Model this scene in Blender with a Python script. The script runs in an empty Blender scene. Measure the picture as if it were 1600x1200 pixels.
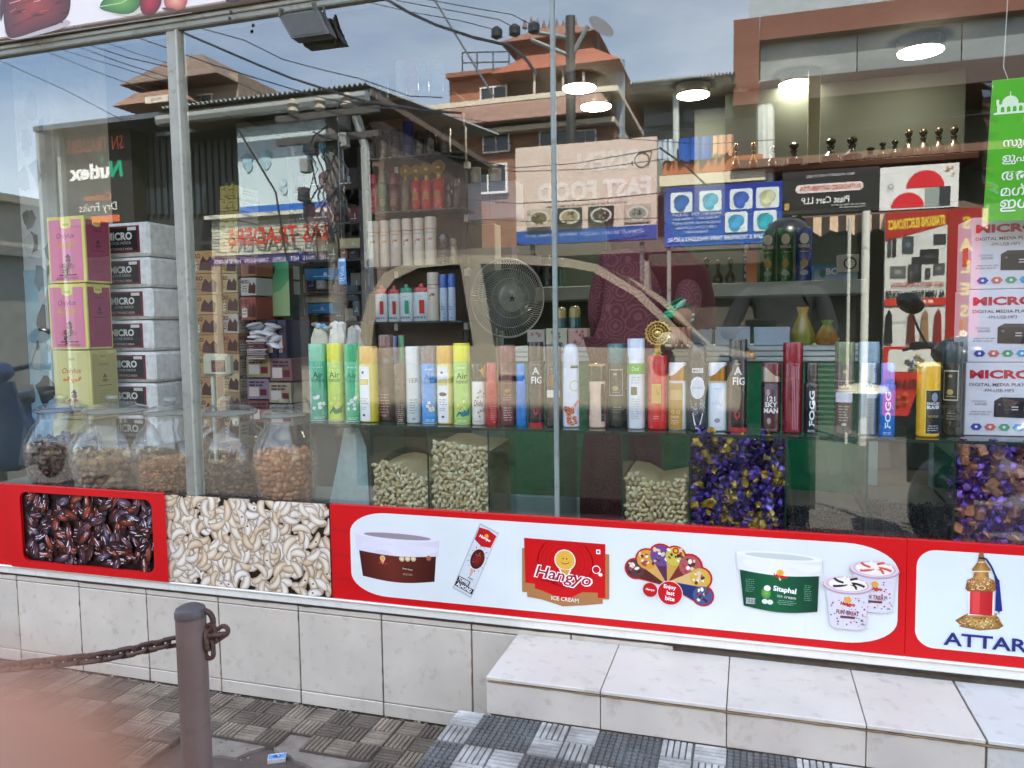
import bpy, bmesh, math, random
from math import sin, cos, pi, radians, atan2, sqrt
from mathutils import Vector, Matrix
random.seed(7)
sc = bpy.context.scene
COL = sc.collection
# ------------------------------------------------------------------ camera, sky, sun, exposure
CH, CD = 1.25, 2.1733                      # lens height over the pavement, distance from the window
YAW, PITCH, ROLL, F = 0.300238, 0.0732212, -0.0139397, 1200.0
FW = Vector((-sin(YAW)*cos(PITCH), cos(YAW)*cos(PITCH), -sin(PITCH)))
r0 = Vector((cos(YAW), sin(YAW), 0)); u0 = r0.cross(FW)
RT = r0*cos(ROLL)+u0*sin(ROLL); UP = -r0*sin(ROLL)+u0*cos(ROLL)
CAM = Vector((0, -CD, CH))
cd = bpy.data.cameras.new('camera'); cam = bpy.data.objects.new('camera', cd); COL.objects.link(cam)
cam.matrix_world = Matrix(((RT.x, UP.x, -FW.x, 0), (RT.y, UP.y, -FW.y, -CD), (RT.z, UP.z, -FW.z, CH), (0, 0, 0, 1)))
cd.sensor_width = 36; cd.lens = 27; cd.clip_start = 0.004; cd.clip_end = 900
cd.dof.use_dof = True; cd.dof.focus_distance = 2.7; cd.dof.aperture_fstop = 9.0
sc.camera = cam
SUN_EL, SUN_AZ = radians(52), radians(18)   # the sun stands behind the shop; azimuth from +Y towards +X
world = bpy.data.worlds.new("World"); sc.world = world; world.use_nodes = True
wn, wl = world.node_tree.nodes, world.node_tree.links
bg = wn['Background']; bg.inputs[1].default_value = 0.112
sky = wn.new('ShaderNodeTexSky'); sky.sky_type = 'NISHITA'; sky.sun_disc = False
sky.sun_elevation = SUN_EL; sky.sun_rotation = SUN_AZ; sky.air_density = 1.0; sky.dust_density = 1.2; sky.ozone_density = 1.5
tc = wn.new('ShaderNodeTexCoord'); mp = wn.new('ShaderNodeMapping'); mp.inputs['Scale'].default_value = (1.0, 1.0, 2.6)
nz = wn.new('ShaderNodeTexNoise'); nz.inputs['Scale'].default_value = 1.7; nz.inputs['Detail'].default_value = 6; nz.inputs['Roughness'].default_value = .55
cr = wn.new('ShaderNodeValToRGB'); cr.color_ramp.elements[0].position = .40; cr.color_ramp.elements[1].position = .74
cr.color_ramp.elements[1].color = (.6, .6, .6, 1)
mx = wn.new('ShaderNodeMixRGB'); mx.inputs[2].default_value = (8.6, 8.6, 8.5, 1)
wl.new(tc.outputs['Generated'], mp.inputs[0]); wl.new(mp.outputs[0], nz.inputs['Vector']); wl.new(nz.outputs['Fac'], cr.inputs[0])
wl.new(cr.outputs[0], mx.inputs[0]); wl.new(sky.outputs[0], mx.inputs[1]); wl.new(mx.outputs[0], bg.inputs[0])
sd = bpy.data.lights.new('sun', 'SUN'); sd.energy = 4.2; sd.angle = radians(.5); sd.color = (1, .95, .87)
so = bpy.data.objects.new('sun', sd); COL.objects.link(so)
sdir = Vector((sin(SUN_AZ)*cos(SUN_EL), cos(SUN_AZ)*cos(SUN_EL), sin(SUN_EL)))
so.rotation_euler = sdir.to_track_quat('Z', 'Y').to_euler(); so.location = (0, 20, 30)
vs = sc.view_settings; sc.display_settings.display_device = 'sRGB'
vs.view_transform = 'Standard'; vs.look = 'None'; vs.gamma = 1; vs.use_curve_mapping = False; vs.exposure = 3.06
sc.render.engine = 'CYCLES'
cy = sc.cycles
cy.max_bounces = 7; cy.diffuse_bounces = 3; cy.glossy_bounces = 4; cy.transmission_bounces = 4; cy.transparent_max_bounces = 32
cy.use_denoising = True; cy.caustics_reflective = False; cy.caustics_refractive = False; cy.sample_clamp_indirect = 6
sc.render.film_transparent = False

# ------------------------------------------------------------------ helpers
def ray(px, py): return FW*F + RT*(px-800) + UP*(600-py)
def P(px, py, Y):                           # the point at depth Y behind the window that stands at this place in the photo
    q = ray(px, py); return CAM + q*((CD+Y)/q.y)
def V(px, py, Y):                           # a point across the street: the window mirrors it
    p = P(px, py, Y); return Vector((p.x, -p.y, p.z))
def PZ(px, py, z):
    q = ray(px, py); return CAM + q*((z-CH)/q.z)
_lc = {}
def lin(c):
    if not isinstance(c, str): return c
    if c not in _lc:
        v = [int(c[i:i+2], 16)/255 for i in (0, 2, 4)]
        _lc[c] = tuple(x/12.92 if x <= .04045 else ((x+.055)/1.055)**2.4 for x in v)
    return _lc[c]
def mixc(a, b, t): a, b = lin(a), lin(b); return tuple(x+(y-x)*t for x, y in zip(a, b))
def shade(a, k): return tuple(min(1, x*k) for x in lin(a))

def nodes(name):
    m = bpy.data.materials.new(name); m.use_nodes = True
    n, l = m.node_tree.nodes, m.node_tree.links
    return m, n, l, n['Principled BSDF']
def ink(name, rough, metal=0, var=.10, scale=14, bump=.0, coat=0, rvar=.1, spec=.5, dirt=None):
    """colour from the mesh's ink attribute, with grain and uneven gloss"""
    m, n, l, b = nodes(name)
    at = n.new('ShaderNodeAttribute'); at.attribute_name = 'ink'
    g = n.new('ShaderNodeNewGeometry'); nz = n.new('ShaderNodeTexNoise'); nz.inputs['Scale'].default_value = scale; nz.inputs['Detail'].default_value = 5
    l.new(g.outputs['Position'], nz.inputs['Vector'])
    mr = n.new('ShaderNodeMapRange'); mr.inputs[1].default_value = .3; mr.inputs[2].default_value = .7; mr.inputs[3].default_value = 1-var; mr.inputs[4].default_value = 1+var*.6
    l.new(nz.outputs['Fac'], mr.inputs[0])
    mu = n.new('ShaderNodeMixRGB'); mu.blend_type = 'MULTIPLY'; mu.inputs[0].default_value = 1
    l.new(at.outputs['Color'], mu.inputs[1]); l.new(mr.outputs[0], mu.inputs[2])
    out = mu.outputs[0]
    if dirt:
        n2 = n.new('ShaderNodeTexNoise'); n2.inputs['Scale'].default_value = dirt[1]; n2.inputs['Detail'].default_value = 8; n2.inputs['Roughness'].default_value = .65
        l.new(g.outputs['Position'], n2.inputs['Vector'])
        rp = n.new('ShaderNodeMapRange'); rp.inputs[1].default_value = dirt[2]; rp.inputs[2].default_value = dirt[3]; rp.inputs[4].default_value = dirt[4]
        l.new(n2.outputs['Fac'], rp.inputs[0])
        m2 = n.new('ShaderNodeMixRGB'); m2.inputs[2].default_value = (*lin(dirt[0]), 1)
        l.new(rp.outputs[0], m2.inputs[0]); l.new(out, m2.inputs[1]); out = m2.outputs[0]
    l.new(out, b.inputs['Base Color'])
    r2 = n.new('ShaderNodeMapRange'); r2.inputs[3].default_value = max(.03, rough-rvar); r2.inputs[4].default_value = min(1, rough+rvar)
    l.new(nz.outputs['Fac'], r2.inputs[0]); l.new(r2.outputs[0], b.inputs['Roughness'])
    b.inputs['Metallic'].default_value = metal; b.inputs['Specular IOR Level'].default_value = spec
    if coat: b.inputs['Coat Weight'].default_value = coat; b.inputs['Coat Roughness'].default_value = .08
    if bump:
        bp = n.new('ShaderNodeBump'); bp.inputs['Strength'].default_value = bump; bp.inputs['Distance'].default_value = .004
        n3 = n.new('ShaderNodeTexNoise'); n3.inputs['Scale'].default_value = scale*7; n3.inputs['Detail'].default_value = 4
        l.new(g.outputs['Position'], n3.inputs['Vector']); l.new(n3.outputs['Fac'], bp.inputs['Height']); l.new(bp.outputs[0], b.inputs['Normal'])
    return m
def glassy(name, base, tint, edge, edgecol, rough=.02):
    m, n, l, b = nodes(name); n.remove(b)
    tr = n.new('ShaderNodeBsdfTransparent'); tr.inputs[0].default_value = (*tint, 1)
    gl = n.new('ShaderNodeBsdfGlossy'); gl.inputs['Roughness'].default_value = rough; gl.inputs[0].default_value = (1, 1, 1, 1)
    lw = n.new('ShaderNodeLayerWeight'); lw.inputs[0].default_value = .5
    pw = n.new('ShaderNodeMath'); pw.operation = 'POWER'; pw.inputs[1].default_value = 4
    ma = n.new('ShaderNodeMath'); ma.operation = 'MULTIPLY_ADD'; ma.inputs[1].default_value = .75; ma.inputs[2].default_value = base
    l.new(lw.outputs['Facing'], pw.inputs[0]); l.new(pw.outputs[0], ma.inputs[0])
    x = n.new('ShaderNodeMixShader'); l.new(tr.outputs[0], x.inputs[1]); l.new(gl.outputs[0], x.inputs[2])
    out = n['Material Output']
    if edge:
        df = n.new('ShaderNodeBsdfDiffuse'); df.inputs[0].default_value = (*lin(edgecol), 1)
        p2 = n.new('ShaderNodeMath'); p2.operation = 'POWER'; p2.inputs[1].default_value = 3; l.new(lw.outputs['Facing'], p2.inputs[0])
        m2 = n.new('ShaderNodeMath'); m2.operation = 'MULTIPLY'; m2.inputs[1].default_value = edge; l.new(p2.outputs[0], m2.inputs[0])
        y = n.new('ShaderNodeMixShader'); l.new(m2.outputs[0], y.inputs[0]); l.new(tr.outputs[0], y.inputs[1]); l.new(df.outputs[0], y.inputs[2])
        l.new(y.outputs[0], x.inputs[1])
    g = n.new('ShaderNodeNewGeometry'); iv = n.new('ShaderNodeMath'); iv.operation = 'SUBTRACT'; iv.inputs[0].default_value = 1
    l.new(g.outputs['Backfacing'], iv.inputs[1])
    mm = n.new('ShaderNodeMath'); mm.operation = 'MULTIPLY'; l.new(ma.outputs[0], mm.inputs[0]); l.new(iv.outputs[0], mm.inputs[1])
    l.new(mm.outputs[0], x.inputs[0]); l.new(x.outputs[0], out.inputs[0])
    return m
MAT = {
 'pl': ink('painted plastic', .28, var=.05, coat=.45),
 'mt': ink('matte card', .75, var=.09),
 'pr': ink('printed sheet', .40, var=.05, scale=5, bump=.05, spec=.32),
 'sk': ink('skin', .55, var=.10, scale=60, bump=.15),
 'me': ink('brushed metal', .35, metal=.85, var=.12),
 'mp': ink('painted metal', .5, var=.14, scale=9, bump=.15, dirt=('5b4a3c', 30, .54, .72, .55)),
 'rs': ink('rusty metal', .75, var=.35, scale=60, bump=.6, dirt=('4a2a1c', 40, .45, .65, .75)),
 'wl': ink('weathered wall', .85, var=.22, scale=3, bump=.3, dirt=('6a655a', 5, .5, .75, .3)),
 'rf': ink('clay roof', .8, var=.3, scale=6, bump=.3),
 'ti': ink('ceramic tile', .38, var=.08, scale=7, bump=.08, dirt=('84735c', 22, .55, .80, .55)),
 'pv': ink('concrete paver', .82, var=.30, scale=16, bump=.5, dirt=('4a3c31', 7, .40, .66, .55)),
 'st': ink('cement', .9, var=.25, scale=10, bump=.4, dirt=('54483b', 12, .45, .7, .6)),
 'nu': ink('nut', .6, var=.2, scale=90, bump=.25),
 'cl': ink('cloth', .95, var=.18, scale=40, bump=.4),
 'fo': ink('foil', .28, metal=.55, var=.25, scale=60),
 'gl': glassy('clear glass', .05, (.93, .97, .95), .55, '5f7a72'),
 'gj': glassy('jar glass', .075, (.97, .985, .98), .95, '979c98'),
}
def emit(name, col, s):
    m, n, l, b = nodes(name); b.inputs['Base Color'].default_value = (.9, .9, .9, 1)
    b.inputs['Emission Color'].default_value = (*lin(col), 1); b.inputs['Emission Strength'].default_value = s; return m
MAT['lamp'] = emit('lamp diffuser', 'fff2d8', 13)

class B:
    """collects faces with ink colours and materials; build() links them as ONE mesh object"""
    def __init__(s): s.v = []; s.f = []; s.c = []; s.m = []; s.s = []
    def face(s, pts, col, m='mt', smooth=False, cols=None):
        i = len(s.v); s.v += [Vector(p) for p in pts]; s.f.append(tuple(range(i, i+len(pts))))
        s.c.append([lin(x) for x in cols] if cols else lin(col)); s.m.append(m); s.s.append(smooth)
    def mesh(s, vs, fs, col, m='mt', smooth=False, cols=None):
        i = len(s.v); s.v += [Vector(p) for p in vs]; c = lin(col) if col else None
        for k, f in enumerate(fs):
            s.f.append(tuple(i+j for j in f)); s.m.append(m); s.s.append(smooth)
            s.c.append([lin(cols[j]) for j in f] if cols else c)
    def box(s, a, b, col, m='mt', bev=0):
        x0, x1 = sorted((a[0], b[0])); y0, y1 = sorted((a[1], b[1])); z0, z1 = sorted((a[2], b[2]))
        if not bev:
            v = [(x, y, z) for x in (x0, x1) for y in (y0, y1) for z in (z0, z1)]
            s.mesh(v, [(0, 1, 3, 2), (4, 6, 7, 5), (0, 4, 5, 1), (2, 3, 7, 6), (0, 2, 6, 4), (1, 5, 7, 3)], col, m); return
        e = min(bev, (x1-x0)*.45, (y1-y0)*.45, (z1-z0)*.45)
        C = ((x0, x1), (y0, y1), (z0, z1)); v = []; idx = {}
        for i in (0, 1):
            for j in (0, 1):
                for k in (0, 1):
                    for ax in range(3):
                        p = [C[0][i], C[1][j], C[2][k]]
                        for q in range(3):
                            if q != ax: p[q] += e if (i, j, k)[q] == 0 else -e
                        idx[(i, j, k, ax)] = len(v); v.append(tuple(p))
        fs = []
        for ax in range(3):
            o = [q for q in range(3) if q != ax]
            for sd_ in (0, 1):
                loop = []
                for (p, q) in ((0, 0), (1, 0), (1, 1), (0, 1)):
                    t = [0, 0, 0]; t[ax] = sd_; t[o[0]] = p; t[o[1]] = q; loop.append(idx[(*t, ax)])
                fs.append(tuple(loop))
            for p in (0, 1):
                for q in (0, 1):
                    t = [0, 0, 0]; t[o[0]] = p; t[o[1]] = q; t2 = list(t); t2[ax] = 1
                    fs.append((idx[(*t, o[0])], idx[(*t, o[1])], idx[(*t2, o[1])], idx[(*t2, o[0])]))
        for i in (0, 1):
            for j in (0, 1):
                for k in (0, 1): fs.append(tuple(idx[(i, j, k, a_)] for a_ in range(3)))
        s.mesh(v, fs, col, m)
    def lathe(s, prof, n, col, m='pl', at=(0, 0, 0), axis=None, sq=1.0, cols=None):
        """prof: (radius, height) rows from bottom to top"""
        vs, fs = [], []; A = None
        if axis is not None: A = Vector(axis).to_track_quat('Z', 'Y').to_matrix()
        for r, z in prof:
            for k in range(n):
                p = Vector((r*cos(2*pi*k/n), r*sin(2*pi*k/n)*sq, z))
                if A: p = A @ p
                vs.append(p+Vector(at))
        for i in range(len(prof)-1):
            for k in range(n):
                a, b = i*n+k, i*n+(k+1) % n
                fs.append((a, b, b+n, a+n))
        cc = None
        if cols: cc = [cols[i] for i in range(len(prof)) for k in range(n)]
        s.mesh(vs, fs, col, m, True, cc)
        if prof[0][0] > 1e-4: s.mesh(vs[:n], [tuple(range(n-1, -1, -1))], col if not cols else cols[0], m)
        if prof[-1][0] > 1e-4: s.mesh(vs[-n:], [tuple(range(n))], col if not cols else cols[-1], m)
    def tube(s, pts, r, col, m='mp', n=6, closed=False):
        pts = [Vector(p) for p in pts]; N = len(pts); rs = r if isinstance(r, (list, tuple)) else [r]*N
        vs, fs = [], []; ref = Vector((0, 0, 1)); prev = None
        for i, p in enumerate(pts):
            t = (pts[(i+1) % N]-pts[i-1]) if closed else (pts[min(i+1, N-1)]-pts[max(i-1, 0)])
            t.normalize()
            if prev is None:
                a = t.cross(ref)
                if a.length < .05: a = t.cross(Vector((1, 0, 0)))
            else: a = prev - t*prev.dot(t)
            a.normalize(); prev = a; b = t.cross(a)
            for k in range(n): vs.append(p+(a*cos(2*pi*k/n)+b*sin(2*pi*k/n))*rs[i])
        for i in range(N if closed else N-1):
            for k in range(n):
                j = (i+1) % N; fs.append((i*n+k, i*n+(k+1) % n, j*n+(k+1) % n, j*n+k))
        s.mesh(vs, fs, col, m, True)
        if not closed: s.mesh(vs[:n], [tuple(range(n-1, -1, -1))], col, m); s.mesh(vs[-n:], [tuple(range(n))], col, m)
    def blob(s, c, r, col, m='nu', nu=8, nv=5, rot=None, bend=0, lump=0):
        """ellipsoid with radii r, optionally bent like a kidney"""
        vs, fs = [], []; R = rot if rot is not None else Matrix.Identity(3); c = Vector(c)
        for i in range(nv+1):
            t = pi*i/nv
            for k in range(nu):
                a = 2*pi*k/nu; l = 1+lump*(random.random()-.5)
                p = Vector((r[0]*-cos(t), r[1]*sin(t)*cos(a)*l, r[2]*sin(t)*sin(a)*l))
                if bend:
                    q = p.x/r[0]*bend; rad = r[0]/bend
                    p = Vector(((rad+p.y)*sin(q), rad-(rad-p.y)*cos(q) if False else (rad+p.y)*cos(q)-rad, p.z))
                vs.append(R @ p + c)
        for i in range(nv):
            for k in range(nu): fs.append((i*nu+k, i*nu+(k+1) % nu, (i+1)*nu+(k+1) % nu, (i+1)*nu+k))
        s.mesh(vs, fs, col, m, True)
    def data(s, name, org=Vector((0, 0, 0))):
        me = bpy.data.meshes.new(name)
        me.from_pydata([p-org for p in s.v], [], s.f)
        keys = list(dict.fromkeys(s.m))
        for k in keys: me.materials.append(MAT[k])
        mi = [keys.index(k) for k in s.m]
        me.polygons.foreach_set('material_index', mi); me.polygons.foreach_set('use_smooth', s.s)
        at = me.color_attributes.new('ink', 'FLOAT_COLOR', 'CORNER'); buf = []
        for f, c in zip(s.f, s.c):
            if c and isinstance(c[0], (tuple, list)):
                for q in c: buf += [*q[:3], 1]
            else: buf += [*c[:3], 1]*len(f)
        at.data.foreach_set('color', buf)
        if any(s.s): me.set_sharp_from_angle(angle=radians(38))
        me.validate(); me.update(); return me
    def ctr(s):
        xs = [p.x for p in s.v]; ys = [p.y for p in s.v]; zs = [p.z for p in s.v]
        return Vector(((min(xs)+max(xs))/2, (min(ys)+max(ys))/2, min(zs)))
    def build(s, name, parent=None, org=None):
        if parent is not None:
            org = ORG[parent]
        elif org is None: org = s.ctr()
        o = bpy.data.objects.new(name, s.data(name, Vector(org))); COL.objects.link(o)
        if parent is not None: o.parent = parent
        else: o.location = org
        ORG[o] = Vector(org); return o
ORG = {}
def props(o, label=None, cat=None, group=None, kind=None):
    if label: o['label'] = label
    if cat: o['category'] = cat
    if group: o['group'] = group
    if kind: o['kind'] = kind
    return o
def thing(name, label, cat, org, group=None):
    o = bpy.data.objects.new(name, None); COL.objects.link(o); o.location = org; ORG[o] = Vector(org); o.empty_display_size = .05
    return props(o, label, cat, group)
def solo(b, name, label, cat, group=None): return props(b.build(name), label, cat, group)
def struct(b, name): return props(b.build(name), kind='structure')
def copy_tree(o, loc, label=None, rotz=None):
    c = o.copy(); COL.objects.link(c); c.location = loc; ORG[c] = Vector(loc)
    if label: c['label'] = label
    if rotz is not None: c.rotation_euler[2] = rotz
    for ch in o.children:
        d = ch.copy(); COL.objects.link(d); d.parent = c
        for g in ch.children:
            e = g.copy(); COL.objects.link(e); e.parent = d
    return c
# ---- flat print: lettering and shapes laid on a surface
_tx = {}
def glyphs(s, bold=0, shear=0):
    k = (s, bold, shear)
    if k not in _tx:
        c = bpy.data.curves.new('lettering', 'FONT'); c.body = s; c.resolution_u = 2; c.size = 1; c.offset = bold; c.shear = shear
        o = bpy.data.objects.new('lettering', c); me = o.to_mesh()
        vs = [(v.co.x, v.co.y) for v in me.vertices]; fs = [tuple(p.vertices) for p in me.polygons]
        o.to_mesh_clear(); bpy.data.objects.remove(o); bpy.data.curves.remove(c)
        xs = [v[0] for v in vs] or [0]; ys = [v[1] for v in vs] or [0]
        _tx[k] = (vs, fs, min(xs), max(xs), min(ys), max(ys))
    return _tx[k]
class Pr:
    def __init__(s, b, fn, m='pr', step=None, dl=.00004): s.b = b; s.fn = fn; s.m = m; s.k = 1; s.step = step; s.dl = dl
    def w(s): s.k += 1; return s.k*s.dl
    def poly(s, pts, col, cols=None):
        w = s.w(); s.b.face([s.fn(u, v, w) for u, v in pts], col, s.m, False, cols)
    def fan(s, pts, cin, cout, c=None):
        w = s.w(); n = len(pts); c = c or (sum(p[0] for p in pts)/n, sum(p[1] for p in pts)/n)
        vs = [s.fn(*c, w)]+[s.fn(u, v, w) for u, v in pts]
        s.b.mesh(vs, [(0, i+1, (i+1) % n+1) for i in range(n)], None, s.m, False, [cin]+[cout]*n)
    def rect(s, u0_, v0, u1, v1, col, col2=None):
        """col2: the printed colour at the right edge"""
        w = s.w(); n = 1 if not s.step else max(1, int(abs(u1-u0_)/s.step)+1)
        vs = []; cs = []
        for i in range(n+1):
            t = i/n; u = u0_+(u1-u0_)*t; vs += [s.fn(u, v0, w), s.fn(u, v1, w)]; c = mixc(col, col2, t) if col2 else lin(col); cs += [c, c]
        s.b.mesh(vs, [(2*i, 2*i+2, 2*i+3, 2*i+1) for i in range(n)], None, s.m, False, cs)
    def vgrad(s, u0_, v0, u1, v1, cb, ct):
        w = s.w(); n = 1 if not s.step else max(1, int(abs(u1-u0_)/s.step)+1); vs = []; cs = []
        for i in range(n+1):
            u = u0_+(u1-u0_)*i/n; vs += [s.fn(u, v0, w), s.fn(u, v1, w)]; cs += [lin(cb), lin(ct)]
        s.b.mesh(vs, [(2*i, 2*i+2, 2*i+3, 2*i+1) for i in range(n)], None, s.m, False, cs)
    def ell(s, u, v, a, b_, col, n=16, rot=0, cin=None):
        if s.step and a > s.step:
            w = s.w(); N = 10; vs = []
            for i in range(N+1):
                t = -1+2*i/N; h = b_*sqrt(max(0, 1-t*t)); vs += [s.fn(u+a*t, v-h, w), s.fn(u+a*t, v+h, w)]
            s.b.mesh(vs, [(2*i, 2*i+2, 2*i+3, 2*i+1) for i in range(N)], col, s.m); return
        c, q = cos(rot), sin(rot)
        pts = [(u+a*cos(2*pi*i/n)*c-b_*sin(2*pi*i/n)*q, v+a*cos(2*pi*i/n)*q+b_*sin(2*pi*i/n)*c) for i in range(n)]
        if cin: s.fan(pts, cin, col, (u, v))
        else: s.poly(pts, col)
    def rr(s, u0_, v0, u1, v1, r, col, n=5):
        pts = []
        for cx, cy_, a0 in ((u1-r, v1-r, 0), (u0_+r, v1-r, pi/2), (u0_+r, v0+r, pi), (u1-r, v0+r, 1.5*pi)):
            pts += [(cx+r*cos(a0+pi/2*i/n), cy_+r*sin(a0+pi/2*i/n)) for i in range(n+1)]
        s.poly(pts, col)
    def line(s, pts, wd, col):
        for (a, b_), (c, d) in zip(pts, pts[1:]):
            L = sqrt((c-a)**2+(d-b_)**2) or 1; nx, ny = -(d-b_)/L*wd/2, (c-a)/L*wd/2
            s.poly([(a+nx, b_+ny), (a-nx, b_-ny), (c-nx, d-ny), (c+nx, d+ny)], col)
    def ring(s, u, v, r1, r2, col, n=18, sy=1):
        w = s.w(); vs = []
        for i in range(n):
            a = 2*pi*i/n; vs += [s.fn(u+r1*cos(a), v+r1*sin(a)*sy, w), s.fn(u+r2*cos(a), v+r2*sin(a)*sy, w)]
        s.b.mesh(vs, [(2*i, 2*i+1, (2*i+3) % (2*n), (2*i+2) % (2*n)) for i in range(n)], col, s.m)
    def text(s, t, u, v, h, col, wmax=None, rot=0, al='c', bold=0, shear=0, wfix=None):
        """h: height of the letters' box; wfix stretches to that width"""
        vs, fs, x0, x1, y0, y1 = glyphs(t, bold, shear)
        if not vs: return
        k = h/max(y1-y0, .3); kx = k; W = (x1-x0)*k
        if wfix: kx = wfix/(x1-x0)
        elif wmax and W > wmax: kx = k*wmax/W
        W = (x1-x0)*kx; ox = {'c': -W/2, 'l': 0, 'r': -W}[al]; c, q = cos(rot), sin(rot); w = s.w(); out = []
        for x, y in vs:
            a = (x-x0)*kx+ox; b_ = (y-y0)*k-h/2; out.append(s.fn(u+a*c-b_*q, v+a*q+b_*c, w))
        s.b.mesh(out, fs, col, s.m)
    def lines(s, u, v, W, n, lh, col, fill=.5, seed=0):
        """rows of small print as broken strokes"""
        R = random.Random(seed+n*31)
        for i in range(n):
            y = v-i*lh; x = u-W/2+R.random()*W*.1; e = u+W/2-R.random()*W*.25
            while x < e:
                L = min(e-x, lh*(.6+R.random()*1.6)); s.rect(x, y, x+L, y+lh*fill, col); x += L+lh*.35
def plane(O, U=(1, 0, 0), W=(0, 0, 1), N=(0, -1, 0), off=0.0006):
    O, U, W, N = Vector(O), Vector(U), Vector(W), Vector(N)
    return lambda u, v, w: O+U*u+W*v+N*(w+off)
def cylfn(cx, cy_, z0, r, turn=0, off=.0005, sq=1):
    rr_ = r if callable(r) else (lambda v: r)
    r_ = rr_(0)
    return lambda u, v, w: Vector((cx+(rr_(v)+w+off)*sin(u/r_+turn), cy_-(rr_(v)+w+off)*cos(u/r_+turn)*sq, z0+v))
def street(O): return dict(O=O, U=(-1, 0, 0), W=(0, 0, 1), N=(0, 1, 0))     # a sign across the street, read from the shop
def skin_mesh(joints, edges, colfn, m, sub=2):
    """one continuous body grown round a skeleton: joints name -> (point, radius)"""
    names = list(joints); me = bpy.data.meshes.new('body')
    me.from_pydata([joints[k][0] for k in names], [(names.index(a), names.index(b)) for a, b in edges], [])
    o = bpy.data.objects.new('body', me); COL.objects.link(o)
    sk = o.modifiers.new('skin', 'SKIN')
    for i, k in enumerate(names):
        r = joints[k][1]; me.skin_vertices[0].data[i].radius = r if isinstance(r, tuple) else (r, r)
    me.skin_vertices[0].data[0].use_root = True
    sb = o.modifiers.new('sub', 'SUBSURF'); sb.levels = sub; sb.render_levels = sub
    dg = bpy.context.evaluated_depsgraph_get(); ev = bpy.data.meshes.new_from_object(o.evaluated_get(dg))
    b = B(); b.mesh([v.co.copy() for v in ev.vertices], [tuple(p.vertices) for p in ev.polygons], None, m, True, [colfn(v.co) for v in ev.vertices])
    bpy.data.objects.remove(o); return b
# ------------------------------------------------------------------ ground
X0, X1 = -3.2, 1.9                                    # ends of the shop window wall
b = B(); b.box((-70, -95, -.3), (70, -2.72, -.16), '474440', 'st'); road = struct(b, 'road')
b = B(); b.box((-70, -2.72, -.3), (70, -.0, -.022), '5d5048', 'st'); pave = struct(b, 'pavement')
b = B(); b.box((-70, 7.5, -.3), (70, 90, -.16), '504c46', 'st'); struct(b, 'yard_ground')
b = B(); b.box((-70, -2.84, -.3), (70, -2.725, -.012), '8f8a80', 'st', .02); struct(b, 'kerb')
def paver_mesh(light, dark, fine, skip=()):
    b = B(); T = .312; q = T/4
    for i in range(4):
        for j in range(4):
            if (i, j) in skip: continue
            b.box((-T/2+i*q+.0003, -(j+1)*q+.0003, -.03), (-T/2+(i+1)*q-.0003, -j*q-.0003, -.0045), shade(mixc(light, dark, .6), .55), 'pv')
            dk = (i in (1, 2)) == (j < 2); c0 = dark if dk else light
            x0 = -T/2+i*q; y0 = -j*q
            n = 5; R = random.Random(i*9+j)
            for k in range(n):
                g = .0022; c = shade(c0, .86+R.random()*.28); h = R.uniform(-.0007, .0007)
                a0 = .0015+k*(q-.003)/n; a1 = a0+(q-.003)/n-g
                if (i+j) % 2: p, e = (x0+a0, y0-q+.0015), (x0+a1, y0-.0015)
                else: p, e = (x0+.0015, y0-a1), (x0+q-.0015, y0-a0)
                segs = 5 if (fine and dk) else 1
                for t in range(segs):
                    if (i+j) % 2: pp = (p[0], p[1]+(e[1]-p[1])*t/segs); ee = (e[0], p[1]+(e[1]-p[1])*(t+1)/segs-(g if segs > 1 else 0))
                    else: pp = (p[0]+(e[0]-p[0])*t/segs, p[1]); ee = (p[0]+(e[0]-p[0])*(t+1)/segs-(g if segs > 1 else 0), e[1])
                    vs = [(pp[0], pp[1], -.006), (ee[0], pp[1], -.006), (ee[0], ee[1], -.006), (pp[0], ee[1], -.006)]
                    m = .0012; ht = h
                    vs += [(pp[0]+m, pp[1]+m, ht), (ee[0]-m, pp[1]+m, ht), (ee[0]-m, ee[1]-m, ht), (pp[0]+m, ee[1]-m, ht)]
                    b.mesh(vs, [(4, 5, 6, 7), (0, 1, 5, 4), (1, 2, 6, 5), (2, 3, 7, 6), (3, 0, 4, 7)], c, 'pv')
    return b.data('paver')
def place(me, name, loc, parent, rz=0, tilt=0):
    o = bpy.data.objects.new(name, me); COL.objects.link(o); o.parent = parent
    o.location = Vector(loc)-ORG[parent]; o.rotation_euler = (random.uniform(-tilt, tilt), random.uniform(-tilt, tilt), rz)
    ORG[o] = Vector(loc); return o
pm = paver_mesh('8f8170', '6c6053', False); pmb = {-2: paver_mesh('8f8170', '6c6053', False, [(0, 3), (1, 3), (2, 3), (3, 3)]), -1: paver_mesh('8f8170', '6c6053', False, [(0, 3), (1, 3), (2, 3), (0, 2), (3, 3)])}
for i in range(-6, 6):
    x = -1.045+.157+i*.3155
    if x > -.72: continue
    place(pmb.get(i, pm), 'paver' if i not in pmb else 'broken_paver', (x, -.012, random.uniform(-.002, .001)), pave, 0, .006)
    if x < -1.75 or x > -1.0: place(pm, 'paver', (x, -.3275, random.uniform(-.003, 0)), pave, 0, .006)
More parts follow.
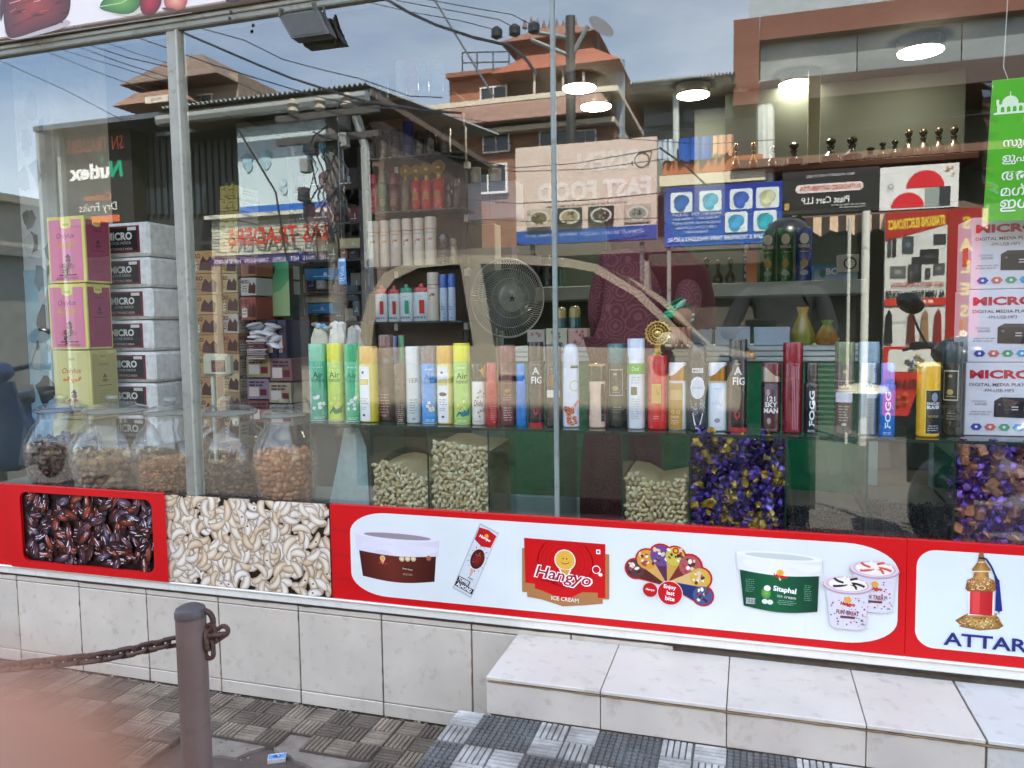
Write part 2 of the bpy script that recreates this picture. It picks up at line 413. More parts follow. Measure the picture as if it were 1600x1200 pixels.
# worn cement round the broken paving, with a ragged edge
def slab(name, pts, zt, zb, col, parent, m='st'):
    b = B(); R = random.Random(len(pts)*7); q = []
    for (a, c) in zip(pts, pts[1:]+pts[:1]):
        a, c = Vector(a), Vector(c); n = max(1, int((c-a).length/.03))
        for k in range(n): q.append(a+(c-a)*k/n+Vector((R.uniform(-.008, .008), R.uniform(-.008, .008))))
    top = [(p.x, p.y, zt) for p in q]; N = len(top); bot = [(p.x, p.y, zb) for p in q]
    b.mesh(top+bot, [tuple(range(N))]+[(i, (i+1) % N, (i+1) % N+N, i+N) for i in range(N)], col, m); return b.build(name, parent)
z2 = lambda x, y: tuple(PZ(300+x/3.478, 1040+y/3.478, 0))[:2]
slab('worn_cement', [z2(470, 320), z2(520, 352), z2(450, 425), z2(560, 500), z2(720, 556), z2(900, 640), z2(960, 500), z2(1100, 330)], -.011, -.03, '8a8074', pave)
slab('worn_cement', [z2(95, 470), z2(250, 470), z2(380, 430), z2(440, 400), z2(470, 330), z2(300, 250), z2(90, 250)], -.013, -.03, '8a8074', pave)
slab('broken_slab', [z2(990, 470), z2(900, 540), z2(800, 700), z2(1600, 900), z2(1700, 560)], -.008, -.03, '7a7168', pave)
b = B()
R = random.Random(3)
for i in range(170):                                  # grit and crumbs along the foot of the wall
    x = R.uniform(-2.6, -.7); y = -abs(R.gauss(0, .012))-.004; r = R.uniform(.0015, .0055)
    b.blob((x, y, -.002), (r*1.4, r, r*.7), R.choice(['4a4038', '6d5f50', '8b7d68', '9a8e80']), 'st', 5, 3, None, 0, .6)
for i in range(60):
    p = PZ(R.uniform(320, 640), R.uniform(1130, 1200), 0); r = R.uniform(.001, .003)
    b.blob((p.x, p.y, -.012), (r*1.4, r, r*.8), R.choice(['4a4038', '7d6f60', 'a59a8a']), 'st', 5, 3, None, 0, .6)
props(b.build('grit'), 'loose grit and crumbs along the foot of the tiled wall', 'grit', None, 'stuff')

# ------------------------------------------------------------------ shop building: plinth, step, frame, glass
TH = 'tiled shop plinth under the window'
shopwall = thing('shop_building', 'cream tiled shop front with a long glass window above its plinth', 'shop', (-.6, .1, 0))
def part(b, name, parent, label=None):
    o = b.build(name, parent)
    if label: o['label'] = label
    return o
b = B(); b.box((X0-5, .014, -.2), (X1+4, .16, .36), '8b8272', 'st'); plinth = part(b, 'plinth_wall', shopwall)
JX = [-2.655-.3*2, -2.655-.3, -2.655, -2.356, -2.051, -1.746, -1.429, -1.123, -.815, -.5, -.2]
for i in range(len(JX)-1):
    xa, xb = JX[i]+.0022, JX[i+1]-.0022
    for nm, za, zb in (('wall_tile', .047, .316), ('skirting_tile', .0, .044), ('edging_tile', .3195, .337)):
        b = B(); e = random.uniform(0, .0015); b.box((xa, -.002-e, za), (xb, .013, zb), shade('d5cbbc', random.uniform(.92, 1.03)), 'ti', .0018); part(b, nm, plinth)
b = B()
for i in range(1, len(JX)-1):                         # smeared brown grout standing in the joints
    R = random.Random(i); pts = []
    for k in range(16): pts.append((JX[i]+R.uniform(-.0016, .0016), .0015+R.uniform(-.0015, .001), .0+k*.0212))
    b.tube(pts, [R.uniform(.0018, .0038) for _ in pts], R.choice(['7d6a52', '8d7a60', '6a5a48']), 'st', 5)
props(part(b, 'grout', plinth), kind='stuff')
# step with its tiles
step = thing('entrance_step', 'cream tiled step below the ice cream banner', 'step', (0, -.15, .2))
b = B(); b.box((-.655, -.292, .05), (2.4, -.003, .3135), '8c7c66', 'st'); part(b, 'step_core', step)
SX = [-.663, -.356, -.0455, .266, .509, .82, 1.13, 1.44]
for i in range(len(SX)-1):
    c = shade('d3cabd' if i < 4 else 'cdcbc4', random.uniform(.97, 1.03)); g = .0012 if i != 4 else .004
    b = B(); b.box((SX[i]+(g if i else 0), -.302, .3145), (SX[i+1]-.0012, -.004, .3245), c, 'ti', .0016); part(b, 'tread_tile', step)
    b = B(); b.box((SX[i]+(g if i else 0), -.2995, .222), (SX[i+1]-.0012, -.2915, .3075), shade(c, random.uniform(.95, 1)), 'ti', .0012); part(b, 'riser_tile', step)
b = B(); R = random.Random(5)
pts = [(x*.02-.66, -.3005+R.uniform(-.001, .001), .311+R.uniform(-.0006, .0006)) for x in range(0, 100)]
b.tube(pts, [R.uniform(.0014, .003) for _ in pts], '8a7354', 'st', 5); part(b, 'mortar_line', step)
# platform with blue and white pavers
platform = thing('paved_platform', 'low platform paved with blue and white ribbed pavers in front of the step', 'platform', (.4, -.6, 0))
b = B(); b.box((-.668, -1.25, -.1), (2.4, -.3, .214), '6c665e', 'st'); part(b, 'platform_base', platform)
pb = paver_mesh('bebbb4', '6a6c6b', True)
for j in range(3):
    for i in range(10):
        x = -.593+.078+.312*i-.078-.078; y = -.274-.3135*j
        if x < -.7: continue
        if j == 0: y = -.3015+.0
        place(pb, 'paver', (x+.082, y, .2215), platform, 0, .002)
# sill
sill = thing('window_sill', 'white aluminium channel sill running under the printed panels', 'sill', (-.6, 0, .34))
b = B(); b.box((X0-4, -.012, .3465), (X1+3, .02, .3725), 'eceae0', 'pl', .003); b.box((X0-4, -.018, .3725), (X1+3, -.004, .379), 'f0eee4', 'pl', .0015); part(b, 'channel', sill)
b = B(); R = random.Random(8); pts = [(-3.4+x*.04, -.0035+R.uniform(-.0015, .0015), .3425+R.uniform(-.001, .001)) for x in range(0, 140)]
b.tube(pts, [R.uniform(.0035, .0052) for _ in pts], '3d3a37', 'st', 5); part(b, 'dark_sealant', sill)
# frame
frame = thing('window_frame', 'grey green aluminium frame with its mullions round the shop window', 'window frame', (-.6, 0, .69))
b = B(); b.box((X0-4, -.012, 2.243), (X1+2, .05, 2.282), '8b9188', 'mp', .004); b.box((X0-4, -.02, 2.262), (X1+2, -.012, 2.274), '9aa097', 'mp', .002); part(b, 'head_rail', frame)
b = B(); b.box((-1.853, -.008, .68), (-1.81, .028, 2.243), '8f9084', 'mp', .004); b.box((-1.812, -.014, .68), (-1.803, .03, 2.243), 'a3a598', 'mp', .002); part(b, 'mullion', frame)
b = B(); b.box((-.546, -.004, .68), (-.533, .016, 2.243), '7f8a86', 'mp', .003); part(b, 'mullion', frame)
b = B(); b.box((X0-.03, -.012, .36), (X0+.03, .05, 2.243), '99a39b', 'mp', .004); part(b, 'side_post', frame)
b = B(); b.box((X1-.03, -.012, .36), (X1+.03, .05, 2.243), '99a39b', 'mp', .004); part(b, 'side_post', frame)
b = B(); b.box((X0-.0, .004, .674), (X1, .03, .684), '2f4a45', 'pl', .002); part(b, 'bottom_bead', frame)
# window glass: each pane a plate; its street face mirrors the street
def window_glass():
    m, n, l, bs = nodes('window glass'); n.remove(bs)
    tr = n.new('ShaderNodeBsdfTransparent'); tr.inputs[0].default_value = (.975, .99, .983, 1)
    gl = n.new('ShaderNodeBsdfGlossy'); gl.inputs['Roughness'].default_value = 0.0; gl.inputs[0].default_value = (.97, 1, .99, 1)
    g = n.new('ShaderNodeNewGeometry'); lw = n.new('ShaderNodeLayerWeight'); lw.inputs[0].default_value = .5
    pw = n.new('ShaderNodeMath'); pw.operation = 'POWER'; pw.inputs[1].default_value = 4.5; l.new(lw.outputs['Facing'], pw.inputs[0])
    ma = n.new('ShaderNodeMath'); ma.operation = 'MULTIPLY_ADD'; ma.inputs[1].default_value = .8; ma.inputs[2].default_value = GLASS_R; l.new(pw.outputs[0], ma.inputs[0])
    nz_ = n.new('ShaderNodeTexNoise'); nz_.inputs['Scale'].default_value = 3.0; nz_.inputs['Detail'].default_value = 6
    l.new(g.outputs['Position'], nz_.inputs['Vector'])
    bp = n.new('ShaderNodeBump'); bp.inputs['Strength'].default_value = .004; bp.inputs['Distance'].default_value = .02
    n4 = n.new('ShaderNodeTexNoise'); n4.inputs['Scale'].default_value = 2.2; n4.inputs['Detail'].default_value = 0; l.new(g.outputs['Position'], n4.inputs['Vector'])
    l.new(n4.outputs['Fac'], bp.inputs['Height']); l.new(bp.outputs[0], gl.inputs['Normal'])
    iv = n.new('ShaderNodeMath'); iv.operation = 'SUBTRACT'; iv.inputs[0].default_value = 1; l.new(g.outputs['Backfacing'], iv.inputs[1])
    mm = n.new('ShaderNodeMath'); mm.operation = 'MULTIPLY'; l.new(ma.outputs[0], mm.inputs[0]); l.new(iv.outputs[0], mm.inputs[1])
    x = n.new('ShaderNodeMixShader'); l.new(mm.outputs[0], x.inputs[0]); l.new(tr.outputs[0], x.inputs[1]); l.new(gl.outputs[0], x.inputs[2])
    l.new(x.outputs[0], n['Material Output'].inputs[0]); return m
GLASS_R = .110
MAT['wg'] = window_glass()
for xa, xb, lb in ((X0+.03, -1.853, 'clear window pane left of the left mullion'), (-1.803, -.546, 'clear window pane between the two mullions'), (-.533, X1-.03, 'wide clear window pane right of the thin mullion')):
    b = B(); b.box((xa+.001, .004, .685), (xb-.001, .010, 2.242), 'ffffff', 'wg'); solo(b, 'shop_window', lb, 'window pane')
# unseen upper front and roof, height set for their shade; inner shop shell
b = B()
b.box((X0-5, -.005, 2.3), (X1+4, .12, 3.7), 'b8b2a6', 'wl'); part(b, 'upper_wall', shopwall)
b = B(); b.box((X0-5, -.45, 3.7), (X1+4, 7.4, 3.82), 'a39e94', 'st'); part(b, 'roof', shopwall)
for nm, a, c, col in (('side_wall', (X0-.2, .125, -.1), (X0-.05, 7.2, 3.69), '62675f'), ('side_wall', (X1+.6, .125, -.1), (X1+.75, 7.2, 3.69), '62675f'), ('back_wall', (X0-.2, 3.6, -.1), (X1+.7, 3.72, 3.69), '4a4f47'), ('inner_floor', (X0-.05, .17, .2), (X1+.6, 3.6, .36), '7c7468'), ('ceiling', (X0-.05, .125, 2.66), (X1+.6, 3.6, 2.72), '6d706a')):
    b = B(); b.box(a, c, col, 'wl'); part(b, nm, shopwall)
for a, c in (((X0-5, .14, -.1), (X0-.22, 7.2, 3.69)), ((X1+.77, .14, -.1), (X1+4, 7.2, 3.69)), ((X0-5, .0, .38), (X0-.04, .13, 2.29)), ((X1+.04, .0, .38), (X1+4, .13, 2.29))): b = B(); b.box(a, c, 'aaa498', 'wl'); part(b, 'side_bay', shopwall)
# fascia board with fruit prints
fas = thing('fascia_board', 'white fascia board printed with dates and fruit above the window', 'signboard', (-2, -.03, 2.3))
b = B(); b.box((X0-4, -.05, 2.284), (X1+2, -.008, 3.1), 'cfc8c4', 'pr', .004); part(b, 'board', fas)
b = B(); pr = Pr(b, plane((0, -.05, 0)))
def fxy(px, py): p = P(px, py, -.05); return (p.x, p.z)
def pp(pts): return [fxy(*p) for p in pts]
def smooth(pts, k=2):
    for _ in range(k):
        q = []
        for a, c in zip(pts, pts[1:]+pts[:1]): q += [(a[0]*.75+c[0]*.25, a[1]*.75+c[1]*.25), (a[0]*.25+c[0]*.75, a[1]*.25+c[1]*.75)]
        pts = q
    return pts
for c0, off in (('8c8078', 5), ): pr.poly(smooth(pp([(10, 62), (40, 60), (108, 42), (112, 30), (60, 30), (5, 40)])), 'a89e98')
pr.fan(smooth(pp([(4, 18), (10, 58), (22, 61), (60, 48), (104, 34), (112, 4), (108, -40), (60, -60), (10, -30)])), '8e2f22', '3c0d0a')
pr.fan(smooth(pp([(0, -10), (0, 40), (6, 20), (8, -10), (10, -40)])), '571a14', '2c0a08')
R = random.Random(4)
for i in range(26):
    x = R.uniform(14, 96); y = R.uniform(-10, 44); pr.line(pp([(x, y), (x+R.uniform(6, 18), y-R.uniform(2, 6))]), .0035, R.choice(['a84a38', '4a120e', '6b2018', 'c98a7a']))
pr.poly(smooth(pp([(165, 18), (200, 28), (225, 20), (240, 14), (200, 14)])), 'b5b0a0')
pr.fan(smooth(pp([(152, 11), (166, 18), (196, 24), (214, 18), (222, 0), (210, -30), (180, -20)])), '6a9a4c', '2f5c2a')
pr.line(pp([(155, 11), (190, 5), (225, -14)]), .003, '9cc07a')
pr.fan(smooth(pp([(218, 6), (222, 22), (232, 25), (246, 18), (254, 2), (250, -30), (222, -30)])), 'a82430', '5a0e14')
pr.fan(smooth(pp([(256, 6), (262, 14), (276, 17), (288, 14), (293, 2), (296, -25), (256, -25)])), 'd99a80', '9a4436')
pr.poly(smooth(pp([(250, 12), (262, 18), (282, 20), (270, 12)])), '5a3a34')
pr.fan(smooth(pp([(350, 2), (360, 4), (376, 1), (390, -8), (372, -20)])), '5a1f3a', '35122a')
pr.line(pp([(115, 42), (128, 43.5)]), .0025, '5a5048'); pr.line(pp([(0, 88-22), (300, 20)]), .0015, 'a89f9a')
part(b, 'fruit_print', fas)
b = B()
for px, py in ((361, 19), (359, 29)): p = P(px, py, -.052); b.lathe([(.006, 0), (.005, .003)], 10, '3a3a38', 'me', p, (0, -1, 0))
part(b, 'screw', fas)
# floodlight hanging under the head rail
p0 = P(474, 40, -.25); fl = thing('flood_lamp', 'dark square flood lamp hanging below the fascia board', 'lamp', p0)
b = B(); c = [P(434, 24, -.055), P(455, 60, -.055), P(515, 52, -.055), P(497, 14, -.055)]; n_ = Vector((0, .045, 0))
b.mesh(c+[q+n_ for q in c], [(0, 1, 2, 3), (4, 5, 6, 7), (0, 1, 5, 4), (1, 2, 6, 5), (2, 3, 7, 6), (3, 0, 4, 7)], '4a4d48', 'mp'); part(b, 'lamp_body', fl)
q = [c[i]*.88+(c[0]+c[1]+c[2]+c[3])*.03-Vector((0, .002, 0)) for i in range(4)]
b = B(); b.mesh(q, [(0, 1, 2, 3)], '33362f', 'mp'); part(b, 'lamp_glass', fl)
b = B(); b.tube([P(506, 10, -.03), P(508, 30, -.04), P(509, 38, -.05)], .004, '2c2c2a', 'mp', 6); part(b, 'bracket', fl); b = B(); b.tube([P(440, 14, -.06), P(438, 26, -.05)], .008, '4a4d48', 'mp', 6); part(b, 'bracket', fl); b = B(); b.tube([P(490, 4, -.06), P(494, 18, -.05)], .008, '4a4d48', 'mp', 6); part(b, 'bracket', fl)

# ------------------------------------------------------------------ printed panels under the window (flat prints)
ZS0, ZS1 = .3795, .6905
def sxy(px, py): p = P(px, py, -.012); return (p.x, p.z)
def panel(name, label, xa, xb, col):
    t = thing(name, label, 'sign panel', ((xa+xb)/2, 0, ZS0), 'printed panels under the shop window')
    b = B(); b.box((xa, -.012, ZS0), (xb, .003, ZS1), col, 'pr', .0012); part(b, 'panel_sheet', t); return t
RED = 'd01016'
xd, xc, xi, xa_ = sxy(258, 830)[0], sxy(516, 830)[0], sxy(1416, 930)[0], X1+.3
tp = panel('date_sign', 'red panel printed with a photo of glossy brown dates', X0-1.2, xd-.0006, RED)
b = B(); pr = Pr(b, plane((0, -.012, 0)), dl=.0000035)
xl, xr = sxy(38, 830)[0], sxy(243, 845)[0]; zl, zh = .408, .668
pr.rr(xl, zl, xr, zh, .03, '120608')
R = random.Random(11)
def inside(u, v, m=.014): return xl+m < u < xr-m and zl+m < v < zh-m and not (min(u-xl, xr-u) < .028 and min(v-zl, zh-v) < .028 and min(u-xl, xr-u)+min(v-zl, zh-v) < .045)
for i in range(240):
    u = R.uniform(xl, xr); v = R.uniform(zl, zh)
    if not inside(u, v): continue
    a = R.uniform(.030, .043); w_ = R.uniform(.0125, .018); rot = R.choice([R.gauss(1.4, .35), R.gauss(0, .5), R.uniform(0, pi)])
    cin = R.choice(['7a2e24', '8d3a22', '9a4a34', '5a2b28', 'a84a2a', '6a4450', '7b6678', '4a1c20'])
    pr.ell(u, v, a, w_, '10060a', 14, rot, cin)
    c_, s_ = cos(rot), sin(rot)
    for k in range(R.randint(4, 9)):
        y = R.uniform(-.7, .7)*w_; x = R.uniform(-.6, .3)*a; L = R.uniform(.25, .6)*a; th = R.uniform(.0011, .0032)
        q = [(x, y), (x+L*.5, y+R.uniform(-.0025, .0025)), (x+L, y*.8)]
        pr.line([(u+p*c_-r_*s_, v+p*s_+r_*c_) for p, r_ in q], th, R.choice(['c9c6dc', 'ada3b8', 'f0ecf6', '8a6a6c', 'c98a78', '2a1012', 'b4604a', 'e4e2ee']))
for (u0_, v0_, u1_, v1_) in ((xl-.06, zl-.028, xl, zh+.0215), (xr, zl-.028, xr+.058, zh+.0215), (xl, zl-.028, xr, zl), (xl, zh, xr, zh+.0215)): pr.rect(u0_, v0_, u1_, v1_, RED)
for (cu_, cv_, a0) in ((xr-.03, zh-.03, 0), (xl+.03, zh-.03, 1), (xl+.03, zl+.03, 2), (xr-.03, zl+.03, 3)):
    su, sv = (1 if a0 in (0, 3) else -1), (1 if a0 < 2 else -1); arc = [(cu_+.03*cos(a0*pi/2+pi/2*k/6), cv_+.03*sin(a0*pi/2+pi/2*k/6)) for k in range(7)]
    for k in range(6): pr.poly([(cu_+su*.0305, cv_+sv*.0305), arc[k], arc[k+1]], RED)
part(b, 'date_photo', tp)
tp = panel('cashew_sign', 'panel printed with a close photo of pale cashew nuts', xd, xc-.0006, '24170f')
b = B(); pr = Pr(b, plane((0, -.012, 0)), dl=.000006); R = random.Random(5)
def kidney(pr, u, v, L, wd, bend, rot, cin, cout, cl):
    """printed nut: bent strip, light down the middle; clipped to the panel by cl"""
    n = 9; w = pr.w(); vs = []; cs = []; c_, s_ = cos(rot), sin(rot); rad = L/bend
    rows = 5
    for i in range(n+1):
        t = -1+2*i/n; a = t*bend/2; wid = wd*sqrt(max(0.0, 1-abs(t)**2.6))*(1+.12*t)
        for j in range(rows):
            e = -1+2*j/(rows-1); r_ = rad+wid*e
            x, y = r_*sin(a), r_*cos(a)-rad
            X = u+x*c_-y*s_; Y = v+x*s_+y*c_
            X = min(max(X, cl[0]), cl[2]); Y = min(max(Y, cl[1]), cl[3])
            vs.append(pr.fn(X, Y, w)); k = (1-e*e)*(1-.35*abs(t)); hl = max(0, 1-abs(e-.35*cos(rot))*1.6)
            cs.append(mixc(mixc(cout, cin, min(1, .15+k)), 'fdf8ee', .55*hl*(1-abs(t))))
    fs = [(i*rows+j, (i+1)*rows+j, (i+1)*rows+j+1, i*rows+j+1) for i in range(n) for j in range(rows-1)]
    pr.b.mesh(vs, fs, None, pr.m, False, cs)
cl = (xd+.001, ZS0+.001, xc-.002, ZS1-.001)
for i in range(420):
    u = R.uniform(xd, xc); v = R.uniform(ZS0, ZS1); L = R.uniform(.062, .088)
    big = R.random()
    ti = R.choice(['ece0cc', 'e3d3b8', 'dcc6a6', 'efe6d8', 'd8bd98', 'e6d9c8'])
    kidney(pr, u, v, L, R.uniform(.0125, .0165), R.uniform(1.3, 2.7), R.uniform(0, 2*pi), ti, R.choice(['6d5138', '83664a', '5d4534', '8f7355']), cl)
    if R.random() < .1: pr.ell(min(max(u, cl[0]+.01), cl[2]-.01), min(max(v, cl[1]+.01), cl[3]-.01), .004, .003, '3a261a', 8)
part(b, 'cashew_photo', tp)

# the ice cream banner
tp = panel('ice_cream_sign', 'long red and white banner of ice cream tubs, cones and cups', xc, xi-.0006, RED)
b = B(); pr = Pr(b, plane((0, -.012, 0)), dl=.000012)
def spp(pts): return [sxy(*p) for p in pts]
xl, xr = sxy(548, 860)[0], sxy(1403, 930)[0]; zl, zh = .4015, .6715; r_ = .11
pts = []
for (cx, cz, a0) in ((xr-.13, zh-.07, 0), (xl+.13, zh-.07, pi/2), (xl+.13, zl+.07, pi), (xr-.13, zl+.07, 1.5*pi)):
    pts += [(cx+.13*cos(a0+pi/2*i/9), cz+.07*sin(a0+pi/2*i/9)) for i in range(10)]
pr.poly(pts, 'e2e8e7')
for px in (790, 1080, 1260): u = sxy(px, 900)[0]; pr.rect(u, zl, u+.0008, zh, 'd5dcdc')
for z_ in (.44, .52, .6): pr.rect(xc+.002, z_, xl-.004, z_+.012, 'c4141a')
def logo(pr, px, py, s, txt=True):
    """round smiling scoop on a cone with the lettering across"""
    u, v = sxy(px, py)
    pr.ell(u, v+.012*s, .0285*s, .0285*s, 'f6ead8', 22); pr.ell(u, v+.012*s, .0255*s, .0255*s, 'e9b545', 22)
    pr.poly([(u-.017*s, v-.012*s), (u+.017*s, v-.012*s), (u+.003*s, v-.047*s), (u-.003*s, v-.047*s)], 'f6ead8')
    pr.poly([(u-.0125*s, v-.013*s), (u+.0125*s, v-.013*s), (u, v-.044*s)], 'dba04a')
    for d in (-1, 1): pr.ell(u+d*.0048*s, v+.016*s, .002*s, .0022*s, '7a2a14', 8)
    pr.line([(u+.012*s*sin(a), v+.012*s-.010*s*cos(a)) for a in [(-1.1+.22*k) for k in range(11)]], .0018*s, '7a2a14')
# tub 1
def tub(pr, x0, x1, ytop, ylid, ybase, body, body2, lid, top, seed):
    c = (x0+x1)/2
    def q(px, py): return sxy(px, py)
    sl = .085
    f = lambda x, y: sxy(x, y+sl*(x-c))
    w = x1-x0
    def strip(ya, yb, xa0, xa1, xb0, xb1, ca, cb, curve=0):
        n = 14; wv = pr.w(); vs = []; cs = []
        for i in range(n+1):
            t = i/n; e = sin(pi*t)*curve
            xa = xa0+(xa1-xa0)*t; xb = xb0+(xb1-xb0)*t
            vs += [pr.fn(*f(xb, yb+e), wv), pr.fn(*f(xa, ya+e), wv)]; k = mixc(ca, cb, abs(t-.42)*1.7); cs += [k, k]
        pr.b.mesh(vs, [(2*i, 2*i+2, 2*i+3, 2*i+1) for i in range(n)], None, pr.m, False, cs)
    strip(ylid-2, ybase, x0+5, x1-5, x0+12, x1-8, body, body2, 6)
    strip(ytop+6, ylid+6, x0, x1, x0+2, x1-2, lid, shade(lid, .86), 5)
    pts = [f(c+w/2*cos(a), ytop+7+7*sin(a)) for a in [2*pi*i/24 for i in range(24)]]; pr.poly(pts, lid)
    pts = [f(c+w/2.5*cos(a), ytop+7+4.4*sin(a)) for a in [2*pi*i/24 for i in range(24)]]; pr.poly(pts, top)
    return f
f = tub(pr, 555, 687, 831, 858, 904, '6b2a1e', '3a1410', 'e8e4ee', '9a8f94', 1)
pr.poly([f(*p) for p in [(566, 858), (585, 855), (610, 853), (640, 856), (664, 866), (684, 856), (684, 850), (566, 850)]], 'e4e0ea')
for k in range(7): u, v = f(598, 878); pr.ring(u, v, .006+.006*k, .0066+.006*k, '7c3a2c', 20, .8)
logo(pr, 598, 874, .32); u, v = sxy(599, 880); pr.text('Hangyo', u, v, .011, 'd02028', .032, -.06, bold=.03, shear=.2)
for dx in (-9, 0, 9): u, v = sxy(637+dx, 873); pr.ell(u, v, .009, .0085, 'ead9b4', 14); pr.ring(u, v, .0055, .007, 'b08a58', 12)
u, v = sxy(637, 889); pr.rect(u-.02, v-.004, u+.02, v+.005, '2c0e0c'); pr.text('Roasted Almond', u, v, .0058, 'f0e0c8', .034, -.07, shear=.2)
u, v = sxy(637, 896); pr.lines(u, v-.002, .036, 2, .0035, 'caa88c', .35)
u, v = sxy(670, 872); pr.ell(u, v, .008, .008, 'b0623a', 14)
# wrapped stick bar
u, v = sxy(743, 876); rt = -.42
def rq(x, y): return (u+x*cos(rt)-y*sin(rt), v+x*sin(rt)+y*cos(rt))
pr.poly([rq(-.033, -.115), rq(.033, -.115), rq(.033, .115), rq(-.033, .115)], 'b9bec2')
pr.poly([rq(-.029, -.11), rq(.031, -.11), rq(.031, .11), rq(-.029, .11)], 'd5dadd')
pr.poly([rq(-.028, .06), rq(0, .05), rq(.028, .06), rq(.03, .102), rq(0, .108), rq(-.029, .102)], 'c0141c')
pr.text('Hangyo', *rq(0, .078), .012, 'ffffff', .044, rt, bold=.03, shear=.2); pr.ell(*rq(.002, .087), .007, .007, 'e9a53a', 12)
pr.ell(*rq(.004, .008), .0215, .033, '3f0f10', 22, rt, '8a2420'); pr.poly([rq(-.002, -.028), rq(.008, -.028), rq(.006, -.052), rq(0, -.052)], 'dba49a')
for k in range(14):
    a = 2*pi*k/14; pr.line([rq(.004+.025*cos(a), .008+.037*sin(a)), rq(.004+.031*cos(a), .008+.044*sin(a))], .0022, ['e2b060', 'b8a08a', '7d6a5a'][k % 3])
R = random.Random(2)
for k in range(22): pr.ell(*rq(.004+R.uniform(-.015, .015), .008+R.uniform(-.022, .022)), .0016, .0012, R.choice(['b84a40', '5a1614', 'c98a7a']), 6)
pr.poly([rq(-.03, -.068), rq(.012, -.068), rq(.012, -.085), rq(-.03, -.085)], '1c1412'); pr.text('TOFFEE', *rq(-.009, -.0765), .012, 'ffffff', .036, rt, bold=.03)
pr.poly([rq(-.03, -.086), rq(.031, -.086), rq(.031, -.103), rq(-.03, -.103)], '1c1412'); pr.text('ALMOND', *rq(0, -.0945), .013, 'ffffff', .052, rt, bold=.03)
pr.text('Real', *rq(.008, -.058), .007, '3a3a3a', .02, rt, shear=.2)
# emblem
pr.poly(spp([(816, 856), (816, 924), (824, 925), (824, 932), (846, 936), (880, 947), (916, 945), (942, 943), (942, 936), (952, 936), (952, 866)]), 'b07a48')
pr.poly(spp([(819, 840), (946, 850), (946, 934), (934, 934), (934, 926), (910, 925), (884, 938), (846, 922), (836, 919), (836, 912), (821, 910)]), RED)
u, v = sxy(883, 878); e0_, e1_, e2_ = sxy(821, 880)[0], sxy(944, 880)[0], min(sxy(821, 842)[1], sxy(944, 852)[1])-.001
for k in range(6):
    a0, a1 = .034+.012*k, .0365+.012*k
    pr.b.mesh([pr.fn(max(min(u+r_*cos(a), e1_), e0_), max(min(v+r_*sin(a)*.9, e2_+(u+r_*cos(a)-u)*-.0), .47), 1.2e-5*(pr.k+1)) for a in [2*pi*i/26 for i in range(26)] for r_ in (min(a0, .082), min(a1, .084))], [(2*i, 2*i+1, (2*i+3) % 52, (2*i+2) % 52) for i in range(26)], 'b80f18', pr.m)
pr.k += 2
logo(pr, 883, 882, 1.12)
u, v = sxy(880, 902)
pr.text('Hangyo', u, v, .052, 'ffffff', None, -.10, bold=.06, shear=.2, wfix=.178); pr.text('Hangyo', u, v, .046, 'a80e18', None, -.10, bold=.012, shear=.2, wfix=.168)
u, v = sxy(932, 892); pr.ring(u, v+.004, .010, .0125, 'ffffff', 14); pr.ell(u+.012, v-.01, .006, .005, 'ffffff', 10)
u, v = sxy(858, 908); pr.text('Share a smile.', u, v, .0075, '1c1c1c', .05, -.1)
u, v = sxy(883, 936); pr.text('ICE CREAM', u, v, .0125, 'f4ead8', .1, -.02, bold=.02)
u, v = sxy(935, 862); pr.rect(u-.006, v-.0065, u+.006, v+.0065, 'ffffff'); pr.ell(u, v, .0038, .0038, '0e7a3c', 12)
# fan of cones
fan_ = [(993, 888, 14, '5a3a40', 2.6), (1011, 874, 15, 'd99a3a', 2.2), (1033, 868, 16, '6d4a88', 1.75), (1055, 869, 14, 'c8c04a', 1.35), (1078, 884, 16, 'b0585a', .85), (1094, 903, 15, 'd8b04a', .35), (1098, 930, 14, '4a5a8a', -.25)]
cu, cv = sxy(1047, 912)
for g_, cc in ((1.18, 'c4161e'), (1.0, None)):
    for px, py, r_, c_, an in fan_:
        u, v = sxy(px, py); rr_ = r_*.0019*g_
        L = sqrt((u-cu)**2+(v-cv)**2); dx, dy = (u-cu)/L, (v-cv)/L
        pr.poly([(u-dy*rr_*.9, v+dx*rr_*.9), (u+dy*rr_*.9, v-dx*rr_*.9), (cu+dy*.008*g_, cv-dx*.008*g_), (cu-dy*.008*g_, cv+dx*.008*g_)], cc or ['5a2a22', 'd8a860', '5a3050', 'd0a050', '7a3028', 'dab878', '27356a'][fan_.index((px, py, r_, c_, an))])
        pr.ell(u, v, rr_, rr_, cc or c_, 18)
        if not cc:
            R = random.Random(px)
            for k in range(12): pr.ell(u+R.uniform(-.7, .7)*rr_, v+R.uniform(-.6, .7)*rr_, rr_*R.uniform(.12, .3), rr_*R.uniform(.1, .2), R.choice(['f4ead8', '4a2620', 'e0c8a8', 'a8404a', '6d3a30']), 8, R.uniform(0, 3))
u, v = sxy(1056, 860); pr.ring(u, v, .005, .009, 'c4161e')
u, v = sxy(1016, 921); pr.ell(u, v, .022, .022, 'd8d4d4', 20); pr.ell(u, v, .0205, .0205, 'c4161e', 20); pr.text('Hangyo', u, v, .008, 'ffffff', .028, -.1, bold=.03, shear=.2)
u, v = sxy(1047, 926); pr.ell(u, v, .0355, .0355, 'f4f0f0', 24); pr.ell(u, v, .034, .034, 'c8161e', 24)
pr.text('Enjoy', u, v+.016, .015, 'ffffff', .05, -.08, bold=.02); pr.text('last', u+.002, v, .012, 'ffffff', .032, -.08, bold=.02); pr.text('bite', u, v-.016, .013, 'ffffff', .036, -.08, bold=.02)
